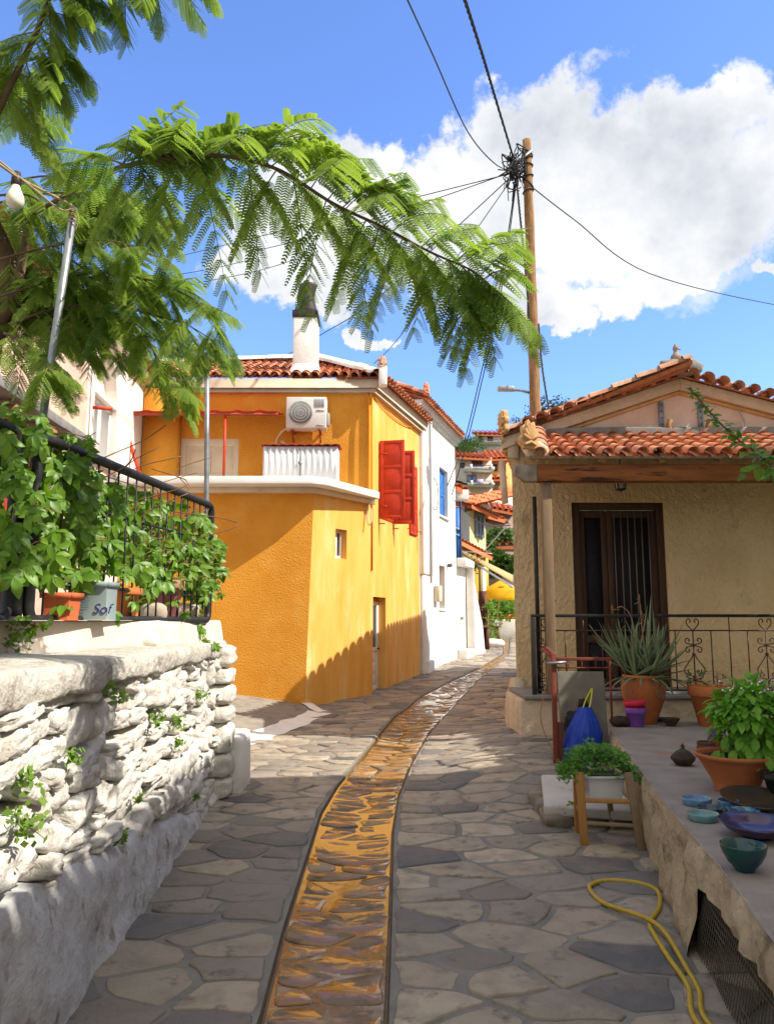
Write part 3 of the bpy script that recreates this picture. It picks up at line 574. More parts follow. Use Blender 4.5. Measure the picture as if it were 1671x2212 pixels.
# terrace door
Dx = -5.0 + .72; mb = MB()
P = V((Dx, 15.80, 3.95)); U = V((1, 0, 0)); n = V((0, -1, 0)); Z = V((0, 0, 1))
bar = lambda u0, u1, z0, z1, d0, d1: mb.prism([P + U * u0 + Z * z0 + n * d0, P + U * u1 + Z * z0 + n * d0, P + U * u1 + Z * z1 + n * d0, P + U * u0 + Z * z1 + n * d0], n * (d1 - d0))
bar(0, .1, 0, 1.4, 0, .1); bar(1.1, 1.2, 0, 1.4, 0, .1); bar(.1, 1.1, 1.24, 1.4, .002, .098); bar(.1, .62, 0, 1.24, .02, .06); bar(.63, 1.1, 0, 1.24, .02, .06); bar(.2, .56, .8, 1.16, .06, .07); bar(.7, 1.04, .8, 1.16, .06, .07)
tdoor = mb.build('terrace_door', cream_paint, oh, bevel=.006)
wframe(tdoor, 'door_window', P + U * .36 + Z * .06 + n * .06, U, .52, .60, n, cream_paint, fw=.04, dep=.03, mull=(.5,), rails=(.5,))
# conduit, downpipe and cracks of wiring on the house
mb = MB(); mb.tube(smoothpath([V((-.4, 15.66, ZE - .08)), V((-.37, 15.58, ZE - .5)), V((-.38, 15.58, 4.3)), V((-.38, 15.58, 4.25))], 5), .022, 8); mb.tube([C + CDn * .015 + CD * (.06 + .0) + V((0, 0, ZE - .15)), C + CDn * .02 + CD * .08 + V((0, 0, 2.6))], .02, 8); mb.tube(sag(C + CD * .1 + CDn * .03 + V((0, 0, ZE - .1)), C + CD * 2.9 + CDn * .03 + V((0, 0, ZE - .12)), .12, 16), .012, 6)
mb.build('conduit', ochre_smooth, oh)
mb = MB(); b0 = C + ACn * .05 + AC_ * -.02; mb.bb((-.36, 15.4, 3.93), (-.24, 15.52, 4.22)); mb.tube(smoothpath([V((-.33, 15.46, 3.93)), V((-.31, 15.4, 3.62)), V((-.36, 15.4, 3.5)), V((-.41, 15.45, 3.65)), V((-.38, 15.47, 3.92))], 6), .014, 6); mb.build('junction_box', cream, oh, bevel=.01)
# things on the terrace
ac_m = mat('ac_casing', (.66, .66, .63), c2=(.6, .59, .55), ns=4, rough=.45, spec=.4, stain=(.5, .45, .38), ss=6, sl=(.68, .8))
ac = thing('air_conditioner', 'white outdoor air conditioner unit hung on brackets high on the ochre wall', 'air conditioner', atY(661, 928, 15.45))
a0, a1 = atY(617, 925, 15.30), atY(705, 857, 15.30)
mb = MB(); mb.bb((a0.x, 15.30, a0.z), (a1.x, 15.60, a1.z)); mb.build('casing', ac_m, ac, bevel=.02)
fc = V((a0.x + .36 * (a1.x - a0.x), 15.295, (a0.z + a1.z) / 2 - .01)); mb = MB(); rr = .245
mb.add([fc + V((0, -.001, 0))] + [fc + V((rr * math.cos(t), -.001, rr * math.sin(t))) for t in np.linspace(0, 2 * math.pi, 33)[:-1]], [(0, i + 1, (i + 1) % 32 + 1) for i in range(32)]); fan = mb.build('fan_opening', mat('fan_grey', (.10, .105, .11), rough=.6), ac)
mb = MB()
for r_ in (.06, .12, .18, .245): mb.tube([fc + V((r_ * math.cos(t), -.012, r_ * math.sin(t))) for t in np.linspace(0, 2 * math.pi, 29)], .006, 5, cap=False)
for k in range(22): x = -rr + 2 * rr * (k + .5) / 22; h = math.sqrt(max(0, rr * rr - x * x)); mb.tube([fc + V((x, -.014, -h)), fc + V((x, -.014, h))], .004, 4)
mb.build('fan_grille', mat('grille_white', (.5, .5, .48), rough=.5), fan)
mb = MB()
for k in range(6): x = a1.x - .06 - k * .035; mb.bb((x, 15.290, a1.z - .22), (x + .012, 15.302, a1.z - .04))
mb.build('vent_slits', mat('vent_grey', (.32, .32, .31), rough=.6), ac)
for z in (a0.z + .05, a1.z - .3): mb = MB(); mb.bb((a1.x - .20, 15.289, z), (a1.x - .04, 15.302, z + .02)); mb.build('badge_strip', mat('vent_grey', (.32, .32, .31), rough=.6), ac)
mb = MB(); mb.bb((a1.x + .001, 15.36, a0.z + .08), (a1.x + .06, 15.5, a0.z + .34)); mb.build('valve_cover', mat('valve_grey', (.4, .4, .36), rough=.5), ac, bevel=.01)
for x in (a0.x + .12, a1.x - .14): mb = MB(); mb.beam((x, 15.3, a0.z - .025), (x, 15.7, a0.z - .025), .04, .04); mb.beam((x, 15.38, a0.z - .04), (x, 15.69, a0.z - .2), .03, .03); mb.build('bracket', rust_red, ac)
mb = MB(); q0 = V((a0.x + .02, 15.5, a0.z + .05)); mb.tube(smoothpath([q0, q0 + V((-.12, .05, -.05)), q0 + V((-.25, .1, -.25)), q0 + V((-.25, .1, -.55)), q0 + V((-.1, .08, -.6)), q0 + V((-.05, .08, -.35)), q0 + V((-.15, .1, -.25))], 7), .022, 8); mb.build('hose_loop', mat('hose_wrap', (.6, .52, .4), rough=.8), ac)
zinc = mat('white_sheet_metal', (.70, .715, .73), c2=(.6, .62, .64), ns=3, rough=.4, spec=.4, stain=(.42, .33, .24), ss=7, sl=(.68, .8), stretch=(1, 1, .3))
cb = thing('metal_cabinet', 'white ribbed metal cabinet with two doors and a red top on the terrace', 'cabinet', atY(648, 1035, 14.75))
k0, k1 = atY(567, 1030, 14.55), atY(729, 964, 14.55); zb = ZS + .16; dd = .62
mb = MB(); mb.bb((k0.x, 14.56, zb), (k1.x, 14.55 + dd, k1.z)); mb.build('body', zinc, cb, bevel=.008)
for (xa, xb) in ((k0.x + .02, (k0.x + k1.x) / 2 - .008), ((k0.x + k1.x) / 2 + .008, k1.x - .02)):
    mb = MB(); n = 40; vs = []
    for i in range(n + 1): x = xa + (xb - xa) * i / n; y = 14.535 - .014 * max(-.4, math.sin(i / n * 6 * 2 * math.pi)); vs += [(x, y, zb + .02), (x, y, k1.z - .03)]
    mb.add(vs, [np.array([(2 * i, 2 * i + 2, 2 * i + 3, 2 * i + 1) for i in range(n)])]); dr = mb.build('door', zinc, cb, smooth=True, solid=.008)
mb = MB(); xm = (k0.x + k1.x) / 2; mb.tube([(xm, 14.51, zb + .1), (xm, 14.51, k1.z - .05)], .008, 6); mb.bb((xm - .03, 14.49, zb + .36), (xm + .03, 14.515, zb + .42)); mb.build('latch', mat('latch_grey', (.2, .2, .2), rough=.5, metal=.5), cb)
mb = MB(); n = 60; vs = []
for i in range(n + 1): x = k0.x - .05 + (k1.x - k0.x + .1) * i / n; z = k1.z + .015 + .018 * abs(math.sin(i / n * 9 * math.pi)); vs += [(x, 14.48, z), (x, 14.55 + dd + .03, z + .05)]
mb.add(vs, [np.array([(2 * i, 2 * i + 2, 2 * i + 3, 2 * i + 1) for i in range(n)])]); mb.build('top', rust_red, cb, solid=.012)
# red awning frame
aw = thing('red_awning', 'small red corrugated awning on thin red posts over the terrace door', 'awning', atY(440, 1030, 14.9))
zt = atY(430, 892, 14.75).z; x0, x1 = atY(256, 890, 14.75).x, atY(600, 890, 14.75).x
mb = MB(); n = 90; vs = []
for i in range(n + 1): x = x0 + (x1 - x0) * i / n; z = zt + .02 * max(-.2, math.sin(i / n * 7 * 2 * math.pi)); vs += [(x, 14.72, z + .03), (x, 15.68, z + .22)]
mb.add(vs, [np.array([(2 * i, 2 * i + 2, 2 * i + 3, 2 * i + 1) for i in range(n)])]); mb.build('sheet', red_paint, aw, solid=.008)
mb = MB(); mb.beam((x0, 14.76, zt - .02), (x1, 14.76, zt - .02), .05, .05); mb.beam((x0, 14.76, zt - .045), (x0 - .55, 15.6, zt - .02), .05, .05); mb.build('frame', rust_red, aw)
pt = atY(487, 895, 14.78); mb = MB(); mb.beam((pt.x, 14.78, zt - .03), (pt.x, 14.78, ZS + .15), .045, .045, up=(1, 0, 0)); mb.build('post', red_paint, aw)
mb = MB(); p0, p1 = atY(262, 896, 14.76), atY(314, 1060, 14.5); mb.beam(p0, p1, .06, .06, up=(0, 1, 0)); mb.build('brace', red_paint, aw)
for (px, w, lb) in ((425, .28, 'left of the pole'), (455, .2, 'right behind the pole'), (478, .24, 'right of the pole under the red post')):
    q = atY(px, 1032, 14.3); mb = MB(); blob(mb, (q.x, 14.2, ZS + .19), (w, .18, .07), px, sub=5); tag(mb.build('flat_stone', mat('pale_stone', (.6, .5, .38), c2=(.4, .33, .25), ns=9, rough=.9, bump=.4, bs=30), loc=(q.x, 14.2, ZS + .16)), 'flat pale stone on the white terrace edge, ' + lb, 'stone', 'flat stones on the terrace edge')
# ------------------------------------------------------------------ white house further up the street
E_ = V((2.05, 22.9, 0)); DE = (E_ - D).normalized(); DEn = V((DE.y, -DE.x, 0)); D1 = D + CD * .04
wh = thing('white_house', 'whitewashed two storey house with blue shutters next to the orange house', 'house', (.2, 21.5, .3))
Ws = lambda px, py: onwall(px, py, D, E_)
sD = lambda px, py: (Ws(px, py) - D).xy.dot(DE.xy)
ZW = Ws(968, 942).z
hb = (sD(948, 1060), sD(966, 1060), Ws(955, 1115).z, Ws(955, 1012).z); hn = (sD(948, 1270), sD(960, 1270), Ws(954, 1315).z, Ws(954, 1222).z); LW = (E_ - D).length
print('white house', ZW, hb, hn)
mb = MB(); mb.wall(D + DE * .03, E_, 0, ZW, holes=[hb, hn], inn=-DEn.xy, d=.22); mb.wall(E_, (-2.5, 25, 0), 0, ZW, inn=(-1, -1)); mb.wall(D + DE * .03, D + DE * .03 - DEn * 3, 0, ZW, inn=DE.xy); mb.build('wall', white_wash, wh)
for (s0, s1, za, zb, o, nm) in ((.06, .95, Ws(925, 1245).z, ZW - .05, .12, 'pilaster'), (.08, .62, -.1, Ws(925, 1245).z - .003, .10, 'pilaster'), (.3, .95, -.1, .62, .15, 'buttress')):
    mb = MB(); mb.prism([D + DE * s0, D + DE * s1, D + DE * s1 + DEn * o, D + DE * s0 + DEn * o], V((0, 0, zb - za)))
    for i in range(len(mb.v)): mb.v[i] = mb.v[i] + np.array([0, 0, za])
    mb.build(nm, white_wash, wh, bevel=.04)
brick_in = mat('brick_infill', (.5, .42, .35), c2=(.36, .27, .2), ns=9, rough=.95, bump=.7, bs=22, bd=.02)
mb = MB(); q = D + DE * hn[0] - DEn * .15; mb.prism([q + V((0, 0, hn[2])), q + DE * (hn[1] - hn[0]) + V((0, 0, hn[2])), q + DE * (hn[1] - hn[0]) + V((0, 0, hn[3])), q + V((0, 0, hn[3]))], -DEn * .05); mb.build('blocked_window', brick_in, wh)
mb = MB(); q = D + DE * (hn[0] - .05) + V((0, 0, hn[2] - .06)); mb.prism([q - DEn * .15, q + DE * (hn[1] - hn[0] + .1) - DEn * .15, q + DE * (hn[1] - hn[0] + .1) + DEn * .04, q + DEn * .04], V((0, 0, .055)))
q = D + DE * (hb[0] - .05) + V((0, 0, hb[2] - .06)); mb.prism([q - DEn * .15, q + DE * (hb[1] - hb[0] + .1) - DEn * .15, q + DE * (hb[1] - hb[0] + .1) + DEn * .06, q + DEn * .06], V((0, 0, .055))); mb.build('sill', white_wash, wh, bevel=.01)
blue_paint = mat('blue_paint', (.03, .16, .52), c2=(.06, .22, .56), ns=8, rough=.5, stain=(.3, .4, .5), ss=9, sl=(.66, .8), bump=.1, bs=40)
for q in (0, 1):
    W = (hb[1] - hb[0]) / 2; mb = MB(); P = D + DE * (hb[0] + q * W + .01) - DEn * .14 + V((0, 0, hb[2] + .01)); H = hb[3] - hb[2] - .02; W -= .02
    bar = lambda u0, u1, z0, z1, d0, d1: mb.prism([P + DE * u0 + V((0, 0, z0)) + DEn * d0, P + DE * u1 + V((0, 0, z0)) + DEn * d0, P + DE * u1 + V((0, 0, z1)) + DEn * d0, P + DE * u0 + V((0, 0, z1)) + DEn * d0], DEn * (d1 - d0))
    bar(0, .06, 0, H, 0, .05); bar(W - .06, W, 0, H, 0, .05); bar(.06, W - .06, 0, .07, .002, .048); bar(.06, W - .06, H - .07, H, .002, .048); bar(.06, W - .06, H * .45, H * .45 + .06, .002, .048); bar(.06, W - .06, .07, H - .07, .01, .03)
    mb.build('shutter', blue_paint, wh, bevel=.004)
mb = MB(); q = lambda s, o, z: D + DE * s + DEn * o + V((0, 0, z))
for (o0, o1, za, zb) in ((.06, .1, ZW - .12, ZW - .02), (.14, .2, ZW - .02, ZW + .12)): mb.add([q(-.25, -.1, za), q(LW + .1, -.1, za), q(LW + .1, o0, za), q(-.25, o0, za), q(-.25, -.1, zb), q(LW + .1, -.1, zb), q(LW + .1, o1, zb), q(-.25, o1, zb)], [(0, 1, 2, 3), (4, 5, 6, 7), (0, 1, 5, 4), (1, 2, 6, 5), (2, 3, 7, 6), (3, 0, 4, 7)])
mb.build('cornice', white_wash, wh)
mb = MB(); P0 = q(-.3, .30, ZW + .13); up = -DEn * 1 + V((0, 0, .42)); tiles(mb, P0, DE, up, int((LW + .5) / .2), 3.2); P1 = P0 + DE * (LW + .5); t = up.normalized() * 3.2; dz = V((0, 0, .02)); mb.quad(P0 - dz, P1 - dz, P1 + t - dz * 2, P0 + t - dz * 2); mb.build('roof', terracotta, wh)
mb = MB(); ridgerow(mb, P0 + V((0, 0, .05)) + DE * .05, P0 + t + V((0, 0, .05)), .13); mb.build('verge_tiles', terracotta, wh)
palmette(wh, P0 + V((.02, 0, .06)), .34, .26, terracotta, (.9, -.4))
mb = MB(); P = q(sD(936, 1280), .02, Ws(940, 1300).z); mb.prism([P, P + DE * .3, P + DE * .3 + DEn * .14, P + DEn * .14], V((0, 0, .42))); mb.build('meter_box', cream, wh, bevel=.015)
mb = MB(); mb.tube([q(1.05, .03, ZW - .2), q(1.06, .03, 3.4), q(1.02, .04, Ws(940, 1262).z)], .022, 6); mb.tube([q(.98, .03, ZW - .3), q(.99, .04, 3.2)], .014, 6); mb.build('conduit', mat('grey_conduit', (.42, .4, .36), rough=.7), wh)
P = q(1.12, .05, Ws(948, 1058).z); mb = MB(); mb.tube([P + DE * (.42 * math.cos(t) + .2) + V((0, 0, .42 * math.sin(t) - .25)) + DEn * .02 for t in np.linspace(0, 6.4, 30)], .011, 5); mb.build('cable_coil', cable_m, wh)
mb = MB(); P = q(LW * .72, .02, Ws(975, 1225).z); mb.tube([P, P + DEn * .12 + V((0, 0, .02))], .05, 10); mb.build('wall_vent', mat('vent_dark', (.12, .1, .09), rough=.8), wh)
# white stair block beside it
sx0, sx1 = E_ + DE * .02, V((2.95, 25.3, 0)); SS = (sx1 - sx0).normalized(); SSn = V((SS.y, -SS.x, 0))
st = thing('white_stair', 'whitewashed outside stair with a stepped solid parapet beyond the white house', 'stairs', (2.2, 24.2, .5))
ws = lambda px, py: onwall(px, py, sx0, sx1)
mb = MB(); y = [(1002.5, 1214), (1004, 1258), (1010, 1285), (1012, 1300), (1018, 1330), (1022, 1348), (1027, 1400), (1031, 1412)]
top = [ws(*p) for p in y]; bot = [V((p.x, p.y, 0)) for p in top]
u0, u1 = sx0 + SS * .18, ws(1002, 1300)
for a, b, c, d in zip(top, top[1:], bot, bot[1:]):
    mb.prism([c + SSn * .3, d + SSn * .3, b + SSn * .3, a + SSn * .3], -SSn * .25)
a, b = ws(985, 1205), ws(1003.5, 1214); zl = ws(995, 1226).z; mb.prism([V((a.x, a.y, zl)) + SSn * .3, V((b.x, b.y, zl)) + SSn * .3, b + SSn * .3, a + SSn * .3], -SSn * .3); c = ws(1003.5, 1420); mb.prism([V((a.x, a.y, .2)) + SSn * .02, V((b.x, b.y, .2)) + SSn * .02, V((b.x, b.y, zl)) + SSn * .02, V((a.x, a.y, zl)) + SSn * .02], -SSn * .1); mb.prism([V((a.x, a.y, .2)) + SSn * .3, V((c.x, c.y, .2)) + SSn * .3, V((c.x, c.y, ws(995, 1402).z)) + SSn * .3, V((a.x, a.y, ws(995, 1402).z)) + SSn * .3], -SSn * .3); mb.build('parapet', white_wash, st, bevel=.02)
mb = MB(); q0 = sx0 + SSn * .31; H0 = ws(990, 1218).z; H1 = ws(990, 1400).z
mb.tube([ws(993, 1335) + SSn * .03, ws(993, 1335) + SSn * .1], .05, 8); mb.build('wall_tap', mat('tap_grey', (.3, .27, .24), rough=.6), st)
mb = MB()
for k in range(9): a = sx0 + SS * (2.9 - k * .3); mb.prism([a + SSn * .0, a + SS * .3, a + SS * .3 - SSn * 1.0, a - SSn * 1.0], V((0, 0, .7 + k * .19)))
mb.build('steps', white_wash, st)
# ------------------------------------------------------------------ right house with porch
tan_stucco = mat('tan_stucco', (.86, .635, .36), c2=(.76, .54, .285), ns=1.6, stain=(.34, .23, .12), ss=2.2, sl=(.6, .8), rough=.95, spec=.1, bump=1.0, bs=13, bd=.075, bdet=5, stretch=(1.2, 1, .8))
tan_light = mat('tan_plaster_base', (.68, .55, .40), c2=(.56, .45, .31), ns=2.2, stain=(.33, .27, .2), ss=3, sl=(.56, .75), rough=.95, bump=.9, bs=14, bd=.03)
pink_gable = mat('pink_gable_plaster', (.74, .56, .46), c2=(.66, .46, .34), ns=2.5, stain=(.30, .23, .2), ss=4, sl=(.62, .8), rough=.95, bump=.6, bs=26, bd=.014)
gable_band = mat('gable_band', (.66, .40, .18), c2=(.52, .30, .13), ns=5, stain=(.3, .2, .12), ss=6, rough=.9, bump=.5, bs=40)
cement = mat('grey_cement', (.2, .19, .185), c2=(.27, .25, .23), ns=6, stain=(.13, .125, .12), ss=5, rough=.95, bump=.6, bs=40)
beam_wood = mat('stained_beam', (.33, .115, .03), c2=(.20, .065, .02), ns=3, stain=(.055, .02, .01), ss=1.7, sl=(.52, .58), rough=.7, bump=.25, bs=10, bd=.01, stretch=(.6, 3, 5))
rafter_wood = mat('rafter_wood', (.38, .19, .08), c2=(.26, .12, .05), ns=6, rough=.75, bump=.2, bs=20, stretch=(1, 3, 3))
post_wood = mat('grey_post', (.27, .18, .105), c2=(.2, .14, .09), ns=5, rough=.85, bump=.35, bs=24, stretch=(4, 4, .6))
door_wood = mat('dark_door_wood', (.085, .042, .02), c2=(.055, .028, .015), ns=5, rough=.6, bump=.2, bs=22, stretch=(4, 4, .5))
door_panel = mat('dark_door_panel', (.012, .013, .016), c2=(.022, .018, .022), ns=14, rough=.75, bump=.15, bs=70)
YF, YP = 11.3, 10.15
rh = thing('tan_house', 'tan stuccoed house with a gabled tile roof and tiled porch on the right', 'house', (4.5, 13.5, 0))
LD = V((.235, 1, 0)).normalized()                     # direction of the left eaves, up the street
c0 = onwall(1105, 1060, (-9, YF), (9, YF)); XL = atY(1105, 1040, YF).x; XR = 7.8; XQ = 10.5
dl, dr_ = atY(1237, 1200, YF).x, atY(1438, 1200, YF).x; dz = atY(1338, 1085, YF).z; FLZ = .60
mb = MB(); mb.wall((XL, YF), (XR, YF), -.1, 4.1, holes=[(dl - XL, dr_ - XL, FLZ, dz)], inn=(0, 1), d=.2)
BL_ = V((XL, YF, 0)) + LD * 7.0; mb.wall((XL, YF), BL_.xy, -.1, 4.1, inn=(1, 0)); mb.wall(BL_.xy, (8.9, BL_.y), -.1, 4.1, inn=(0, -1)); mb.wall((XR, YF), (8.9, BL_.y), -.1, 4.1, inn=(-1, 0))
mb.build('wall', tan_stucco, rh)
YV = 11.14                                            # plane of the verge
vl, vr, vt = atY(1086, 940, YV), atY(1671, 863, YV), atY(1471, 811, YV)
sl_ = (vt.z - vl.z) / (vt.x - vl.x); srr = (vt.z - vr.z) / (vr.x - vt.x); XE = vt.x + (vt.z - vl.z) / srr
E0 = V((vl.x, YV, vl.z)); T0 = vt.copy(); R0 = V((XE, YV, vl.z))
g = lambda p, dz_=0., y=None: V((p.x, p.y if y is None else y, p.z + dz_))
mb = MB(); mb.poly([V((XL, YF + .003, 4.05)), V((XR, YF + .003, 4.05)), V((min(XR, XE - .1), YF + .003, E0.z)), g(T0, -.06, YF + .003), V((XL, YF + .003, E0.z + (XL - E0.x) * sl_ - .06))])
o = mb.build('gable', pink_gable, rh)
# raking cornice: a plaster band and a lower ochre moulding
def rake(off0, off1, y0, y1, m, name):
    mb = MB()
    for P, Q in ((E0, T0), (R0, T0)):
        pts = [g(P, -off0, y0), g(Q, -off0, y0), g(Q, -off1, y0), g(P, -off1, y0)]; mb.prism(pts, V((0, y1 - y0, 0)))
    return mb.build(name, m, rh, bevel=.012)
rake(.015, .19, YV + .07, YF + .0, tan_light, 'raking_band'); rake(.192, .25, YV + .13, YF, gable_band, 'gable_moulding')
# main roof
UD = LD; nU = int(7.4 / .21); mb = MB(); Wl = (T0 - E0); E1 = E0 + UD * 7.4
tiles(mb, E0 + V((0, .06, .03)), UD, Wl - UD * Wl.dot(UD), nU, Wl.length + .05, w=.21, r=.1, row=.35)
dz_ = V((0, 0, .0)); mb.quad(E0 + dz_, E1 + dz_, T0 + UD * 7.4, T0); mb.quad(R0, R0 + UD * 7.4, T0 + UD * 7.4, T0)
Wr = T0 - R0; tiles(mb, R0 + V((0, .06, .03)), UD, Wr - UD * Wr.dot(UD), nU, Wr.length - .1, w=.21, r=.1, row=.35)
mb.build('roof', old_tile, rh)
mb = MB()
for P, Q, sgn in ((E0, T0, 1), (R0, T0, -1)):
    d = (Q - P); n = int(d.length / .235); d.normalize(); up = V((-d.z * sgn, 0, abs(d.x))); 
    arcrow(mb, P + V((0, -.02, .025)) + d * .25, Q + V((0, -.02, .025)), (0, 1, 0), up, n, r=.105 if sgn > 0 else .09, ln=.34, lift=.01 if sgn > 0 else -.02)
    for i in range(n):                                # mortar lumps between the verge tiles
        c = P + d * (.25 + (i + .98) * (Q - P).length / n); blob(mb, c + V((0, .05, .05)), (.10, .2, .1), i + 3, sub=4, amp=.25)
mb.build('verge_tiles', old_tile, rh)
mb = MB(); ridgerow(mb, T0 + V((0, .1, .06)), T0 + UD * 7.4 + V((0, 0, .06)), .13); mb.build('ridge_tiles', old_tile, rh)
mb = MB(); blob(mb, T0 + V((0, .08, .12)), (.62, .42, .26), 11, sub=8, amp=.16); fin = mb.build('finial_base', cement, rh, smooth=True)
mb = MB(); q = T0 + V((-.05, .05, .22)); mb.lathe([(.0, -.02), (.07, 0), (.085, .05), (.075, .1), (.045, .13), (.03, .16), (.035, .19), (.045, .21), (.035, .245), (.012, .29), (0, .3)], q, 14); mb.tube([q + V((.02, 0, .21)), q + V((.08, -.01, .20))], [.018, .006], 6); mb.build('finial', mat('stone_finial', (.36, .29, .22), c2=(.22, .18, .15), ns=12, rough=.9, bump=.3, bs=40), rh, smooth=True)
palmette(rh, E0 + V((-.02, -.02, .03)), .36, .24, gable_band, (-.94, -.3))
# terracotta eaves board running back along the left side
mb = MB()
for i in range(28):
    a = E0 + UD * (.02 + i * .265) + V((-.03, 0, .0)); sh = [V((0, 0, .06)), UD * .25 + V((0, 0, .06)), UD * .25 + V((0, 0, -.05)), UD * .19 + V((0, 0, -.12)), UD * .125 + V((0, 0, -.17)), UD * .06 + V((0, 0, -.12)), V((0, 0, -.05))]; mb.prism([a + q for q in sh], V((.03, 0, 0)))
mb.build('eaves_fringe', gable_band, rh)
mb = MB(); mb.prism([V((E0.x + .05, YV + .1, E0.z - .03)), V((XL + .1, YV + .1, E0.z - .03)), V((XL + .1, YV + .1, E0.z - .32)), V((XL - .06, YV + .1, E0.z - .32)), V((E0.x + .08, YV + .1, E0.z - .14))], UD * 7.0); mb.build('eaves_cornice', tan_light, rh, bevel=.01)
mb = MB(); mb.tube([V((XL - .10, YF + .3, E0.z - .3)), V((XL - .06, YF + .3, E0.z - .95))], .05, 10); mb.build('spout', tan_light, rh)
# porch roof
pe0, pe1 = atY(1148, 986, YP - .22), atY(1671, 984, YP - .22); PZ = pe0.z; ptop = atY(1400, 945, YF - .02).z
W_ = V((0, YF - (YP - .22), ptop - PZ)); n = int((XQ - pe0.x) / .222)
mb = MB(); tiles(mb, V((pe0.x, YP - .22, PZ)), (1, 0, 0), W_, n, lambda i: (0., W_.length * (.55 if i < 1 else 1.)), w=.222, r=.088, row=.27, sg=9, hk=1.05, pd=.055); q = V((pe0.x, YP - .2, PZ - .005)); mb.quad(q, q + V((XQ - pe0.x, 0, 0)), q + W_ + V((XQ - pe0.x, 0, -.02)), q + W_ - V((0, 0, .02)))
mb.build('porch_roof', mat('porch_tile', (.5, .2, .08), c2=(.33, .14, .08), ns=9, contrast=(.45, .7), island=[(.64, .25, .12), (.55, .21, .10), (.70, .31, .16), (.45, .18, .10), (.62, .32, .19)], rough=.8, bump=.3, bs=55, bd=.004), rh)
mb = MB(); a = V((pe0.x + .12, YP - .12, PZ + .10)); b = V((pe0.x + .30, YF - .1, ptop + .05)); ridgerow(mb, a, b, .14, .3)
mb.build('hip_tiles', old_tile, rh)
mb = MB(); mb.prism([V((pe0.x - .06, YP - .16, PZ + .0)), V((pe0.x + .26, YP - .16, PZ + .0)), V((pe0.x + .24, YP - .16, PZ + .14)), V((pe0.x + .12, YP - .16, PZ + .22)), V((pe0.x - .05, YP - .16, PZ + .18))], V((.1, .95, .3))); mb.build('hip_mortar', tan_light, rh, bevel=.03)
palmette(rh, V((pe0.x - .02, YP - .24, PZ + .10)), .40, .28, gable_band, (.3, -.95))
mb = MB(); blob(mb, V(((XL + XR) / 2 + .2, YF - .04, ptop + .03)), (XR - XL - .5, .2, .22), 5, sub=10, amp=.05, p=6); mb.bb((pe0.x + .5, YF - .08, ptop - .1), (XR, YF + .002, ptop + .05)); mb.build('flashing', cement, rh)
mb = MB(); mb.bb((pe0.x - .02, YP - .20, PZ - .03), (XR, YP - .17, PZ + .012)); mb.build('fascia', post_wood, rh)
bz0, bz1 = atY(1300, 1041, YP - .05).z, atY(1300, 1005, YP - .05).z; bx0 = atY(1110, 1020, YP - .05).x
mb = MB(); mb.bb((bx0 + .30, YP - .12, bz0), (XR, YP + .06, bz1)); mb.build('porch_beam', beam_wood, rh, bevel=.012)
mb = MB(); mb.prism([V((bx0, YP - .10, bz1)), V((bx0 + .30, YP - .10, bz1)), V((bx0 + .30, YP - .10, bz0)), V((bx0 + .14, YP - .10, bz0 + .0)), V((bx0, YP - .10, bz0 + .1))], V((0, .14, 0))); mb.build('beam_end', mat('bleached_wood', (.36, .32, .26), c2=(.2, .13, .08), ns=7, rough=.85, bump=.3, bs=25), rh, bevel=.01)
for k in range(9):
    x = bx0 + .34 + k * .80
    if x < XR - .1: mb = MB(); mb.beam((x, YP - .19, bz1 + .07), (x, YF - .01, bz1 + .55), .09, .12); mb.build('rafter', rafter_wood, rh, bevel=.006)
mb = MB(); mb.quad((pe0.x + .02, YP - .16, PZ - .012), (XR, YP - .16, PZ - .012), (XR, YF - .01, ptop - .06), (pe0.x + .02, YF - .01, ptop - .06)); mb.build('roof_boards', mat('roof_boards', (.26, .13, .06), c2=(.18, .09, .04), ns=5, rough=.8, bump=.2, bs=14, stretch=(1, 6, 6)), rh, solid=.012)
px0 = atY(1172, 1200, YP).x; mb = MB(); mb.bb((px0, YP - .06, FLZ), (px0 + .125, YP + .06, bz0 - .002)); mb.build('porch_post', post_wood, rh, bevel=.01)
# porch floor and its base
zr = lambda px, py, y: atY(px, py, y).z
mb = MB(); XB = atY(1122, 1560, YP - .02).x
mb.prism([V((XB, YP - .05, -.15)), V((XR, YP - .05, -.15)), V((XR, YF + .01, -.15)), V((XB, YF + .01, -.15))], V((0, 0, FLZ + .15))); mb.build('porch_base', tan_light, rh, bevel=.03)
mb = MB(); mb.bb((XB + .05, YP - .10, FLZ + .003), (XR, YF, FLZ + .055)); mb.build('porch_floor', cement, rh, bevel=.012)
mb = MB(); mb.prism([V((XL - .22, YF - .35, -.1)), V((XB + .02, YP + .3, -.1)), V((XB + .02, YF + .1, -.1)), V((XL - .26, YF + 1.2, -.1))], V((0, 0, .1)))
vs = [V((XL - .20, YF - .38, -.1)), V((XL + .1, YF - .38, -.1)), V((XL + .1, YF + 2.5, -.1)), V((XL + .15, YF + 2.5, -.1)), V((XL - .02, YF - .02, .78)), V((XL + .1, YF - .02, .78)), V((XL + .1, YF + .2, .78)), V((XL + .3, YF + 2.5, .6))]
mb.add(vs, [(0, 1, 5, 4), (0, 4, 7, 3), (4, 5, 6, 7), (1, 2, 6, 5)]); mb.build('flared_plinth', tan_light, rh)
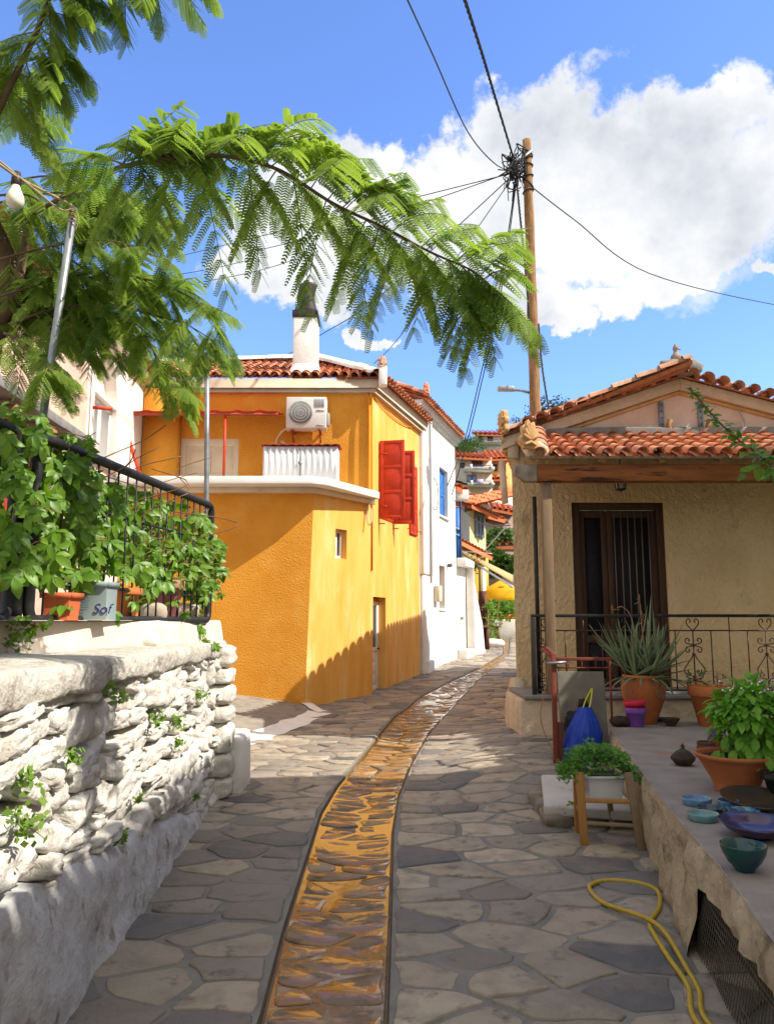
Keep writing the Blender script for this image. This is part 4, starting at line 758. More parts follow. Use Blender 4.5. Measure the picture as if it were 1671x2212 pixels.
# the double door
mb = MB(); P = V((dl, YF + .16, FLZ + .055)); W, H = dr_ - dl, dz - FLZ - .055; U = V((1, 0, 0)); n_ = V((0, -1, 0)); Z = V((0, 0, 1))
def bar_(mb, u0, u1, z0, z1, d0, d1): mb.prism([P + U * u0 + Z * z0 + n_ * d0, P + U * u1 + Z * z0 + n_ * d0, P + U * u1 + Z * z1 + n_ * d0, P + U * u0 + Z * z1 + n_ * d0], n_ * (d1 - d0))
bar_(mb, 0, .12, 0, H, 0, .12); bar_(mb, W - .1, W, 0, H, 0, .12); bar_(mb, .12, W - .1, H - .1, H, .002, .118); mb.build('door_frame', door_wood, rh, bevel=.008)
for nm, u0, u1 in (('door', .125, .52), ('door', .53, W - .105)):
    mb = MB(); s = .075 if u0 < .3 else .09
    bar_(mb, u0, u0 + s, .0, H - .11, .03, .075); bar_(mb, u1 - s, u1, .0, H - .11, .03, .075); 
    for z in (0., .62, H - .22): bar_(mb, u0 + s, u1 - s, z, z + .11, .032, .073)
    dr = mb.build(nm, door_wood, rh, bevel=.006); pm = MB(); bar_(pm, u0 + s, u1 - s, .73, H - .22, .036, .046); bar_(pm, u0 + s, u1 - s, .11, .62, .036, .05); pm.build('panel', door_panel, dr)
    if u0 > .3:
        gm = MB()
        for k in range(6): x = u0 + s + .02 + (u1 - u0 - 2 * s - .04) * k / 5; gm.tube([P + U * x + Z * .70 + n_ * .085, P + U * x + Z * (H - .13) + n_ * .085], .009, 6)
        gm.build('bars', mat('bar_metal', (.22, .17, .12), rough=.5, metal=.4), dr)
        k = MB(); k.bb(P + U * (u0 + .02) + Z * 1.0 + n_ * .078, P + U * (u0 + .05) + Z * 1.18 + n_ * .09); k.tube([P + U * (u0 + .035) + Z * 1.1 + n_ * .09, P + U * (u0 + .035) + Z * 1.1 + n_ * .13, P + U * (u0 + .13) + Z * 1.1 + n_ * .13], .01, 6); k.build('handle', mat('old_brass', (.3, .2, .08), rough=.4, metal=.8), dr)
# fittings on the gable and under the porch
for px in (1426, 1510):
    a, b = atY(px, 868, YF - .03), atY(px, 938, YF - .03); mb = MB(); mb.bb((a.x - .035, YF - .04, b.z), (a.x + .035, YF - .004, a.z)); br = mb.build('wall_bracket', mat('blue_grey_iron', (.22, .28, .34), c2=(.3, .3, .3), ns=14, rough=.5, metal=.3), rh)
    for k in range(5): z = b.z + (a.z - b.z) * (k + .5) / 5; h = MB(); h.tube([V((a.x, YF - .039, z)), V((a.x, YF - .045, z))], .011, 8); h.build('bolt', dark, br)
    w = MB(); w.beam((a.x + .03, YF - .08, b.z - .04), (a.x + .09, YF - .14, b.z + .2), .06, .05, up=(0, 1, 0)); w.build('wood_stub', rafter_wood, br)
mb = MB(); a = atY(1582, 852, YF - .03); mb.tube(smoothpath([a, a + V((.05, -.01, -.2)), a + V((.14, -.02, -.45)), a + V((.12, -.02, -.6)), a + V((0, -.02, -.52))], 8), .008, 5); mb.build('hanging_wire', mat('pale_wire', (.4, .34, .28), rough=.6), rh)
lp = thing('porch_lantern', 'small black framed lantern hanging under the porch beam above the door', 'lantern', atY(1340, 1062, YP + .35))
q = lp.location.copy(); mb = MB()
for sx in (-1, 1):
    for sy in (-1, 1): mb.tube([q + V((sx * .075, sy * .075, .24)), q + V((sx * .05, sy * .05, .03))], .008, 5)
for (z, r_) in ((.24, .08), (.03, .052)): mb.box(q + V((0, 0, z)), (r_ * 2.1, r_ * 2.1, .018))
mb.tube([q, q + V((0, 0, .03))], [.012, .03], 8); mb.tube([q + V((0, 0, .24)), q + V((0, 0, .62))], .01, 6); mb.build('frame', black_iron, lp)
mb = MB(); mb.add([q + V((a * k, b * k, z)) for z, k in ((.04, .045), (.232, .07)) for a, b in ((-1, -1), (1, -1), (1, 1), (-1, 1))], [(0, 1, 5, 4), (1, 2, 6, 5), (2, 3, 7, 6), (3, 0, 4, 7)]); mb.build('glass', mat('milky_glass', (.5, .45, .36), rough=.3), lp)
mb = MB(); mb.bb((atY(1152, 1070, YP + .02).x, YP + .1, FLZ + .06), (atY(1157, 1070, YP + .02).x + .02, YP + .13, atY(1155, 1070, YP).z))
tag(mb.build('black_pipe', black_iron, loc=(atY(1154, 1300, YP).x, YP + .1, FLZ)), 'slim black iron upright standing left of the grey wooden porch post', 'pole')
# ------------------------------------------------------------------ porch railing with scrolls
rail_m = mat('railing_iron', (.045, .022, .02), c2=(.12, .045, .03), ns=9, contrast=(.45, .7), rough=.6, spec=.4, bump=.2, bs=70, bd=.002)
RX0 = atY(1147, 1400, YP).x; RT = atY(1400, 1330, YP).z; RB = FLZ + .10
ra = thing('porch_railing', 'black wrought iron porch railing with scrolled uprights and plain bars', 'railing', (RX0, YP, FLZ + .055))
mb = MB(); mb.bb((RX0, YP - .022, RT - .02), (XR, YP + .022, RT + .02)); mb.build('top_rail', black_iron, ra, bevel=.005)
mb = MB(); mb.bb((RX0, YP - .012, RT - .2), (XR, YP + .012, RT - .182)); mb.build('cross_rail', rail_m, ra); mb = MB(); mb.bb((RX0, YP - .012, RB), (XR, YP + .012, RB + .022)); mb.build('cross_rail', rail_m, ra)
mb = MB(); mb.bb((RX0 - .002, YP - .03, FLZ - .3), (RX0 + .055, YP + .03, RT - .021)); mb.build('end_post', black_iron, ra, bevel=.004)
def spiral(mb, c, r, a0, turns, sgn, tail, rad=.0075):
    P = []
    for k in range(16): t = k / 15; rr = r * (.22 + .78 * t); an = a0 + sgn * turns * 2 * math.pi * t; P.append(V(c) + V((math.cos(an) * rr, 0, math.sin(an) * rr)))
    mb.tube(smoothpath(P + [V(tail)], 2), rad, 5)
def scroll(x):
    mb = MB(); Y = YP; c = lambda dx, z: V((x + dx, Y, z)); zt, zb = RT - .2, RB + .02
    mb.tube([c(0, zb), c(0, zt)], .009, 6)
    for s in (-1, 1):
        mb.tube(smoothpath([c(0, RT - .19), c(s * .03, RT - .165), c(s * .075, RT - .11), c(s * .075, RT - .06), c(s * .045, RT - .04), c(s * .025, RT - .07), c(s * .04, RT - .09)], 5), .0075, 5)
        for (zc_, sg) in ((zt - .13, 1), (zt - .23, -1)): mb.tube(smoothpath([c(0, zt - .18), c(s * .045, zc_ - sg * .035), c(s * .095, zc_ - sg * .02), c(s * .105, zc_ + sg * .02), c(s * .075, zc_ + sg * .04), c(s * .05, zc_ + sg * .015), c(s * .07, zc_)], 5), .0075, 5)
        mb.tube(smoothpath([c(0, zt - .27), c(s * .025, zt - .33), c(s * .09, zt - .42), c(s * .13, zt - .48), c(s * .12, zt - .54), c(s * .085, zt - .53), c(s * .09, zt - .49)], 5), .0075, 5)
        for (zc_, sg) in ((zb + .17, 1), (zb + .07, -1)): mb.tube(smoothpath([c(0, zb + .12), c(s * .045, zc_ - sg * .035), c(s * .095, zc_ - sg * .02), c(s * .105, zc_ + sg * .02), c(s * .075, zc_ + sg * .04), c(s * .05, zc_ + sg * .015), c(s * .07, zc_)], 5), .0075, 5)
    for z in (zt - .18, zb + .12, zt - .29): blob(mb, c(0, z), (.04, .04, .04), 3, sub=4)
    mb.build('scroll_upright', rail_m, ra, smooth=True)
PIT = .945; xs_ = atY(1497, 1400, YP).x
for k in range(-2, 4):
    x = xs_ + k * PIT
    if RX0 + .1 < x < XR - .2: scroll(x)
    for j in (1, 2, 3):
        xb = x + PIT * (j / 4)
        if RX0 + .08 < xb < XR - .1: mb = MB(); mb.tube([V((xb, YP, RB + .02)), V((xb + random.uniform(-.008, .008), YP, RT - (.02 if j == 2 else .2)))], .0085, 6); mb.build('bar', rail_m, ra)
x = RX0 + .13; mb = MB(); mb.tube([V((x, YP, RB + .02)), V((x, YP, RT - .02))], .0085, 6); mb.build('bar', rail_m, ra)
# ------------------------------------------------------------------ raised concrete platform
def ztop(x, y): return .50 - .15 * min(1, max(0, (y - 6.0) / 4.2)) * .75
def onTop(px, py): return hit(px, py, ztop)
slab = mat('platform_concrete', (.30, .265, .235), c2=(.22, .195, .175), ns=4, stain=(.40, .12, .065), ss=1.1, sl=(.60, .70), rough=.9, bump=.4, bs=60, bd=.008)
pwall = mat('crumbling_plaster', (.50, .40, .265), c2=(.40, .32, .215), ns=4, contrast=(.4, .65), stain=(.20, .165, .11), ss=4.5, sl=(.52, .66), rough=.95, bump=1., bs=18, bd=.03, bdet=9)
ET = [onTop(*p) for p in [(1310, 1571), (1338, 1606), (1366, 1645), (1405, 1697), (1450, 1757), (1515, 1832), (1585, 1917), (1668, 2035)]]; ET = [ET[0] + V((.02, .6, 0))] + ET + [ET[-1] + V((-.28, -1.6, 0)), ET[-1] + V((-.4, -3.6, 0))]
EB = lerpf(sorted([(p.y, p.x) for p in [G(1394, 1838), G(1440, 1950), G(1487, 2068), G(1550, 2202)]] + [(8.2, 2.26), (10.2, 2.5), (-1, .9)]))
pf = thing('concrete_platform', 'raised grey concrete platform with a crumbling plastered front wall along the right side', 'platform', (2.6, 6, 0))
mb = MB(); P = smoothpath(ET, 8); n = len(P); far = 7.9
for a, b in zip(P, P[1:]):
    for k in range(8): x0 = [a.x + (far - a.x) * (k / 8) ** 2, a.x + (far - a.x) * ((k + 1) / 8) ** 2]; x1 = [b.x + (far - b.x) * (k / 8) ** 2, b.x + (far - b.x) * ((k + 1) / 8) ** 2]; mb.quad((x0[0], a.y, ztop(0, a.y)), (x0[1], a.y, ztop(0, a.y)), (x1[1], b.y, ztop(0, b.y)), (x1[0], b.y, ztop(0, b.y)))
a = P[0]; mb.quad((a.x, a.y, ztop(0, a.y)), (far, a.y, ztop(0, a.y)), (far, a.y, -.1), (a.x, a.y, -.1)); mb.build('platform_top', slab, pf)
mb = MB(); m_ = 14; rows = []
VY0, VY1 = 2.75, 3.95                                 # the netted opening in the wall
for i, p in enumerate(P):
    for k in range(m_ + 1):
        t = k / m_; zt = ztop(0, p.y) + .004; xb = min(EB(p.y), p.x + .15); z = zt * (1 - t) - .08 * t; x = p.x + (xb - p.x) * t
        jag = (.022 + .02 * (t > .04)) * noise.noise((x * 3, p.y * 9, z * 9)) + .03 * noise.noise((x, p.y * 2.6, z * 3)) * min(1, t * 5)
        rows.append((x - .0 + jag + (.0 if t > 0 else .012), p.y, z + (.006 * noise.noise((p.y * 20, 1, 2)) if k == 0 else 0)))
F = []
for i in range(n - 1):
    for k in range(m_):
        if VY0 < (P[i].y + P[i + 1].y) / 2 < VY1 and 4 <= k < 12: continue
        F.append((i * (m_ + 1) + k, i * (m_ + 1) + k + 1, (i + 1) * (m_ + 1) + k + 1, (i + 1) * (m_ + 1) + k))
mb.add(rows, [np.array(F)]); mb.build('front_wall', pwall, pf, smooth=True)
lx = lambda y, z: np.interp(y, [p.y for p in reversed(P)], [p.x for p in reversed(P)]) * (z / .5) + EB(y) * (1 - z / .5)
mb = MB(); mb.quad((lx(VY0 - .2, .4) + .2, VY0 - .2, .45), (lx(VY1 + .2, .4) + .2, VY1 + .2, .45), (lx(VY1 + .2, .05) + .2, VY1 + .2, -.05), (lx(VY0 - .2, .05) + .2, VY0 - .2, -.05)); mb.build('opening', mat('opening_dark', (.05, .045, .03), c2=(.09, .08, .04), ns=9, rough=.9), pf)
mb = MB()
for k in range(46):
    y = VY0 - .05 + (VY1 - VY0 + .1) * k / 45; mb.tube([V((lx(y, .4) + .05, y, .4)), V((lx(y, .02) + .05 + .02 * noise.noise((y * 4, 0, 0)), y + .03, .02))], .0022, 4)
for k in range(14): z = .03 + .37 * k / 13; mb.tube([V((lx(y, z) + .05 + .012 * noise.noise((y * 5, z * 9, 0)), y, z + .008 * noise.noise((y * 6, k, 0)))) for y in np.linspace(VY0 - .05, VY1 + .05, 18)], .0022, 4)
mb.build('wire_netting', mat('netting', (.16, .14, .10), rough=.6, metal=.3), pf)
# ------------------------------------------------------------------ utility pole, lamp and cables
pole_wood = mat('pole_wood', (.36, .21, .10), c2=(.24, .13, .06), ns=4, contrast=(.4, .65), stain=(.11, .06, .035), ss=5, sl=(.56, .66), rough=.9, bump=.9, bs=14, bd=.03, stretch=(3, 3, .4))
YU = 18.75; pb, ptp = atY(1151, 900, YU), atY(1137, 303, YU); pb0 = V((pb.x + .09, YU, .2))
up = thing('utility_pole', 'tall rough wooden utility pole rising behind the tan house', 'utility pole', pb0)
mb = MB(); PP = [pb0.lerp(ptp, k / 26) + V((.018 * noise.noise((k * .8, 0, 0)), 0, 0)) for k in range(27)]; mb.tube(PP, [(.165 - .055 * k / 26) * (1 + .07 * (k % 5 == 2)) for k in range(27)], 14, jit=.03); mb.build('pole', pole_wood, up, smooth=True)
mb = MB()
for k, z in enumerate((.38, .55, .72, 1.05, 1.25, 1.45)):
    c = ptp - V((0, 0, z)); tl = random.uniform(-.14, .14); mb.tube([c + V((.135 * math.cos(t), .135 * math.sin(t), tl * math.cos(t))) for t in np.linspace(0, 2 * math.pi * 1.05, 24)], .018, 5)
mb.build('wire_wraps', cable_m, up)
mb = MB(); mb.beam(ptp + V((.1, -.14, -.38)), ptp + V((-.35, -.1, -.75)), .06, .06); mb.build('bracket', galv, up)
HUB = atY(1112, 362, YU - .15); mb = MB(); rd = random.Random(4)
for k in range(60):
    a = HUB + V((rd.gauss(0, .10), rd.gauss(0, .1), rd.gauss(0, .22))); mb.tube(smoothpath([a, a + V((rd.gauss(0, .12), rd.gauss(0, .1), rd.gauss(-.08, .15))), a + V((rd.gauss(0, .14), rd.gauss(0, .1), rd.gauss(-.2, .2)))], 5), rd.uniform(.008, .02), 5)
for k in range(8): c = HUB + V((rd.gauss(0, .06), 0, rd.uniform(-.35, .3))); mb.box(c, (.08, .08, .12), Matrix.Rotation(rd.uniform(-.6, .6), 3, 'Y'))
for k in range(6): c = HUB + V((.22, 0, rd.uniform(-.3, .25))); mb.tube([HUB + V((0, 0, rd.uniform(-.2, .2))), c, ptp + V((-.08, -.1, c.z - ptp.z))], .012, 5)
mb.build('cable_junction', cable_m, up)
lamp = thing('street_lamp', 'flat grey street lamp on a short arm fixed to the wooden utility pole', 'street lamp', atY(1150, 845, YU - .1))
a, b = atY(1148, 850, YU), atY(1108, 843, YU); mb = MB(); mb.tube([a, a.lerp(b, .6) + V((0, 0, .03)), b], .035, 8); mb.build('arm', galv, lamp)
c = atY(1092, 842, YU); mb = MB(); mb.prism([c + V((-.2, -.13, -.03)), c + V((.2, -.11, -.04)), c + V((.22, .11, -.03)), c + V((-.2, .13, -.02))], V((.0, 0, .11))); mb.build('lamp_head', mat('lamp_grey', (.35, .37, .39), rough=.4, metal=.3), lamp, bevel=.025)
def cable(pts, r, label, name='cable', group='cables strung from the utility pole', m=None, twist=False, hang=0.):
    mb = MB()
    if len(pts) == 2: pts = sag(pts[0], pts[1], hang)
    else: pts = smoothpath(pts, 8)
    if twist:
        for ph in (0, 2.1, 4.2): mb.tube([p + V((math.cos(i * .9 + ph), 0, math.sin(i * .9 + ph))) * r * .9 for i, p in enumerate(smoothpath(pts, 3))], r * .75, 5)
    else: mb.tube(pts, r, 6)
    return tag(mb.build(name, m or cable_m, loc=pts[0], smooth=True), label, 'cable', group)
cable([HUB + V((-.05, 0, .3)), atY(1070, 215, 14.5), atY(1040, 115, 12), atY(1000, -10, 9.5)], .019, 'thick twisted black cable running steeply up from the pole to the top of the photo', twist=True)
cable([HUB + V((-.02, 0, -.1)), atY(1070, 355, 17.6), atY(1010, 285, 15.5), atY(935, 120, 12.5), atY(873, -15, 10)], .0135, 'thin black cable curving up from the pole left of the twisted cable')
cable([HUB + V((-.05, 0, -.1)), atY(560, 540, 26)], .0135, 'upper of two pale cables going left from the pole behind the feathery branch', hang=.15)
cable([HUB + V((-.05, 0, -.15)), atY(340, 565, 34), atY(250, 580, 38)], .0145, 'lower of two pale cables going left from the pole behind the feathery branch')
cable([HUB + V((-.05, 0, -.2)), atY(820, 640, 22), atY(690, 725, 24), atY(590, 785, 26)], .0135, 'black cable descending from the pole to the orange roof behind the chimney')
cable([HUB + V((-.05, 0, -.25)), atY(880, 705, 21), atY(808, 785, 19.5)], .011, 'thin black cable dropping from the pole to the corner of the orange roof')
cable([HUB + V((0, 0, -.4)), atY(1075, 640, 20), atY(1028, 850, 21.5), atY(1000, 960, 21.9), Ws(958, 1050) + DEn * .1], .0145, 'left of two dark cables falling from the pole onto the white house wall')
cable([HUB + V((.02, 0, -.4)), atY(1080, 640, 20), atY(1034, 850, 21.5), atY(1004, 970, 21.9), Ws(968, 1070) + DEn * .1], .0145, 'right of two dark cables falling from the pole onto the white house wall')
cable([HUB + V((.03, 0, -.35)), atY(1121, 450, YU - .22), atY(1130, 540, YU - .24), atY(1139, 640, YU - .22), atY(1146, 760, YU - .2)], .019, 'thick twisted cable clinging to the left side of the wooden pole', twist=True)
cable([atY(1163, 700, YU), atY(1170, 790, YU - .6), atY(1184, 880, YU - 1)], .017, 'short black cable right of the pole dropping to the tan house roof', twist=True)
cable([ptp + V((.1, -.1, -1.4)), atY(1240, 475, 20), atY(1400, 590, 22), atY(1671, 658, 26), atY(1850, 680, 29)], .015, 'long thin cable sagging from the pole across the white cloud to the right')
cable([atY(420, 612, 40), atY(545, 588, 36), atY(640, 560, 33)], .018, 'lowest of the far cables showing between the leaves left of the chimney', group='far cables behind the leaves')
cable([atY(360, 597, 40), atY(460, 580, 38), atY(560, 556, 36)], .018, 'middle one of the far cables showing between the leaves left of the chimney', group='far cables behind the leaves')
cable([Ws(966, 1075) + DEn * .12, atY(1010, 1110, 21.5), atY(1050, 1135, 20), atY(1101, 1135, 18)], .012, 'black cable sagging across the street from the white house to the tan house', group='street cables')
# ------------------------------------------------------------------ dry stone wall on the left
wash_stone = mat('limewashed_stone', (.68, .655, .60), c2=(.52, .48, .41), ns=6, contrast=(.42, .72), stain=(.27, .225, .165), ss=7, sl=(.57, .72), rough=.95, spec=.1, bump=1.0, bs=24, bd=.018, bdet=9)
wash_plaster = mat('limewashed_render', (.60, .60, .59), c2=(.46, .44, .42), ns=8, contrast=(.4, .65), stain=(.26, .21, .17), ss=7, sl=(.55, .68), rough=.95, spec=.1, bump=.9, bs=26, bd=.016, bdet=9)
wash_cap = mat('coping_render', (.60, .57, .51), c2=(.46, .42, .35), ns=6, stain=(.30, .26, .2), ss=9, sl=(.54, .68), rough=.95, bump=1., bs=22, bd=.03, bdet=10)
earth_gap = mat('wall_core', (.16, .14, .115), c2=(.10, .085, .06), ns=9, rough=1.)
WX = lambda y: -1.20 - .0507 * y
sw = thing('stone_wall', 'whitewashed dry stone wall with a thick plastered coping on the left of the lane', 'stone wall', (-1.6, 4, 0))
ZBs = lerpf([(-2, .68), (2.6, .66), (3.4, .56), (4.6, .42), (5.6, .26), (6.6, .08), (7.5, -.05)])
mb = MB(); mb.prism([V((WX(-3) - .13, -3, -.2)), V((WX(7.38) - .13, 7.38, -.2)), V((-5.2, 7.38, -.2)), V((-5.2, -3, -.2))], V((0, 0, 1.5))); mb.build('core', earth_gap, sw)
mb = MB(); rd = random.Random(21); z = -.04; k = 0
while z < 1.27:
    h = rd.choice((.09, .12, .15, .18, .22)); h = min(h, 1.30 - z) if 1.30 - z > .08 else .08; y = .3 + rd.uniform(0, .3)
    while y < 7.46:
        w = rd.uniform(.13, .42) * (1 if h < .15 else 1.1); w = min(w, max(.12, 7.5 - y)); zz = z + h / 2 + rd.uniform(-.012, .012)
        hh = h * rd.uniform(.8, 1.12); yy = y + w / 2; zz += .035 * noise.noise((yy * 1.1, z * 3, 7)) * 2
        if zz > ZBs(yy) - .02:
            split = h > .17 and rd.random() < .5; parts_ = [(zz, hh)] if not split else [(zz - hh * .24, hh * .5), (zz + hh * .26, hh * .5)]
            for (pz, ph) in parts_:
                k += 1; dp = rd.uniform(.19, .27); R_ = Matrix.Rotation(rd.gauss(0, .13), 3, 'X') @ Matrix.Rotation(rd.gauss(0, .09), 3, 'Z')
                blob(mb, (WX(yy) - .10 + rd.uniform(-.03, .035), yy, pz), (dp, w * rd.uniform(.93, 1.02), ph * rd.uniform(.88, 1.03)), k, sub=9, p=rd.choice((5., 7., 10.)), amp=.17, fr=2.3, rot=R_)
        y += w + rd.uniform(.0, .014)
    z += h * .98
for k_, (z0, h) in enumerate(((.0, .18), (.19, .2), (.4, .27), (.68, .14), (.83, .18), (1.02, .14), (1.17, .2))):   # corner blocks
    blob(mb, (WX(7.4) - .06, 7.36 + rd.uniform(-.03, .03), z0 + h / 2), (.42, .36, h * 1.02), 200 + k_, sub=8, p=5, amp=.1)
    blob(mb, (WX(7.4) - .62, 7.38, z0 + h / 2), (.6, .28, h * 1.02), 230 + k_, sub=7, p=5, amp=.1)
mb.build('stones', wash_stone, sw, smooth=True)
def lump(mb, f, ys, ts, seed, amp=.03):
    vs = [];
    for y in ys:
        for t in ts: x, yy, z = f(y, t); q = V((x, yy, z)); vs.append((x + amp * (noise.fractal(q * 2.2 + V((seed, 0, 0)), 1, 2, 4) + .35 * noise.noise(q * 14)), yy, z + amp * .6 * noise.noise(q * 3 + V((0, seed, 0)))))
    n, m_ = len(ys), len(ts); mb.add(vs, [np.array([(i * m_ + k, i * m_ + k + 1, (i + 1) * m_ + k + 1, (i + 1) * m_ + k) for i in range(n - 1) for k in range(m_ - 1)])])
mb = MB()
def plast(y, t):
    zt = ZBs(y) + .05 * noise.noise((0, y * 2.2, 3)) + .02 * noise.noise((0, y * 8, 3)); z = -.1 + (zt + .1) * t; return (WX(y) + .035 + .05 * (1 - t) - (.12 if t > .985 else 0) + .03 * math.sin(min(1, (1 - t) * 6) * 1.57) - .03, y, z)
lump(mb, plast, np.linspace(-3, 7.46, 150), list(np.linspace(0, .95, 16)) + [.98, 1.], 3, .04); mb.build('render_skirt', wash_plaster, sw, smooth=True)
mb = MB(); prof = [(-.10, 1.285), (.02, 1.28), (.05, 1.288), (.058, 1.305), (.06, 1.35), (.055, 1.395), (.04, 1.412), (-.02, 1.42), (-.25, 1.43), (-.6, 1.44), (-1.0, 1.44)]
def cope(y, t): i = int(round(t)); o, z = prof[i]; return (WX(y) + o + (.02 * noise.noise((0, y * 1.5, 1)) if i < 6 else 0), y, z + (.035 * noise.noise((1, y * 2.3, 2)) if i < 4 else 0))
lump(mb, cope, np.linspace(-3, 7.43, 300), range(len(prof)), 8, .036)
y = 7.43; mb.poly([V(cope(y, i)) for i in range(len(prof))] + [V((WX(y) - 1, y, 1.18))]); mb.build('coping', wash_cap, sw, smooth=True)
RN, RF = V((-1.90, 4.12, 1.6)), V((-1.545, 6.72, 1.6))
mb = MB(); PL = [V((-2.35, -3)), V((-2.2, 2.0)), V((RN.x + .04, RN.y - .12)), V((RF.x - .02, RF.y)), V((RF.x - .03, 7.4)), V((-5.2, 7.4)), V((-5.2, -3))]
PL2 = [V((p.x, p.y, 1.36)) for p in smoothpath([V((p.x, p.y, 0)) for p in PL[:5]], 14)]
vs = []; zz = [1.36, 1.42, 1.48, 1.54, 1.585, 1.60]
for i, p in enumerate(PL2):
    for k, z in enumerate(zz): vs.append((p.x + .045 * (1 - k / 5) + .02 * noise.noise((p.y * 2.5, z * 3, 4)) + (.008 * noise.noise((p.y * 9, z * 9, 2))), p.y, z))
    vs.append((p.x - .3, p.y, 1.60))
m_ = 7; mb.add(vs, [np.array([(i * m_ + k, i * m_ + k + 1, (i + 1) * m_ + k + 1, (i + 1) * m_ + k) for i in range(len(PL2) - 1) for k in range(6)])]); mb.build('upstand', mat('upstand_render', (.70, .62, .50), c2=(.6, .52, .42), ns=4, stain=(.42, .36, .28), ss=5, sl=(.6, .75), rough=.95, bump=.5, bs=22, bd=.012), sw, smooth=True)
mb = MB(); mb.quad((-2.0, -3, 1.598), (-1.62, 7.4, 1.598), (-5.2, 7.4, 1.598), (-5.2, -3, 1.598)); mb.quad((-1.6, 7.395, -.2), (-5.2, 7.395, -.2), (-5.2, 7.395, 1.598), (-1.6, 7.395, 1.598)); mb.build('yard_paving', concrete_g, sw)
q = onZ(492, 1712, 0.); mb = MB(); q1 = G(517, 1722); mb.prism([V((-1.9, 7.45, -.1)), V((q1.x, 7.46, -.1)), V((q1.x - .02, 8.05, -.1)), V((-1.95, 8.05, -.1))], V((0, 0, .62)))
tag(mb.build('plaster_block', limewash, loc=(-1.6, 7.7, 0), bevel=.05), 'low cream plastered block at the far foot of the stone wall', 'block')
q = onZ(318, 1397, 1.42); mb = MB(); blob(mb, q + V((0, 0, .045)), (.16, .12, .11), 5, sub=8, p=2.4, amp=.08); tag(mb.build('stone', limewash, loc=q, smooth=True), 'rounded white stone lying on the coping of the stone wall', 'stone')
# tufts in the wall joints
weed_m = mat('weed_green', (.10, .20, .03), c2=(.18, .28, .05), ns=8, island=[(.07, .16, .02), (.14, .26, .04), (.22, .32, .06)], rough=.7, transl=.3)
def tuft(loc, r, n, label, seed, name='weed', nrm=(1, -.2, .2), group='weeds growing from the stone wall', hgt=1.):
    rd = random.Random(seed); mb = MB(); c = Vector(loc); nr = Vector(nrm).normalized()
    for k in range(n):
        d = V((rd.gauss(0, .6), rd.gauss(0, 1), rd.gauss(.1, 1) * hgt)); d = (d.normalized() * rd.uniform(.2, 1.) * r) + nr * rd.uniform(.2, .8) * r
        p = c + d; s = rd.uniform(.010, .02) * (1 + r * 2); a = V((rd.gauss(0, 1), rd.gauss(0, 1), rd.gauss(0, .6))).normalized() * s; b = a.cross(nr).normalized() * s * .6
        if b.length > 0: mb.quad(p - a, p - b, p + a, p + b)
        if k % 5 == 0: mb.tube([c, c.lerp(p, .6) + nr * .01, p], .0018, 3)
    return tag(mb.build(name, weed_m, loc=loc), label, 'weed', group)
wl = lambda px, py: onwall(px, py, (WX(0) + .03, 0), (WX(7) + .03, 7))
for k, (px, py, r, lab) in enumerate([(225, 1498, .06, 'light green tuft in the joint just under the coping, left of the dark one'), (255, 1508, .045, 'small dark tuft right under the coping near the middle of the wall'), (333, 1560, .07, 'dense green tuft between stones, left one of a side by side pair'),
        (377, 1562, .07, 'dense green tuft between stones, right one of a side by side pair'), (378, 1606, .05, 'green tuft just below the side by side pair of tufts'), (422, 1506, .08, 'green tuft in the upper joints beside the corner stones of the wall'), (35, 1775, .10, 'yellow green trailing tuft at the left end of the wall'),
        (38, 1690, .05, 'small tuft in the joints at the left edge of the wall, uppermost there'), (150, 1640, .05, 'small yellow green tuft in a joint left of the wall centre'), (296, 1722, .035, 'tiny dark tuft low in the joints in the middle of the wall'), (420, 1722, .035, 'tiny tuft low on the shaded corner of the wall'), (437, 1822, .03, 'dark tuft at the foot of the wall near its far corner'),
        (255, 1812, .05, 'dark mossy tuft under the lowest course of stones'), (333, 1884, .03, 'small green tuft growing in the smooth render near the ground')]):
    p = wl(px, py); tuft(p, r, int(500 * r) + 10, lab, k + 50)
p = onZ(62, 1352, 1.55); tuft(V((-1.93, 3.9, 1.50)), .13, 150, 'bushy grey green weed hanging at the foot of the black railing posts', 90, group=None, nrm=(.8, -.5, -.3))
# ------------------------------------------------------------------ black railings, light poles
HR = 1.0
def rpanel(name, P, Q, label, H, nb, group='black tube railings on the stone wall'):
    P, Q = Vector(P), Vector(Q); d = (Q - P); L = d.length; d.normalize(); t = thing(name, label, 'railing', P, group); Z = V((0, 0, 1)); c = .07
    loop = []
    for (u, z, a0) in ((L - c, H - c, 0), (c, H - c, 90), (c, c, 180), (L - c, c, 270)):
        for k in range(5): a = R(a0 + 90 * k / 4); loop.append(P + d * (u + c * math.cos(a)) + Z * (z + c * math.sin(a)))
    mb = MB(); mb.tube(loop + [loop[0], loop[1]], .031, 10, cap=False); mb.build('frame', black_iron, t, smooth=True)
    for k in range(nb):
        u = L * (k + 1) / (nb + 1); mb = MB(); mb.tube([P + d * u + Z * .03, P + d * u + Z * (H - .03)], .0065, 6); mb.build('bar', black_iron, t)
    for z in (.2, .68):
        mb = MB(); mb.tube([P + d * .03 + Z * z, P + d * (L - .03) + Z * z], .008, 6); mb.build('cross_bar', black_iron, t)
    return t
rpanel('tube_railing', RN, RF, 'black tube railing panel with thin bars overgrown by creeper, ending at the wall corner', HR, 19)
rpanel('tube_railing', V((-2.35, 1.6, 1.6)), V((-1.965, 4.02, 1.6)), 'black tube railing panel cut by the left edge of the photo', HR, 17)
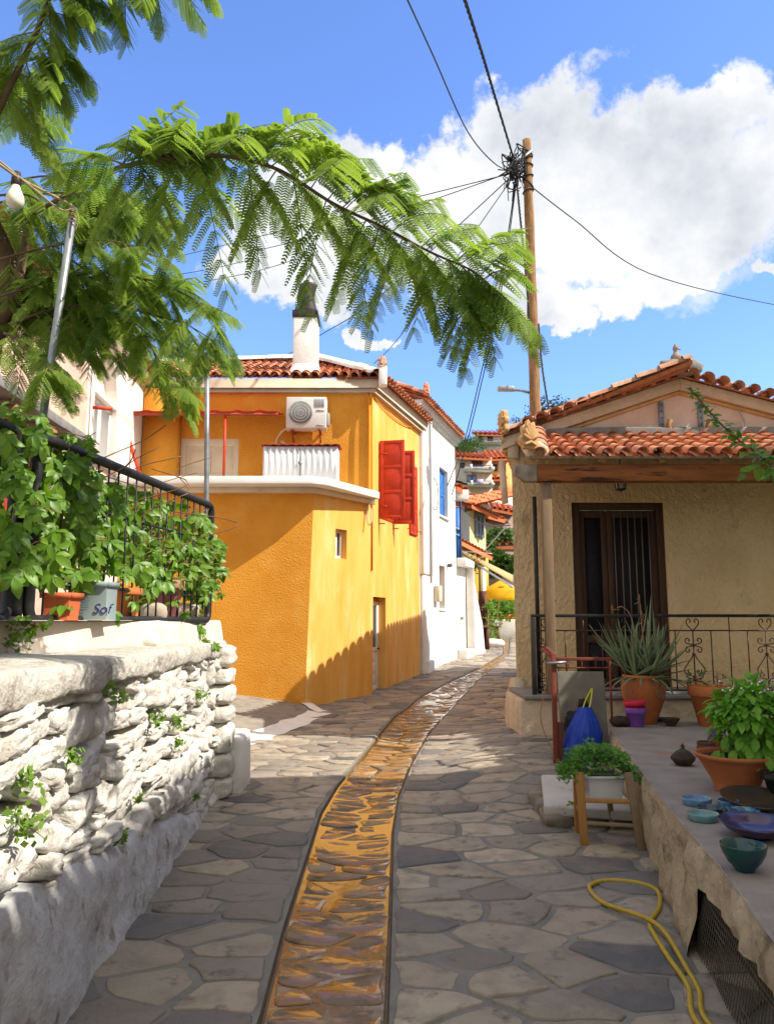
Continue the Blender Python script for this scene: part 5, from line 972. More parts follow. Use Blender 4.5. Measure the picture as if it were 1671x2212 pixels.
mb = MB(); b = V((-1.95, 4.07, 1.58)); mb.tube([b, b + V((.0, 0, .62))], .04, 10); mb.tube([b + V((.0, 0, 0)), b + V((0, .0, .04))], [.075, .06], 10)
tag(mb.build('railing_post', black_iron, loc=b, smooth=True), 'stout black iron post between the two railing panels', 'post')
def lpole(px0, py0, px1, py1, Y, label, r, zb=1.6):
    a, b = atY(px0, py0, Y), atY(px1, py1, Y); d = (b - a).normalized(); c = b + d * ((zb - b.z) / d.z)
    mb = MB(); mb.tube([c, b, a.lerp(b, .5), a], r, 12); mb.tube([a - d * -.0, a - d * .01], [r * .9, r * .3], 12)
    return tag(mb.build('metal_pole', galv, loc=c, smooth=True), label, 'pole', 'galvanised poles behind the railing'), a
_, PT = lpole(160, 450, 88, 935, 4.32, 'leaning galvanised pole carrying the light bulb cable at far left', .0225)
lpole(447.5, 780, 446, 1120, 6.78, 'straight galvanised pole standing at the right end of the creeper covered railing', .0225)
rope = mat('yellowed_cord', (.42, .32, .18), c2=(.3, .22, .12), ns=30, rough=.8, bump=.3, bs=80)
sc_ = thing('light_string', 'twisted yellowed cord with a white bulb socket tied to the leaning pole', 'light string', PT)
B0 = atY(36, 388, 4.2); mb = MB(); mb.tube(smoothpath([PT + V((0, -.03, 0)), atY(120, 425, 4.27), atY(60, 395, 4.22), atY(20, 370, 4.15), atY(-60, 310, 4.0)], 8), .009, 6, jit=.1); mb.tube(smoothpath([PT + V((0, -.03, -.02)), atY(130, 452, 4.27), atY(70, 405, 4.22), atY(15, 360, 4.15), atY(-60, 300, 4.0)], 8), .006, 6)
for k in range(5): mb.tube([PT + V((.027 * math.cos(t), .027 * math.sin(t), -.02 - .02 * k + .01 * math.sin(t + k))) for t in np.linspace(0, 6.5, 12)], .004, 4)
mb.tube(smoothpath([PT + V((.02, -.02, -.02)), PT + V((.05, -.04, -.08)), PT + V((.03, -.03, -.16))], 5), .004, 4); mb.build('cord', rope, sc_)
mb = MB(); mb.lathe([(.0, .05), (.022, .045), (.028, .0), (.028, -.035), (.022, -.04)], B0, 14); sk = mb.build('socket', mat('brown_socket', (.05, .035, .03), rough=.5), sc_, smooth=True)
mb = MB(); mb.lathe([(.022, -.035), (.028, -.06), (.047, -.10), (.052, -.13), (.045, -.158), (.028, -.174), (0, -.18)], B0, 20); mb.build('bulb', mat('opal_bulb', (.80, .75, .62), rough=.2, spec=.5), sk, smooth=True)
mb = MB(); w0, w1 = atY(0, 875, 4.6), onwall(365, 1060, (-9, 15.6), (9, 15.6)); pts = sag(atY(-30, 935, 5.0), atY(382, 1062, 13.6), .0)
tag(mb.tube(sag(atY(-40, 925, 6), atY(330, 1058, 15.2), .05), .008, 5).build('wire', cable_m, loc=atY(-40, 925, 6)), 'thin dark wire crossing in front of the pink and white houses', 'wire')
# ------------------------------------------------------------------ creeper
ivy_m = mat('creeper_leaf', (.07, .17, .02), c2=(.13, .27, .03), ns=5, island=[(.055, .12, .012), (.09, .18, .015), (.14, .25, .02), (.20, .33, .03), (.07, .15, .014)], rough=.42, spec=.4, transl=.32)
stem_m = mat('creeper_stem', (.22, .09, .05), c2=(.3, .16, .08), ns=9, rough=.8)
def leaflet(mb, p, d, up, L, W, fold=.25, droop=.3):
    s = d.cross(up).normalized(); n = s.cross(d).normalized(); pts = []
    for t, w in ((0, 0), (.28, .8), (.6, 1.), (.85, .5), (1., 0)):
        c = p + d * (L * t) - n * (droop * L * t * t); pts.append((c, w * W / 2))
    vs, F = [], []
    for c, w in pts: vs += [c - s * w + n * fold * w, c, c + s * w + n * fold * w]
    for i in range(4): F += [(3 * i, 3 * i + 1, 3 * i + 4, 3 * i + 3), (3 * i + 1, 3 * i + 2, 3 * i + 5, 3 * i + 4)]
    mb.add(vs, [np.array(F)])
def palmate(mb, p, face, down, L, rd):
    """five leaflets fanned from p, the middle one pointing along down, the leaf looking along face"""
    f = face.normalized(); dn = (down - f * down.dot(f)).normalized(); s = f.cross(dn)
    for k, (a, l) in enumerate(((0, 1.), (52, .92), (-52, .92), (105, .68), (-105, .68))):
        a = R(a + rd.uniform(-9, 9)); d = (dn * math.cos(a) + s * math.sin(a) - f * rd.uniform(-.1, .35)).normalized(); leaflet(mb, p, d, f, L * l * rd.uniform(.9, 1.1), L * .5 * l, .3, rd.uniform(.1, .5))
cr = thing('virginia_creeper', 'green five fingered creeper climbing over the black railing and hanging off the wall corner', 'creeper', RN)
mb = MB(); sm = MB(); rd = random.Random(5)
YR = lambda px: onwall(min(470, px), 1200, RN, RF).y if px > 62 else float(np.interp(px, (-60, 62), (3.7, 4.15)))
zones = [((-20, 205, 920, 1250), 125, (-.2, .05)), ((-20, 205, 920, 1250), 70, (.05, .3)), ((60, 250, 1010, 1200), 50, (-.16, .1)), ((200, 330, 1050, 1240), 60, (-.1, .12)), ((200, 330, 1040, 1240), 70, (.1, .5)), ((300, 465, 1085, 1265), 105, (-.1, .1)), ((300, 462, 1075, 1290), 110, (.1, .6)), ((430, 480, 1110, 1300), 50, (-.2, .1)), ((0, 170, 885, 940), 14, (-.15, .1)), ((120, 220, 965, 1020), 16, (-.2, .1)), ((100, 250, 1190, 1330), 22, (-.1, .2)), ((250, 440, 1230, 1330), 34, (-.12, .3))]
for (x0, x1, y0, y1), n, (d0, d1) in zones:
    for k in range(n):
        px, py = rd.uniform(x0, x1), rd.uniform(y0, y1)
        top = np.interp(px, (0, 85, 200, 300, 460), (905, 960, 985, 1020, 1085))
        if py < top - 14 and rd.random() < .8: continue
        if px > 190 and py < np.interp(px, (190, 300, 460), (1010, 1050, 1120)) and rd.random() < .85: continue
        if y0 > 1180 and x0 > 90 and x1 < 450 and rd.random() < .35: continue
        p = atY(px, py, YR(px) + rd.uniform(d0, d1)); face = V((rd.gauss(.45, .5), rd.gauss(-.75, .35), rd.gauss(.55, .4))); dn = V((rd.gauss(.1, .5), rd.gauss(0, .3), -1))
        L = rd.uniform(.06, .115) * (1.15 if px < 210 else 1.0); palmate(mb, p, face, dn, L, rd)
        if rd.random() < .6: q = p + V((rd.gauss(0, .05), rd.uniform(.03, .12), rd.uniform(-.02, .1))); sm.tube([q, p.lerp(q, .5) + V((0, 0, .01)), p], .0022, 4)
def sprig(pts, n, L, Y):
    P = smoothpath([atY(x, y, Y + dy) for x, y, dy in pts], 8); sm.tube(P, .003, 4)
    for k in range(n): p = P[int(k / n * (len(P) - 1))]; palmate(mb, p + V((rd.gauss(0, .02), rd.gauss(0, .02), rd.gauss(0, .02))), V((rd.gauss(.4, .4), -.8, rd.gauss(.4, .3))), V((rd.gauss(.1, .6), 0, -1)), L * rd.uniform(.6, 1.1), rd)
sprig([(440, 1180, 0), (462, 1240, -.1), (475, 1290, -.1)], 10, .07, 6.7); sprig([(430, 1290, -.05), (425, 1330, -.12), (440, 1370, -.14), (465, 1410, -.1)], 16, .06, 6.65); sprig([(425, 1260, -.05), (418, 1320, -.1), (430, 1360, -.1)], 9, .06, 6.65)
sprig([(90, 945, 0), (140, 935, 0), (185, 945, .0), (215, 960, 0)], 9, .055, 4.3); sprig([(0, 880, 0), (60, 895, 0), (120, 925, 0)], 8, .07, 4.05); sprig([(40, 1330, -.05), (75, 1352, -.1), (110, 1345, -.1)], 10, .045, 4.05)
for k in range(26):
    px = rd.uniform(0, 450); a = atY(px, rd.uniform(1000, 1300), YR(px) + .1); sm.tube(smoothpath([a, a + V((rd.gauss(0, .08), 0, .12)), a + V((rd.gauss(0, .15), .05, .28)), a + V((rd.gauss(0, .2), .1, .4))], 4), .004, 4)
mb.build('foliage', ivy_m, cr, smooth=True); sm.build('stems', stem_m, cr)['kind'] = 'stuff'
# ------------------------------------------------------------------ pots standing behind the railing
terra = mat('terracotta_pot', (.50, .17, .055), c2=(.42, .13, .04), ns=6, stain=(.56, .33, .2), ss=7, sl=(.6, .78), rough=.85, bump=.2, bs=50, bd=.004)
soil = mat('potting_soil', (.035, .025, .018), c2=(.07, .05, .035), ns=30, rough=1., bump=.8, bs=60)
def fdep(p): return p.y * _c + (p.z - EYE) * _s
def S(pxw, p): return pxw / FPX * fdep(p)
def boxpot(px0, px1, py1, Y, h, dp, m, label, cat, name, flare=.85):
    a, b = atY(px0, py1, Y), atY(px1, py1, Y); z = 1.6; w = b.x - a.x; c = (a.x + b.x) / 2; t = thing(name, label, cat, (c, Y + dp / 2, z)); mb = MB()
    k = flare / 2; lo = [V((c - w * k, Y + dp * .06, z)), V((c + w * k, Y + dp * .06, z)), V((c + w * k, Y + dp * .94, z)), V((c - w * k, Y + dp * .94, z))]; hi = [V((c - w / 2, Y, z + h)), V((c + w / 2, Y, z + h)), V((c + w / 2, Y + dp, z + h)), V((c - w / 2, Y + dp, z + h))]
    mb.add(lo + hi, [(0, 1, 2, 3), (0, 1, 5, 4), (1, 2, 6, 5), (2, 3, 7, 6), (3, 0, 4, 7)]); mb.build('body', m, t, bevel=.008)
    mb = MB(); rim = .03
    for i in range(4): p, q = hi[i], hi[(i + 1) % 4]; mb.beam(p - V((0, 0, rim / 2)), q - V((0, 0, rim / 2)), .025, rim)
    mb.build('rim', m, t); mb = MB(); mb.poly([p - V((0, 0, .025)) for p in hi]); mb.build('soil', soil, t); return t, V((c, Y, z)), w
boxpot(88, 152, 1325, 4.36, .155, .16, mat('orange_trough', (.55, .13, .045), c2=(.48, .11, .04), ns=5, rough=.6), 'bright orange plastic planter behind the left end of the railing panel', 'planter', 'planter')
tin, tc_, tw = boxpot(168, 230, 1325, 4.62, .23, .18, mat('pale_teal_tin', (.20, .28, .28), c2=(.26, .29, .28), ns=3, rough=.5), 'dull blue green tub with printed lettering behind the railing', 'tub', 'plastic_tub', 1.)
fc = bpy.data.curves.new('lettering', 'FONT'); fc.body = 'Sof'; fc.size = .085; fc.extrude = .0008; fc.shear = .25; fo_ = bpy.data.objects.new('letters', fc); COL.objects.link(fo_); dg = bpy.context.evaluated_depsgraph_get(); lm = bpy.data.meshes.new_from_object(fo_.evaluated_get(dg)); bpy.data.objects.remove(fo_); fo = bpy.data.objects.new('lettering', lm); COL.objects.link(fo); fo.parent = tin; lm.materials.clear(); lm.materials.append(mat('navy_print', (.03, .05, .22), rough=.5)); fo.rotation_euler = (R(90), 0, 0); fo.location = V((tc_.x - .0, tc_.y + .0062, tc_.z + .04)) - tin.location
mb = MB()
for k in range(9): z = tc_.z + .06 + k * .014; mb.quad((tc_.x - tw * .42, tc_.y - .002, z), (tc_.x - tw * random.uniform(.12, .18), tc_.y - .002, z), (tc_.x - tw * .14, tc_.y - .002, z + .005), (tc_.x - tw * .42, tc_.y - .002, z + .005))
mb.build('fine_print', mat('grey_print', (.12, .17, .18), rough=.6), tin)
def lathepot(name, label, cat, c, r, h, m, prof=None, soil_=True, seg=26, parts=None):
    t = thing(name, label, cat, c); prof = prof or [(.0, 0), (.62, 0), (.66, .02), (.86, .78), (.98, .79), (1., .82), (1., .99), (.96, 1.), (.9, .98), (.88, .84)]
    mb = MB(); mb.lathe([(p * r, z * h) for p, z in prof], c, seg, wob=.006); mb.build('pot', m, t, smooth=True)
    if soil_: mb = MB(); mb.lathe([(0, h * .9), (r * .55, h * .9), (r * .9, h * .87)], c, 16); mb.build('soil', soil, t)
    return t
def onY(px, Y, z=1.6): q = atY(px, 1330, Y); return V((q.x, Y, z))
lathepot('flower_pot', 'round terracotta pot behind the railing between the tub and the pink bucket', 'flower pot', onY(263, 5.35), .13, .22, terra)
lathepot('bucket', 'dusty pink bucket near the right end of the railing', 'bucket', onY(355, 6.1), .15, .31, mat('dusty_pink', (.42, .16, .15), c2=(.36, .13, .12), ns=5, rough=.6))
lathepot('flower_pot', 'brown plastic pot at the left edge behind the railing post', 'flower pot', V((-2.12, 4.3, 1.6)), .13, .24, mat('brown_pot', (.22, .07, .035), rough=.6))
mb = MB(); q = onY(330, 5.8); blob(mb, q + V((0, 0, .06)), (.2, .14, .14), 4, sub=7, amp=.1); tag(mb.build('stone', mat('pale_stone2', (.5, .42, .34), c2=(.36, .3, .24), ns=8, rough=.9, bump=.4, bs=30), loc=q), 'pale rock behind the railing beside the pink bucket', 'stone')
mb = MB(); q = onY(402, 6.55); blob(mb, q + V((0, 0, .07)), (.22, .16, .15), 8, sub=7, amp=.1); tag(mb.build('stone', MATS['pale_stone2'], loc=q), 'pale rock at the right end of the railing', 'stone')
# ------------------------------------------------------------------ pink house and white arched house at the far left
pk = mat('faded_pink_plaster', (.62, .42, .34), c2=(.66, .52, .38), ns=1.4, contrast=(.4, .6), stain=(.50, .22, .19), ss=1.6, sl=(.55, .7), rough=.95, bump=.7, bs=12, bd=.02)
W0, W1, W2 = V((-4.55, 5.5, 0)), V((-4.86, 12.15, 0)), V((-5.02, 15.72, 0)); Wd = (W2 - W1).normalized(); Wn = V((Wd.y, -Wd.x, 0)); Pd = (W1 - W0).normalized(); Pn = V((Pd.y, -Pd.x, 0))
HP, HW = 6.1, 6.45
ph = thing('pink_house', 'old house of peeling pink and cream plaster at the far left', 'house', (-6, 9, 1.5))
mb = MB(); mb.wall(W0, W1, 1.2, HP, holes=[(4.6, 5.5, 2.6, 4.3)], inn=-Pn.xy, d=.2); mb.wall(W1, W1 - Pn * 4, 1.2, HP, inn=(0, -1)); mb.wall(W0, W0 - Pn * 4, 1.2, HP, inn=(0, 1)); mb.build('wall', pk, ph)
wframe(ph, 'window', W0 + Pd * 4.6 + V((0, 0, 2.6)) - Pn * .15, Pd, .9, 1.7, Pn, rust_red, mull=(.5,))
mb = MB(); e = W0 + Pn * .3 + V((0, 0, HP + .02)); tiles(mb, e, Pd, -Pn + V((0, 0, .4)), int((W1 - W0).length / .21), 2.8, w=.21, r=.1); P1 = e + Pd * (W1 - W0).length; u_ = (-Pn + V((0, 0, .4))).normalized() * 2.8; mb.quad(e, P1, P1 + u_, e + u_); mb.build('roof', terracotta, ph)
mb = MB(); zz = onwall(40, 850, W0 + Pn * .7, W1 + Pn * .7).z; a = W0 + Pd * 1.2; b = W0 + Pd * 4.9
mb.prism([a + V((0, 0, zz)), b + V((0, 0, zz)), b + Pn * .75 + V((0, 0, zz - .08)), a + Pn * .75 + V((0, 0, zz - .08))], V((0, 0, .12))); mb.build('balcony_slab', cement, ph, bevel=.01); 
for k in range(4): q = a + Pd * (.3 + k * 1.05); mb = MB(); mb.beam(q + V((0, 0, zz - .16)), q + Pn * .7 + V((0, 0, zz - .2)), .12, .14); mb.build('balcony_joist', rafter_wood, ph)
mb = MB(); mb.prism([a + Pd * .4 + Pn * .02 + V((0, 0, zz - 1.6)), a + Pd * 3.2 + Pn * .02 + V((0, 0, zz - 1.6)), a + Pd * 3.2 + Pn * .02 + V((0, 0, zz - .3)), a + Pd * .4 + Pn * .02 + V((0, 0, zz - .3))], Pn * .06); mb.build('shutter', rust_red, ph, bevel=.01)
ah = thing('arched_house', 'white plastered house with an arched niche and white louvred shutters behind the creeper', 'house', (-6, 14, 1.5))
ow = lambda px, py: onwall(px, py, W1, W2); ss_ = lambda px, py: (ow(px, py) - W1).xy.dot(Wd.xy)
s0, s1 = ss_(203, 900), ss_(252, 900); z0_, z1_ = ow(225, 1000).z, ow(225, 862).z
lightw = mat('warm_white_plaster', (.78, .72, .66), c2=(.72, .64, .56), ns=2, stain=(.62, .5, .42), ss=2.5, sl=(.6, .8), rough=.9, bump=.3, bs=14, bd=.01)
mb = MB(); LA = (W2 - W1).length; rr = (s1 - s0) / 2; zA = z1_ + .06
mb.wall(W1, W2, 1.2, zA, holes=[(s0, s1, z0_, z1_)], inn=-Wn.xy, d=.25)
pt = lambda s, z, k=0.: W1 + Wd * s - Wn * k + V((0, 0, z)); arc = [(s0 + rr - rr * math.cos(t), zA + rr * 1.35 * math.sin(t)) for t in np.linspace(0, math.pi, 17)]; ztop_ = zA + rr * 1.35 + .02
mb.quad(pt(0, zA), pt(s0, zA), pt(s0, HW), pt(0, HW)); mb.quad(pt(s1, zA), pt(LA, zA), pt(LA, HW), pt(s1, HW))
for (a, b) in zip(arc, arc[1:]): mb.quad(pt(*a), pt(*b), pt(b[0], HW), pt(a[0], HW)); mb.quad(pt(*a), pt(*b), pt(b[0], b[1], .22), pt(a[0], a[1], .22))
mb.poly([pt(a[0], a[1], .22) for a in arc]); mb.quad(pt(s0, zA), pt(s1, zA), pt(s1, zA, .22), pt(s0, zA, .22)); mb.wall(W2, W2 - Wn * 4, 1.2, HW, inn=(0, -1)); mb.build('wall', lightw, ah)
for q in (0, 1):
    w = (s1 - s0) / 2 - .01; mb = MB(); P = pt(s0 + q * (w + .015) + .004, z0_, .15); H = z1_ - z0_
    bar = lambda u0, u1, z0, z1, d0, d1: mb.prism([P + Wd * u0 + V((0, 0, z0)) + Wn * d0, P + Wd * u1 + V((0, 0, z0)) + Wn * d0, P + Wd * u1 + V((0, 0, z1)) + Wn * d0, P + Wd * u0 + V((0, 0, z1)) + Wn * d0], Wn * (d1 - d0))
    bar(0, .06, 0, H, 0, .05); bar(w - .06, w, 0, H, 0, .05); bar(.06, w - .06, 0, .08, .002, .048); bar(.06, w - .06, H - .08, H, .002, .048); bar(.06, w - .06, .08, H - .08, .0, .008)
    for k in range(26): z = .09 + (H - .18) * k / 26; mb.quad(P + Wd * .06 + V((0, 0, z)) + Wn * .045, P + Wd * (w - .06) + V((0, 0, z)) + Wn * .045, P + Wd * (w - .06) + V((0, 0, z + .042)) + Wn * .015, P + Wd * .06 + V((0, 0, z + .042)) + Wn * .015)
    mb.build('shutter', white_paint, ah)
mb = MB(); mb.prism([pt(s0 - .1, z0_ - .1, .2), pt(s1 + .1, z0_ - .1, .2), pt(s1 + .1, z0_ - .1, -.08), pt(s0 - .1, z0_ - .1, -.08)], V((0, 0, .095))); mb.build('sill', lightw, ah, bevel=.01)
mb = MB(); mb.prism([pt(-.02, HW, .3), pt(LA, HW, .3), pt(LA, HW, -.18), pt(-.02, HW, -.18)], V((0, 0, .14))); mb.build('cornice', lightw, ah, bevel=.03)
mb = MB(); e = pt(-.05, HW + .15, -.28); tiles(mb, e, Wd, -Wn + V((0, 0, .4)), int((LA + .1) / .21), 2.8, w=.21, r=.1); P1 = e + Wd * (LA + .1); u_ = (-Wn + V((0, 0, .4))).normalized() * 2.8; mb.quad(e, P1, P1 + u_, e + u_); mb.build('roof', terracotta, ah)
mb = MB(); a = ow(197, 880); mb.beam(a + Wn * .02, a + Wn * .32 + Wd * .1, .05, .05); mb.build('red_bracket', red_paint, ah)
mb = MB(); q = pt(.12, 0, -.03); mb.tube([q + V((0, 0, 2.2)), q + V((0, 0, HW - .05))], .018, 6); mb.build('conduit', lightw, ah)
# ------------------------------------------------------------------ mimosa tree with feathery leaves
mim_m = mat('mimosa_leaflet', (.17, .255, .05), c2=(.25, .345, .065), ns=2.2, contrast=(.4, .62), stain=(.085, .165, .045), ss=3.4, sl=(.54, .66), rough=.5, spec=.3, transl=.45)
bark = mat('mimosa_bark', (.17, .11, .07), c2=(.11, .07, .045), ns=8, rough=.9, bump=.6, bs=24)
twig = mat('green_twig', (.20, .22, .05), c2=(.16, .13, .05), ns=5, rough=.7)
UPV = np.array((0., 0, 1.))
def nrm(a): return a / (np.linalg.norm(a, axis=-1, keepdims=True) + 1e-9)
def mleaf(mb, st, p, h, L, droop, npair, nl, pl, rd, ll=.019, dn=.55, open_=.85):
    p = np.array(p); h = nrm(np.array(h, dtype=float)); pts = [p + h * L * t - UPV * droop * L * t * t for t in np.linspace(0, 1, 9)]
    pts = np.array(pts)
    w = .0022                                         # rachis
    st.tube([Vector(q) for q in pts], [.0034 - .0022 * k / 8 for k in range(9)], 4, cap=False)
    for i in range(npair):
        t = .16 + .84 * (i + .3) / npair; k = t * 8; k0 = min(int(k), 7); q0 = pts[k0] + (pts[k0 + 1] - pts[k0]) * (k - k0); tg = nrm(pts[k0 + 1] - pts[k0]); sd = np.cross(tg, UPV); sd = nrm(sd) if np.linalg.norm(sd) > .1 else nrm(np.cross(tg, np.array((1., .3, 0))))
        prof = (.62 + .38 * math.sin(math.pi * min(1, .15 + t * .95))) * (1.0 if t < .8 else .9)
        for s in (-1, 1):
            d = nrm(tg * (.38 + .35 * t) + sd * s * open_ - UPV * (dn + rd.uniform(-.18, .22)) + np.array([rd.gauss(0, .07) for _ in range(3)])); l = pl * prof * rd.uniform(.9, 1.08)
            nn = UPV - d * d[2]; nn = nrm(nn) if np.linalg.norm(nn) > .2 else nrm(np.cross(d, sd)); nn = nrm(nn + np.array([rd.gauss(0, .25) for _ in range(3)])); nn = nrm(nn - d * nn.dot(d)); e = np.cross(d, nn)
            u = np.linspace(.07, 1., nl)[:, None]; c = q0 + d * l * u - UPV * (.22 * l * u * u); lw = ll * (1 - .55 * np.abs(u - .42) ** 1.5) * np.where(u > .93, .7, 1.)
            wd = l / nl * .50
            for sg in (-1, 1):
                ld = nrm(e * sg * .93 + d * .38 - UPV * .12); tip = c + ld * lw; mid = c + ld * lw * .45
                v = np.stack([c - d * wd * .75, tip - d * wd * .8, tip + d * wd * .75, c + d * wd * .85], 1).reshape(-1, 3); b = np.arange(nl)[:, None] * 4
                mb.add(v, [b + np.arange(4)[None, :]])
            a_ = c[0]; z_ = c[-1]; mb.add([q0, q0 + nn * .0016 + e * .0012, z_, q0 - e * .0016], [(0, 1, 2, 3)])
mt = thing('mimosa_tree', 'mimosa tree with feathery leaves reaching over the lane from the left edge', 'tree', (-3.4, 4.6, 1.6))
rd = random.Random(9); mb = MB(); st = MB()
br = []
def branch(pts, r0, r1, n=8): P = smoothpath([atY(*p) for p in pts], n); br.append((P, r0, r1)); return P
B1 = branch([(60, 470, 4.7), (170, 405, 4.1), (240, 368, 3.65), (300, 353, 3.45), (450, 335, 3.3), (590, 362, 3.25), (720, 440, 3.2), (830, 492, 3.2), (930, 545, 3.2), (1020, 585, 3.2), (1062, 622, 3.2)], .014, .003)
def along(P, n, t0, t1, headings, L, pl, npair=10, nl=17, dn=.55, droop=(.2, .5), ll=.019):
    for k in range(n):
        t = t0 + (t1 - t0) * (k + rd.random() * .6) / n; i = min(int(t * (len(P) - 1)), len(P) - 2); p = P[i].lerp(P[i + 1], t * (len(P) - 1) - i); tg = (P[i + 1] - P[i]).normalized(); hd = headings(k, tg, t)
        mleaf(mb, st, p, hd, L * rd.uniform(.8, 1.12) * (1 - .25 * t - (.9 * (t - .78) if t > .78 else 0)), rd.uniform(*droop), npair, nl, pl * (1 - .18 * t), rd, ll=ll, dn=dn)
# along the main bough: some leaves arch above it, most hang below it
def hb1(k, tg, t):
    m = k % 6
    if m == 0: return V((tg.x * .8 + rd.gauss(0, .15), rd.gauss(-.25, .25), .50))
    if m == 1: return V((tg.x * .5, -.8, .05))
    if m == 2: return V((tg.x * .7, .75, -.0))
    if m == 3: return V((-.30 + rd.gauss(0, .15), -.3, -.75))
    if m == 4: return V((.55, -.35, -.6))
    return V((.15 + rd.gauss(0, .3), rd.gauss(0, .35), -.85))
along(B1, 60, .24, 1.0, hb1, .50, .17, npair=9, nl=13, dn=.5, ll=.021)
along(B1, 14, .26, .66, lambda k, tg, t: V((.72 + rd.gauss(0, .12), rd.gauss(-.1, .2), .72)), .52, .16, npair=11, nl=12, dn=.1, droop=(.5, .8), ll=.019)
along(B1, 11, .22, .38, lambda k, tg, t: V((rd.choice((-.7, .6)), rd.gauss(-.1, .3), .35)), .44, .15, npair=10, nl=12, dn=.3, droop=(.4, .7), ll=.019)
along(B1, 6, .86, .97, lambda k, tg, t: V((.3 + rd.gauss(0, .3), rd.gauss(0, .4), -.75)), .34, .13, npair=10, nl=12, dn=.4)
# upper left bough
B2 = branch([(-30, 300, 3.1), (20, 190, 3.05), (70, 90, 3.0), (110, -10, 2.95), (140, -90, 2.9)], .016, .007)
along(B2, 18, .2, .95, lambda k, tg, t: V((.6 + rd.gauss(0, .35), rd.gauss(0, .45), rd.gauss(-.35, .35))), .32, .13, npair=10, nl=16, dn=.5)
along(B2, 7, .2, .6, lambda k, tg, t: V((-.6, rd.gauss(0, .45), rd.gauss(-.1, .35))), .3, .12, npair=9, nl=15, dn=.5)
B3 = branch([(20, -60, 3.0), (170, -45, 3.0), (300, -60, 3.0), (430, -70, 3.0)], .008, .003); along(B3, 13, .1, 1., lambda k, tg, t: V((.5 + rd.gauss(0, .3), rd.gauss(0, .4), -.55)), .26, .12, npair=9, nl=16)
B4 = branch([(50, 290, 3.6), (46, 200, 3.6), (60, 130, 3.55)], .005, .002); along(B4, 9, 0, 1, lambda k, tg, t: V((rd.choice((-.7, .8)), rd.gauss(0, .4), rd.gauss(-.1, .3))), .28, .11, npair=9, nl=14)
# the dense mass on the left and the sprays below it
TR = V((-3.15, 4.75, 0)); cen = atY(60, 640, 4.6)
def spray(pts, n, L, pl, npair=9, nl=12, dn=.55, ll=.019, side=.5):
    P = branch(pts, .009, .002); along(P, n, .08, 1., lambda k, tg, t: V((tg.x * .6 + rd.gauss(side * .3, .55), rd.gauss(-.25, .45), tg.z * .3 + rd.gauss(-.35, .4))), L, pl, npair, nl, dn, ll=ll)
S_ = [((0, 480, 5.2), (110, 450, 5.0), (220, 430, 4.8), (330, 470, 4.4)), ((0, 560, 4.7), (120, 530, 4.5), (240, 520, 4.3), (350, 560, 4.2)), ((0, 640, 4.7), (140, 600, 4.6), (270, 590, 4.5), (370, 640, 4.4)), ((20, 700, 4.7), (150, 660, 4.6), (260, 680, 4.6), (340, 740, 4.6)),
      ((0, 500, 5.2), (90, 540, 5.2), (180, 620, 5.2), (240, 700, 5.2)), ((0, 400, 5.2), (100, 380, 5.0), (200, 400, 4.9), (290, 430, 4.8)), ((0, 600, 5.6), (100, 650, 5.5), (200, 700, 5.4), (300, 700, 5.3)), ((10, 720, 4.5), (50, 740, 4.4), (90, 780, 4.3), (110, 800, 4.2)), ((-20, 520, 5.2), (40, 560, 5.1), (60, 620, 5.1), (50, 690, 5.1)),
      ((60, 430, 5.6), (170, 480, 5.6), (280, 560, 5.6), (330, 650, 5.6)), ((-10, 440, 5.0), (80, 420, 4.9), (170, 420, 4.8), (250, 460, 4.7)), ((150, 560, 5.0), (220, 600, 5.), (300, 620, 4.9), (370, 590, 4.8))]
for s in S_: spray(s, 17, .31, .125, npair=9, nl=10, ll=.021)
for k in range(9): x, y, Y = rd.uniform(-40, 150), rd.uniform(400, 720), rd.uniform(4.7, 6.2); spray([(x, y, Y), (x + 70, y + rd.uniform(-30, 30), Y - .1), (x + 150, y + rd.uniform(-20, 60), Y - .2), (x + 210, y + rd.uniform(0, 100), Y - .2)], 16, .32, .13, npair=8, nl=9, ll=.024)
spray([(250, 590, 4.6), (340, 610, 4.4), (420, 650, 4.2), (480, 720, 4.1)], 14, .36, .15, nl=16, dn=.35, side=1.); spray([(260, 660, 4.6), (330, 680, 4.5), (400, 700, 4.4), (460, 735, 4.3)], 10, .34, .14, nl=15, dn=.4, side=1.)
spray([(270, 690, 4.9), (320, 740, 4.9), (350, 790, 4.9), (390, 850, 4.8)], 11, .34, .14, nl=14); spray([(330, 720, 5.1), (360, 760, 5.1), (390, 800, 5.0), (400, 860, 4.9)], 8, .33, .13, nl=14); spray([(100, 700, 4.9), (160, 730, 4.8), (210, 740, 4.8), (260, 760, 4.7)], 9, .3, .12, nl=13)
mb.build('crown', mim_m, mt); st.build('leaf_stalks', twig, mt)['kind'] = 'stuff'
tb = MB()
for P, r0, r1 in br: n = len(P); tb.tube(P, [r0 + (r1 - r0) * i / (n - 1) for i in range(n)], 7)
tb.build('boughs', bark, mt, smooth=True)
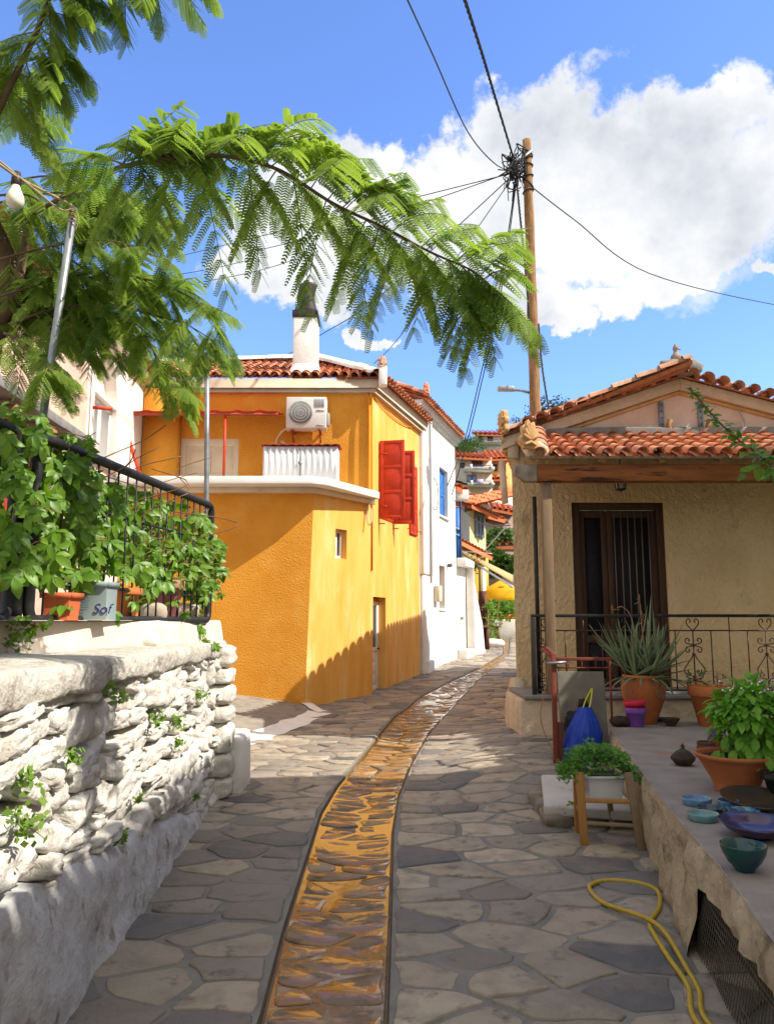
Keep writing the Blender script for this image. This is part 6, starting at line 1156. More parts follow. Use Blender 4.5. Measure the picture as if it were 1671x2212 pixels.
tb = MB(); T = smoothpath([V((-3.55, 5.3, 1.5)), V((-3.35, 5.2, 2.4)), atY(-60, 800, 5.1), atY(-30, 720, 5.0), atY(10, 620, 4.9), atY(-10, 520, 4.8), atY(-80, 400, 4.4)], 8); tb.tube(T, [.17 - .1 * i / (len(T) - 1) for i in range(len(T))], 12, jit=.08); tb.tube(smoothpath([atY(0, 690, 4.95), atY(30, 640, 4.8), atY(50, 560, 4.8), atY(60, 470, 4.7)], 7), [.05 - .034 * i / 21 for i in range(22)], 10); tb.tube(smoothpath([atY(-80, 400, 4.4), atY(-60, 340, 3.8), atY(-30, 300, 3.1)], 6), [.05, .048, .045, .042, .04, .037, .034, .03, .027, .024, .02, .018, .016], 8); tb.build('trunk', bark, mt, smooth=True)
# ------------------------------------------------------------------ vine and neighbouring house at the right edge, which shade the lane
vine_m = mat('vine_leaf', (.08, .18, .025), c2=(.12, .24, .03), ns=4, island=[(.06, .14, .02), (.10, .22, .03), (.16, .28, .04), (.07, .16, .02)], rough=.5, spec=.3, transl=.3)
vt_ = thing('climbing_vine', 'leafy climbing vine reaching in from the right edge beside the porch roof', 'vine', (5.2, 8, .5))
fm, sm = MB(), MB(); rd = random.Random(17)
P = smoothpath([atY(1740, 1040, 5.6), atY(1671, 1002, 5.5), atY(1600, 955, 5.4), atY(1545, 905, 5.3), atY(1505, 858, 5.25), atY(1487, 838, 5.2)], 8); sm.tube(P, [.011 - .008 * i / (len(P) - 1) for i in range(len(P))], 6); sm.tube(smoothpath([P[0], V((3.9, 6.6, 2.9)), V((4.9, 7.6, 2.6)), V((5.4, 8, .4))], 8), .014, 6)
def oval(p, d, up, L, W): leaflet(fm, p, d.normalized(), up.normalized(), L, W, .2, rd.uniform(.1, .4))
for k in range(78):
    t = k / 78; p = P[int(t * (len(P) - 1))]; big = 1.1 - .75 * t
    for s in (-1, 1): d = V((rd.gauss(s * .7, .3), rd.gauss(-.1, .5), rd.gauss(-.15 * (1 - t) + .15, .4))); q = p + V((rd.gauss(0, .03), rd.gauss(0, .03), rd.gauss(-.01, .03))) * big; oval(q, d, V((rd.gauss(0, .4), -.6, .8)), .105 * big * rd.uniform(.6, 1.1), .052 * big)
P2 = smoothpath([P[4], atY(1660, 1005, 5.45), atY(1632, 1010, 5.4), atY(1612, 1022, 5.4)], 6)
for k in range(12): p = P2[int(k / 12 * (len(P2) - 1))]; oval(p, V((rd.gauss(-.3, .5), rd.gauss(0, .3), rd.gauss(-.5, .4))), V((0, -.7, .6)), .10, .055)
P3 = smoothpath([P[2], atY(1675, 1010, 6.0), atY(1665, 1030, 6.0)], 6); sm.tube(P2, .004, 5)
for k in range(14): p = P3[int(k / 14 * (len(P3) - 1))]; oval(p, V((rd.gauss(-.2, .6), rd.gauss(0, .3), rd.gauss(-.6, .4))), V((0, -.7, .6)), .10, .055)
for k in range(7500):
    y = rd.uniform(5.9, 9.6); x0 = max(4.85, .555 * y); x = x0 + min(abs(rd.gauss(0, 1.0)), 2.2); top = 1.08 * (x - 1.15) + .25 * noise.noise((x * 2, y * 2, 0)); z = rd.uniform(.9, top)
    a = V((rd.gauss(0, 1), rd.gauss(0, 1), rd.gauss(0, .5))).normalized() * rd.uniform(.07, .12); b = a.orthogonal().normalized() * a.length * .7; b = Matrix.Rotation(rd.uniform(0, 6), 3, a.normalized()) @ b; p = V((x, y, z)); fm.quad(p - a, p - b, p + a, p + b)
fm.build('foliage', vine_m, vt_, smooth=False)
for (x, y) in ((4.9, 6.2), (5.4, 8), (6.0, 9.8)): sm.tube(smoothpath([V((x, y, .3)), V((x + .05, y, 1.5)), V((x, y + .1, 3.3))], 5), .04, 7)
sm.build('stem', stem_m, vt_)
nh = thing('neighbour_house', 'plain cream plastered house with a tiled roof just outside the right edge', 'house', (6, 1, 0))
NX, NY = 4.02, 5.95
mb = MB(); mb.wall((NX, -6), (NX, NY), -.1, 6.0, inn=(1, 0)); mb.wall((NX, NY), (9, NY), -.1, 6.0, inn=(0, -1)); mb.wall((9, NY), (9, -6), -.1, 6.0, inn=(-1, 0)); mb.build('wall', cream, nh)
mb = MB(); tiles(mb, V((NX - .25, -6.2, 6.0)), (0, 1, 0), (1, 0, .36), int(12.2 / .21), 2.9, w=.21, r=.1); mb.quad((NX - .22, -6.2, 6.0), (NX - .22, NY + .25, 6.0), (6.2, NY + .25, 6.92), (6.2, -6.2, 6.92)); mb.quad((9.2, -6.2, 5.94), (9.2, NY + .25, 5.94), (6.2, NY + .25, 6.92), (6.2, -6.2, 6.92)); mb.poly([V((NX, NY, 6.03)), V((9, NY, 6.03)), V((6.2, NY, 6.85))]); mb.build('roof', terracotta, nh)
# ------------------------------------------------------------------ far end of the lane and the hillside village
def cream_(n, c, c2=None, **k): return mat(n, c, c2 or tuple(q * .85 for q in c), ns=1.2, rough=.9, bump=.2, bs=8, **k)
def fhouse(name, label, rect, Y, dep, m, cat='house', parent=None, rot=0.):
    """far house: a wall block whose front fills the pixel rectangle at depth Y, the base sunk to the hillside"""
    x0, x1, y0, y1 = rect; a, b = atY(x0, y1, Y), atY(x1, y0, Y); zb = min(a.z, zhill((a.x + b.x) / 2, Y)) - 1
    t = thing(name, label, cat, ((a.x + b.x) / 2, Y, a.z)); mb = MB(); mb.bb((a.x, Y, zb), (b.x, Y + dep, b.z)); mb.build('wall', m, t); return t, a, b
def frect(par, name, rect, Y, m, th=.08, bevel=0): a, b = atY(rect[0], rect[3], Y), atY(rect[1], rect[2], Y); mb = MB(); mb.bb((a.x, Y - th, a.z), (b.x, Y + .02, b.z)); return mb.build(name, m, par, bevel=bevel)
def fwin(par, rect, Y, fm, gm=None, mull=1):
    o = frect(par, 'window', rect, Y, fm, .06); a, b = atY(rect[0], rect[3], Y), atY(rect[1], rect[2], Y); w = (b.x - a.x); mb = MB()
    for k in range(mull + 1): f0, f1 = a.x + w * (k / (mull + 1)) + w * .06, a.x + w * ((k + 1) / (mull + 1)) - w * .06; mb.bb((f0, Y - .085, a.z + (b.z - a.z) * .06), (f1, Y - .061, b.z - (b.z - a.z) * .06))
    mb.build('pane', gm or glass, o); return o
def froof(par, p0, p1, Y, rise, dep, name='roof', w=.3, over=.3, m=None):
    """tiled slope whose eaves run between two pixels at depth Y (or Y of each end) and which climbs backwards"""
    Y0, Y1 = Y if isinstance(Y, tuple) else (Y, Y); a, b = atY(*p0, Y0), atY(*p1, Y1); d = b - a; n = max(2, int(d.length / w)); up = V((-d.y, d.x, 0)).normalized() * dep + V((0, 0, rise)); mb = MB()
    tiles(mb, a, d, up - d.normalized() * up.dot(d.normalized()), n, up.length, w=d.length / n, r=d.length / n * .46, row=.45, sg=5); e = V((0, 0, .06)); mb.quad(a - e, b - e, b + up - e, a + up - e); mb.quad(a, b, b - V((0, 0, .16)), a - V((0, 0, .16)))
    return mb.build(name, m or far_tile, par)
far_tile = mat('far_tile', (.55, .15, .06), island=[(.62, .17, .065), (.55, .14, .055), (.66, .21, .085), (.5, .15, .06)], rough=.85)
fw_white = cream_('far_white', (.74, .71, .66)); fw_pink = cream_('far_pink', (.66, .50, .40)); fw_orange = cream_('far_orange', (.70, .40, .15)); fw_yellow = cream_('far_yellow', (.72, .62, .36)); fw_shade = cream_('far_shaded_cream', (.60, .55, .46)); fw_brown = cream_('far_mauve', (.30, .21, .19))
far_wood = mat('far_brown_wood', (.16, .06, .035), rough=.7); rail_far = mat('far_rail', (.06, .07, .10), rough=.6); stone_far = mat('rubble_stone', (.36, .29, .2), c2=(.2, .17, .12), ns=3, contrast=(.45, .55), rough=.95, bump=.6, bs=4, bd=.1)
def frail(par, rect, Y, n=16, m=None):
    a, b = atY(rect[0], rect[3], Y), atY(rect[1], rect[2], Y); mb = MB(); mb.beam((a.x, Y, b.z), (b.x, Y, b.z), .05, .05)
    for k in range(n + 1): x = a.x + (b.x - a.x) * k / n; mb.beam((x, Y, a.z), (x, Y, b.z), .025, .025, up=(1, 0, 0))
    return mb.build('balcony_rail', m or rail_far, par)
t, a, b = fhouse('hill_house', 'white house with brown shutters and a railed balcony, highest on the hillside', (1027, 1092, 938, 990), 92, 7, fw_white)
froof(t, (1023, 938), (1094, 940), 91.6, 1.2, 3.5, w=.5); [fwin(t, r, 92, far_wood) for r in ((1032, 1042, 940, 958), (1052, 1064, 941, 958), (1052, 1062, 972, 981))]; frect(t, 'balcony', (1026, 1092, 958, 961), 92, fw_white, 1.2); frail(t, (1026, 1092, 949, 958), 90.7, 20)
t, a, b = fhouse('hill_house', 'pinkish hillside house with two white fronted balconies under a wide tile roof', (990, 1061, 988, 1080), 62, 8, fw_pink)
froof(t, (985, 987), (1060, 991), 61.2, 1.1, 3.5, w=.4); frect(t, 'shaded_wall', (990, 1018, 992, 1050), 61.9, fw_shade, .05); fwin(t, (1018, 1042, 996, 1016), 61.9, far_wood, mull=2); fwin(t, (992, 1003, 1000, 1010), 61.8, far_wood)  # greyer panel on the left of the front, shade put into its colour
for (y0, y1) in ((1015, 1021), (1049, 1053)): frect(t, 'balcony', (1000 if y0 < 1030 else 986, 1063, y0, y1), 62, fw_white, 1.3)
for x in (1014.5, 1058): frect(t, 'balcony_pillar', (x, x + 5, 1003, 1015), 60.75, fw_white, .1); frect(t, 'balcony_pillar', (x + 1, x + 6, 1038, 1049), 60.75, fw_white, .1)
frail(t, (1019, 1058, 1005, 1015), 60.7, 14); frail(t, (1020, 1058, 1039, 1049), 60.7, 14); fwin(t, (1008, 1028, 1026, 1045), 61.9, far_wood, mat('blue_pane', (.16, .26, .42), rough=.2))
cl = atY(1036, 1044, 60.6); mb = MB(); mb.bb((cl.x - .25, 60.55, cl.z - .1), (cl.x + .28, 60.6, cl.z + .32)); tag(mb.build('laundry', mat('lilac_cloth', (.5, .42, .62), rough=.9), loc=cl), 'lilac cloth hung over the lower balcony of the pinkish house', 'laundry')
t, a, b = fhouse('hill_house', 'orange hillside house with brown shutters right of the pinkish house', (1060, 1110, 992, 1080), 64, 8, fw_orange)
froof(t, (1052, 992), (1104, 990), 63.4, 1.3, 3, w=.4); [fwin(t, r, 64, far_wood) for r in ((1063, 1073, 1003, 1018), (1082, 1092, 1004, 1019))]; froof(t, (1058, 1036), (1092, 1034), 63.2, .4, .8, 'ledge_roof', w=.4); frect(t, 'stone_wall_base', (1062, 1080, 1036, 1068), 63.8, stone_far, .1); frect(t, 'plaster_panel', (1080, 1112, 1036, 1078), 63, fw_orange, .1)
t, a, b = fhouse('hill_house', 'low white house with a long red tile roof below the pinkish house', (985, 1108, 1070, 1110), 48, 6, fw_white); froof(t, (984, 1077), (1085, 1079), 47.4, .75, 3, w=.2); fwin(t, (1051, 1064, 1083, 1089), 48, mat('dark_green', (.02, .05, .04), rough=.5), dark)
for (px, y0, y1, r, m, lab, nm) in ((1071.5, 1064, 1087, .1, mat('blue_flue', (.10, .22, .55), rough=.5), 'blue chimney flue with a dark cap on the low white house', 'chimney_flue'), (1091, 1082, 1094, .09, galv, 'small galvanised chimney flue beside the blue one', 'chimney_flue')):
    p, q = atY(px, y1, 46.8), atY(px, y0, 46.8); tt = thing(nm, lab, 'chimney', p); mb = MB(); mb.tube([p - V((0, 0, .5)), q], r, 12); mb.build('flue', m, tt, smooth=True); mb = MB(); mb.tube([q + V((0, 0, .06)), q + V((0, 0, .1))], [r * 1.9, r * 1.3], 12); mb.build('cap', soot, tt); mb = MB(); blob(mb, p - V((0, 0, .15)), (.75, .6, .6), 7, sub=6, amp=.05); mb.build('base', fw_white, tt)
# cream house at the bend
ch_ = thing('cream_house', 'pale yellow house at the bend with a grey framed window and overhanging tiles', 'house', (5.2, 37, 1))
Yc = 36; c0, c1, c2 = atY(986, 1180, Yc), atY(1014, 1180, Yc - 2.2), atY(1049, 1180, Yc - .2); zt = atY(1014, 1090, Yc - 2.2).z + .15
mb = MB(); mb.wall(c0, c1, .5, zt, inn=(0, 1)); mb.build('wall', fw_shade, ch_); mb = MB(); mb.wall(c1, c2, .5, zt, inn=(-.5, 1)); mb.wall(c2, (c2.x + .5, 42), .5, zt, inn=(-1, 0)); mb.build('wall', fw_yellow, ch_)  # left face in a greyer wall colour, its shade painted in
d = (c2 - c1); d.z = 0; d.normalize(); nn = V((d.y, -d.x, 0)); q = onwall(1024, 1158, c1, c2); q2 = onwall(1041, 1112, c1, c2); wframe(ch_, 'window', V((q.x, q.y, q.z)) + nn * .02, d, (q2 - q).xy.length, q2.z - q.z, nn, mat('grey_blue_frame', (.17, .2, .25), rough=.5), fw=.16, dep=.08, mull=(.5,), gm=mat('pale_pane', (.2, .28, .3), rough=.15))
froof(ch_, (984, 1083), (1020, 1091), (34.4, 33.2), .7, 2.6, w=.24); froof(ch_, (1018, 1090), (1077, 1117), (33.0, 34.8), .9, 2.6, w=.24); froof(ch_, (1046, 1111), (1090, 1123), (35.2, 36.2), .5, 2.0, w=.26)
mb = MB(); p = atY(1012, 1095, 33.6); mb.beam(p, p + V((.1, 2, .1)), .3, .3); mb.build('eaves_beam', far_wood, ch_); mb = MB(); p, q = atY(1050, 1118, 36.0), atY(1082, 1128, 37); mb.beam(p, q, .8, .2); mb.build('eaves_underside', far_wood, ch_)
t, a, b = fhouse('mauve_wall_house', 'dull mauve house wall behind the greenery at the bend', (1046, 1112, 1098, 1190), 43, 5, fw_brown); froof(t, (1062, 1098), (1112, 1108), 42.4, .7, 2, w=.3)
# cafe front: canopy, awning, umbrella
t = thing('tiled_canopy', 'short tile canopy over a yellowish shop wall at the end of the lane', 'canopy', atY(1010, 1240, 31)); froof(t, (994, 1168), (1062, 1203), (29.6, 31.2), .45, 1.2, w=.2)
mb = MB(); p, q = atY(994, 1176, 30.2), atY(1054, 1206, 31.6); mb.prism([p, q, q - V((0, 0, 1.9)), p - V((0, 0, 1.9))], V((-.3, .4, 0))); mb.build('wall', cream_('shop_yellow', (.62, .45, .10)), t)
mb = MB(); p, q = atY(1006, 1225, 29.5), atY(1037, 1225, 29.9); mb.prism([V((p.x, p.y, .6)), V((q.x, q.y, .6)), V((q.x, q.y, p.z)), V((p.x, p.y, p.z))], V((0, .3, 0))); mb.build('lower_wall', cream_('shop_ochre', (.42, .27, .05)), t); mb = MB(); p = atY(1039, 1225, 29.85); mb.bb((p.x, 29.8, .6), (p.x + .16, 29.96, p.z)); mb.build('white_post', fw_white, t)
aw_ = thing('shop_awning', 'beige sloping shop awning across the end of the lane', 'awning', atY(1050, 1230, 28)); p = [atY(994, 1192, 28.6), atY(1000, 1190, 29.4), atY(1107, 1243, 26.2), atY(1107, 1258, 25.4)]
mb = MB(); mb.poly(p); mb.build('fabric', mat('beige_canvas', (.62, .47, .24), c2=(.56, .42, .2), ns=2, rough=.8, transl=.25), aw_, solid=.03); mb = MB(); a, b = atY(1000, 1202, 28.4), atY(1107, 1268, 25.3); mb.beam(a, b, .05, .06); a, b = atY(990, 1190, 28.6), atY(1062, 1196, 27.8); mb.beam(a, b, .03, .03); mb.build('arm', fw_white, aw_); mb = MB(); a, b = atY(1045, 1190, 28.), atY(1101, 1128, 26); mb.tube([a, b], .02, 6); mb.build('stay', fw_white, aw_)
um = thing('yellow_umbrella', 'yellow cafe umbrella with small red marks, half hidden by the tan house', 'umbrella', GR(1068, 1382)); Yu = um.location.y; top = atY(1082, 1252, Yu); z1 = atY(1040, 1278, Yu).z; r_ = atY(1082, 1278, Yu).x - atY(1033, 1278, Yu).x
mb = MB(); vs = [top]; k8 = 8
for k in range(k8): an = 2 * math.pi * (k + .3) / k8; vs.append(V((top.x + r_ * math.cos(an), top.y + r_ * math.sin(an), z1)))
for k in range(k8): an = 2 * math.pi * (k + .3) / k8; vs.append(V((top.x + r_ * 1.01 * math.cos(an), top.y + r_ * 1.01 * math.sin(an), z1 - .26 - .05 * (k % 2))))
mb.add(vs, [(0, 1 + k, 1 + (k + 1) % k8) for k in range(k8)] + [(1 + k, 9 + k, 9 + (k + 1) % k8, 1 + (k + 1) % k8) for k in range(k8)]); mb.build('canopy', mat('yellow_canvas', (.78, .46, .02), c2=(.74, .42, .015), ns=3, rough=.7, transl=.35), um)
for k in (5, 6, 7): mb = MB(); an = 2 * math.pi * (k + .8) / k8; c = top.lerp(V((top.x + r_ * math.cos(an), top.y + r_ * math.sin(an), z1)), .66) + V((0, 0, .02)); nn = (V((math.cos(an), math.sin(an), 0)) * .4 + V((0, 0, 1))).normalized(); s = V((-math.sin(an), math.cos(an), 0)); w = nn.cross(s); mb.poly([c + s * (.13 * math.cos(q)) + w * (.05 * math.sin(q)) for q in np.linspace(0, 6.28, 17)[:-1]]); mb.build('mark', mat('red_mark', (.45, .07, .02), rough=.7), um)
mb = MB(); mb.tube([um.location, top], .022, 8); mb.build('pole', mat('yellowish_pole', (.55, .5, .25), rough=.5), um)
fb = thing('flower_basket', 'hanging basket of orange red flowers under the beige awning', 'flower basket', atY(1018, 1232, 27.5)); fl, gr = MB(), MB(); rd = random.Random(3)
for k in range(420):
    c = atY(1018 + rd.gauss(0, 10), 1220 + rd.gauss(0, 8), 27.5 + rd.gauss(0, .15)); a = V((rd.gauss(0, 1), rd.gauss(0, 1), rd.gauss(0, 1))).normalized() * .055; b = a.orthogonal().normalized() * .04; (fl if rd.random() < .4 else gr).quad(c - a, c - b, c + a, c + b)
gr.build('leaves', vine_m, fb); fl.build('flowers', mat('coral_flower', (.75, .18, .08), rough=.6), fb)
t = thing('menu_board', 'blue, yellow and white board leaning outside the shop next to the white stair', 'sign board', atY(1016, 1318, 27)); mb = MB(); a, b = atY(1009, 1318, 27), atY(1021, 1253, 27); mb.bb((a.x, 27, a.z), (b.x, 27.05, b.z)); mb.build('panel', mat('board_blue', (.03, .20, .55), rough=.5), t)
mb = MB(); a, b = atY(1009, 1262, 26.99), atY(1021, 1254, 26.99); mb.bb((a.x, 26.985, a.z), (b.x, 26.998, b.z)); mb.build('yellow_band', mat('board_yellow', (.75, .5, .03), rough=.5), t); mb = MB(); a, b = atY(1009, 1300, 26.99), atY(1016, 1281, 26.99); mb.bb((a.x, 26.985, a.z), (b.x, 26.998, b.z)); mb.build('white_panel', white_paint, t)
def flowers(px, py, Y, n, r, label): 
    rd = random.Random(int(px)); c0 = atY(px, py, Y); fl, gr = MB(), MB(); t = thing('pink_flowers', label, 'flowers', c0 - V((0, 0, r)), 'pink flowers by the stair')
    for k in range(n): c = c0 + V((rd.gauss(0, r), rd.gauss(0, r * .6), rd.gauss(0, r))); a = V((rd.gauss(0, 1), rd.gauss(0, 1), rd.gauss(0, 1))).normalized() * .04; b = a.orthogonal().normalized() * .035; (fl if k % 3 else gr).quad(c - a, c - b, c + a, c + b)
    fl.build('blooms', mat('magenta_flower', (.7, .06, .28), rough=.6), t); gr.build('leaves', vine_m, t)
flowers(1019, 1276, 26.6, 60, .07, 'small pink flowers in front of the blue board'); flowers(1029, 1346, 26, 110, .1, 'bright pink flowers low beside the stair parapet')
t = thing('brown_door', 'dark brown wooden door standing open under the yellow umbrella', 'door', GR(1040, 1392) + V((0, .6, 0))); Yd = t.location.y; a, b = atY(1035, 1392, Yd), atY(1050, 1277, Yd); mb = MB(); mb.bb((a.x, Yd, a.z), (b.x, Yd + .08, b.z)); mb.build('leaf', far_wood, t); mb = MB()
for k in range(3): mb.bb((a.x + .06, Yd - .02, a.z + .2 + k * .62), (b.x - .06, Yd - .002, a.z + .7 + k * .62))
mb.build('panels', mat('dark_red_wood', (.10, .03, .02), rough=.6), t)
ben = thing('wooden_bench', 'dark brown wooden counter at the foot of the white stair', 'counter', GR(1043, 1404)); q = ben.location; mb = MB(); w = S(26, q); h = S(52, q)
mb.bb((q.x - w / 2, q.y, q.z + h - .07), (q.x + w / 2, q.y + .7, q.z + h)); mb.build('top', far_wood, ben, bevel=.01)
for x in (-.46, -.05, .4): mb = MB(); mb.bb((q.x + x * w - .05, q.y + .02, q.z), (q.x + x * w + .05, q.y + .64, q.z + h - .072)); mb.build('leg', mat('dark_red_wood', (.1, .03, .02)), ben)
mb = MB(); mb.bb((q.x - w * .46, q.y + .3, q.z + .02), (q.x + w * .4, q.y + .34, q.z + h - .08)); mb.build('back', mat('black_brown', (.04, .02, .015)), ben)
t = thing('stool', 'small round brown stool by the white wall at the end of the lane', 'stool', GR(1072, 1384)); q = t.location; mb = MB(); mb.tube([q, q + V((0, 0, .5))], [.16, .07], 10); mb.build('foot', far_wood, t); mb = MB(); mb.tube([q + V((0, 0, .5)), q + V((0, 0, .56))], .2, 14); mb.build('seat', far_wood, t)
mb = MB(); q = GR(1066, 1398); blob(mb, q + V((0, 0, .12)), (.75, .6, .34), 5, sub=7, amp=.1, p=2.3); tag(mb.build('stone', limewash, loc=q, smooth=True), 'whitewashed boulder on the paving at the end of the lane', 'stone')
Yw = 31.5; a, b = atY(1064, 1370, Yw), atY(1112, 1338, Yw); mb = MB(); mb.bb((a.x, Yw, .6), (b.x + 2, Yw + .35, b.z)); tag(mb.build('garden_wall', white_wash, loc=(a.x, Yw, .8), bevel=.03), 'low whitewashed garden wall closing the end of the lane', 'wall')
p = atY(1081, 1336, Yw + .17); mb = MB(); mb.bb((p.x - .3, Yw + .03, b.z + .002), (p.x + .5, Yw + .3, b.z + .2)); t = thing('flower_trough', 'terracotta trough with green plants on the white garden wall', 'planter', (p.x, Yw + .15, b.z)); mb.build('trough', terra, t)
def leafmass(mb, n, fn, s0, s1, rd):
    for k in range(n):
        c = fn(); a = V((rd.gauss(0, 1), rd.gauss(0, 1), rd.gauss(0, .7))).normalized() * rd.uniform(s0, s1); b = Matrix.Rotation(rd.uniform(0, 6.28), 3, a.normalized()) @ (a.orthogonal().normalized() * a.length * .6); mb.quad(c - a, c - b, c + a, c + b)
rd = random.Random(31); mb = MB(); leafmass(mb, 260, lambda: V((p.x + rd.uniform(-.4, .6), Yw + .15 + rd.gauss(0, .15), b.z + .25 + abs(rd.gauss(0, .22)))), .05, .1, rd); mb.build('foliage', vine_m, t)
t = lathepot('white_pot', 'tall white flower pot with a leafy plant beside the umbrella pole', 'flower pot', GR(1063, 1378), .22, .75, white_paint); q = t.location; mb = MB(); leafmass(mb, 300, lambda: q + V((rd.gauss(0, .25), rd.gauss(0, .2), .95 + rd.gauss(0, .2))), .05, .1, rd); mb.build('foliage', vine_m, t)
mb = MB(); q = GR(1054, 1392); t = thing('leafy_shrub', 'bright green leafy shrub growing behind the brown counter', 'shrub', q); leafmass(mb, 420, lambda: q + V((rd.gauss(.15, .13), rd.gauss(.5, .2), rd.uniform(.1, 1.5))), .04, .08, rd); mb.build('foliage', weed_m, t); mb = MB(); mb.tube([q, q + V((.05, .3, 1.2))], .03, 6); mb.build('stem', stem_m, t)
bl = thing('blue_door', 'bright blue door leaf on the upper floor just past the white house', 'door', atY(990, 1215, 24.2)); a, b = atY(987, 1214, 24.2), atY(995, 1098, 24.2); mb = MB(); mb.bb((a.x - .1, 24.2, a.z), (b.x, 24.26, b.z)); mb.build('leaf', blue_paint, bl); mb = MB(); mb.beam((a.x - .1, 24.18, a.z + .9), (b.x, 24.18, a.z + .8), .04, .05); mb.beam((a.x - .1, 24.18, a.z + 1.1), (b.x, 24.18, a.z + 1.0), .04, .05); mb.build('bar', mat('pale_blue', (.3, .42, .6), rough=.5), bl)
lpp = thing('lamp_post', 'slim dark lamp post with a flat head beyond the white house', 'lamp post', GR(993, 1424)); a, b = atY(993.5, 1200, 23.6), atY(993.5, 1042, 23.6); mb = MB(); mb.tube([V((a.x, 23.6, .6)), b], .035, 8); mb.build('post', mat('navy_iron', (.03, .03, .09), rough=.5), lpp); mb = MB(); mb.prism([b + V((-.12, -.1, 0)), b + V((.22, -.1, -.08)), b + V((.22, .1, -.08)), b + V((-.12, .1, 0))], V((0, 0, .05))); mb.build('head', black_iron, lpp)
mb = MB(); q = atY(1002, 1074, 23.3); mb.bb((q.x - .28, 23.1, q.z - .1), (q.x + .12, 23.5, q.z + .2)); tt = thing('eaves_box', 'white boxed end of the eaves on the far corner of the white house', 'eaves', q); mb.build('box', white_wash, tt, bevel=.02); froof(tt, (985, 1050), (1012, 1062), (23, 23.2), .2, .6, 'tiles', w=.2)
# trees and hedges beyond
fol = [mat('tree_leaf_a', (.05, .10, .02), c2=(.08, .15, .03), ns=.8, island=[(.035, .075, .016), (.06, .12, .025), (.09, .16, .035), (.05, .1, .02)], rough=.7, transl=.2), mat('tree_leaf_b', (.07, .13, .03), island=[(.05, .10, .03), (.085, .15, .045), (.12, .19, .06), (.065, .12, .035)], rough=.7, transl=.2), mat('pine_leaf', (.05, .085, .035), island=[(.04, .07, .03), (.07, .11, .05), (.1, .14, .07)], rough=.8, transl=.15)]
def tree(name, label, base, h, r, n, leaf, seed, m, flat=1., group=None, cat='tree'):
    rd = random.Random(seed); t = thing(name, label, cat, base, group); b = Vector(base); mb = MB(); mb.tube(smoothpath([b - V((0, 0, .6)), b + V((rd.gauss(0, .04 * h), 0, h * .35)), b + V((rd.gauss(0, .05 * h), 0, h * .75))], 5), [r * .09 * (1 - .07 * i) for i in range(11)], 8); cl = []
    for k in range(11):
        an = rd.uniform(0, 6.28); rr = r * rd.uniform(.2, .72); c = b + V((math.cos(an) * rr, math.sin(an) * rr * .8, h * rd.uniform(.42, .92))); cl.append((c, r * rd.uniform(.28, .5))); mb.tube([b + V((0, 0, h * .35)), b.lerp(c, .6) + V((0, 0, h * .18)), c], [r * .05, r * .03, r * .01], 5)
    mb.build('trunk', bark, t, smooth=True); mb = MB()
    def fn():
        c, q = rd.choice(cl); d = V((rd.gauss(0, 1), rd.gauss(0, 1), rd.gauss(0, 1) * flat)).normalized() * q * rd.random() ** .35; return c + d
    leafmass(mb, n, fn, leaf * .6, leaf, rd); mb.build('crown', m, t); return t
HT = 'trees on the hillside'
def htree(px, py_top, py_bot, Y, n, m, label, seed, wide=.55, nm='broadleaf_tree'):
    a, b = atY(px, py_bot, Y), atY(px, py_top, Y); h = b.z - a.z; tree(nm, label, a, h, h * wide, n, h * .045, seed, m, .8, HT)
htree(1012, 945, 1000, 78, 1600, fol[0], 'large green tree on the slope left of the highest white house', 3, .75); htree(990, 958, 1010, 74, 1000, fol[0], 'dark green tree peeping over the white house roof', 4, .7); htree(1000, 950, 1000, 84, 900, fol[1], 'lighter green tree behind the large slope tree', 5)
htree(1095, 932, 985, 96, 900, fol[2], 'grey green pine on the skyline next to the antefix of the tan house', 6, .8, 'pine_tree'); htree(1128, 905, 960, 98, 1000, fol[2], 'grey green pine on the skyline just left of the utility pole', 7, .8, 'pine_tree'); htree(1205, 862, 960, 100, 1600, fol[2], 'tall grey green pine on the skyline right of the utility pole', 8, .6, 'pine_tree')
htree(1165, 880, 960, 100, 900, fol[2], 'grey green pine on the skyline mostly behind the utility pole', 12, .6, 'pine_tree')
for k in range(10): x = -60 + k * 15 + random.uniform(-4, 4); y = random.uniform(70, 100); tree('broadleaf_tree', 'green tree on the hill hidden behind the houses of the lane', (x, y, zhill(x, y)), random.uniform(5, 7.5), random.uniform(2.6, 4), 500, .34, 40 + k, fol[k % 3], .8, HT) if x < -8 or x > 25 else None
def hedge(label, rects, Y, n, m, seed, s=.16):
    rd = random.Random(seed); mb = MB(); x0, x1, y0, y1 = rects; c = atY((x0 + x1) / 2, y1, Y)
    def fn():
        u, v = rd.random(), rd.random() ** .8; p = atY(x0 + (x1 - x0) * u, y1 + (y0 - y1) * v, Y + rd.uniform(-.6, .6)); k = noise.noise((p.x * 1.3, p.z * 1.3, seed)); return p + V((0, k * .5 - .1, .35 * k))
    leafmass(mb, n, fn, s * .5, s, rd); t = thing('bush', label, 'bush', c, 'bushes at the end of the lane'); mb.build('foliage', m, t); mb = MB(); mb.tube([c - V((0, 0, .4)), c.lerp(atY((x0 + x1) / 2, y0, Y), .7)], .08, 6); mb.build('stem', bark, t)
hedge('light green bush growing against the mauve wall', (1050, 1106, 1144, 1176), 40, 900, fol[1], 2); hedge('dark green hedge behind the beige awning', (1050, 1110, 1196, 1245), 36, 1600, fol[0], 3); hedge('sunlit green plants under the yellow umbrella', (1050, 1108, 1294, 1340), 33.5, 1100, weed_m, 5, .13); hedge('dark foliage between the cream house and the mauve wall', (1048, 1070, 1170, 1200), 38, 400, fol[0], 6)
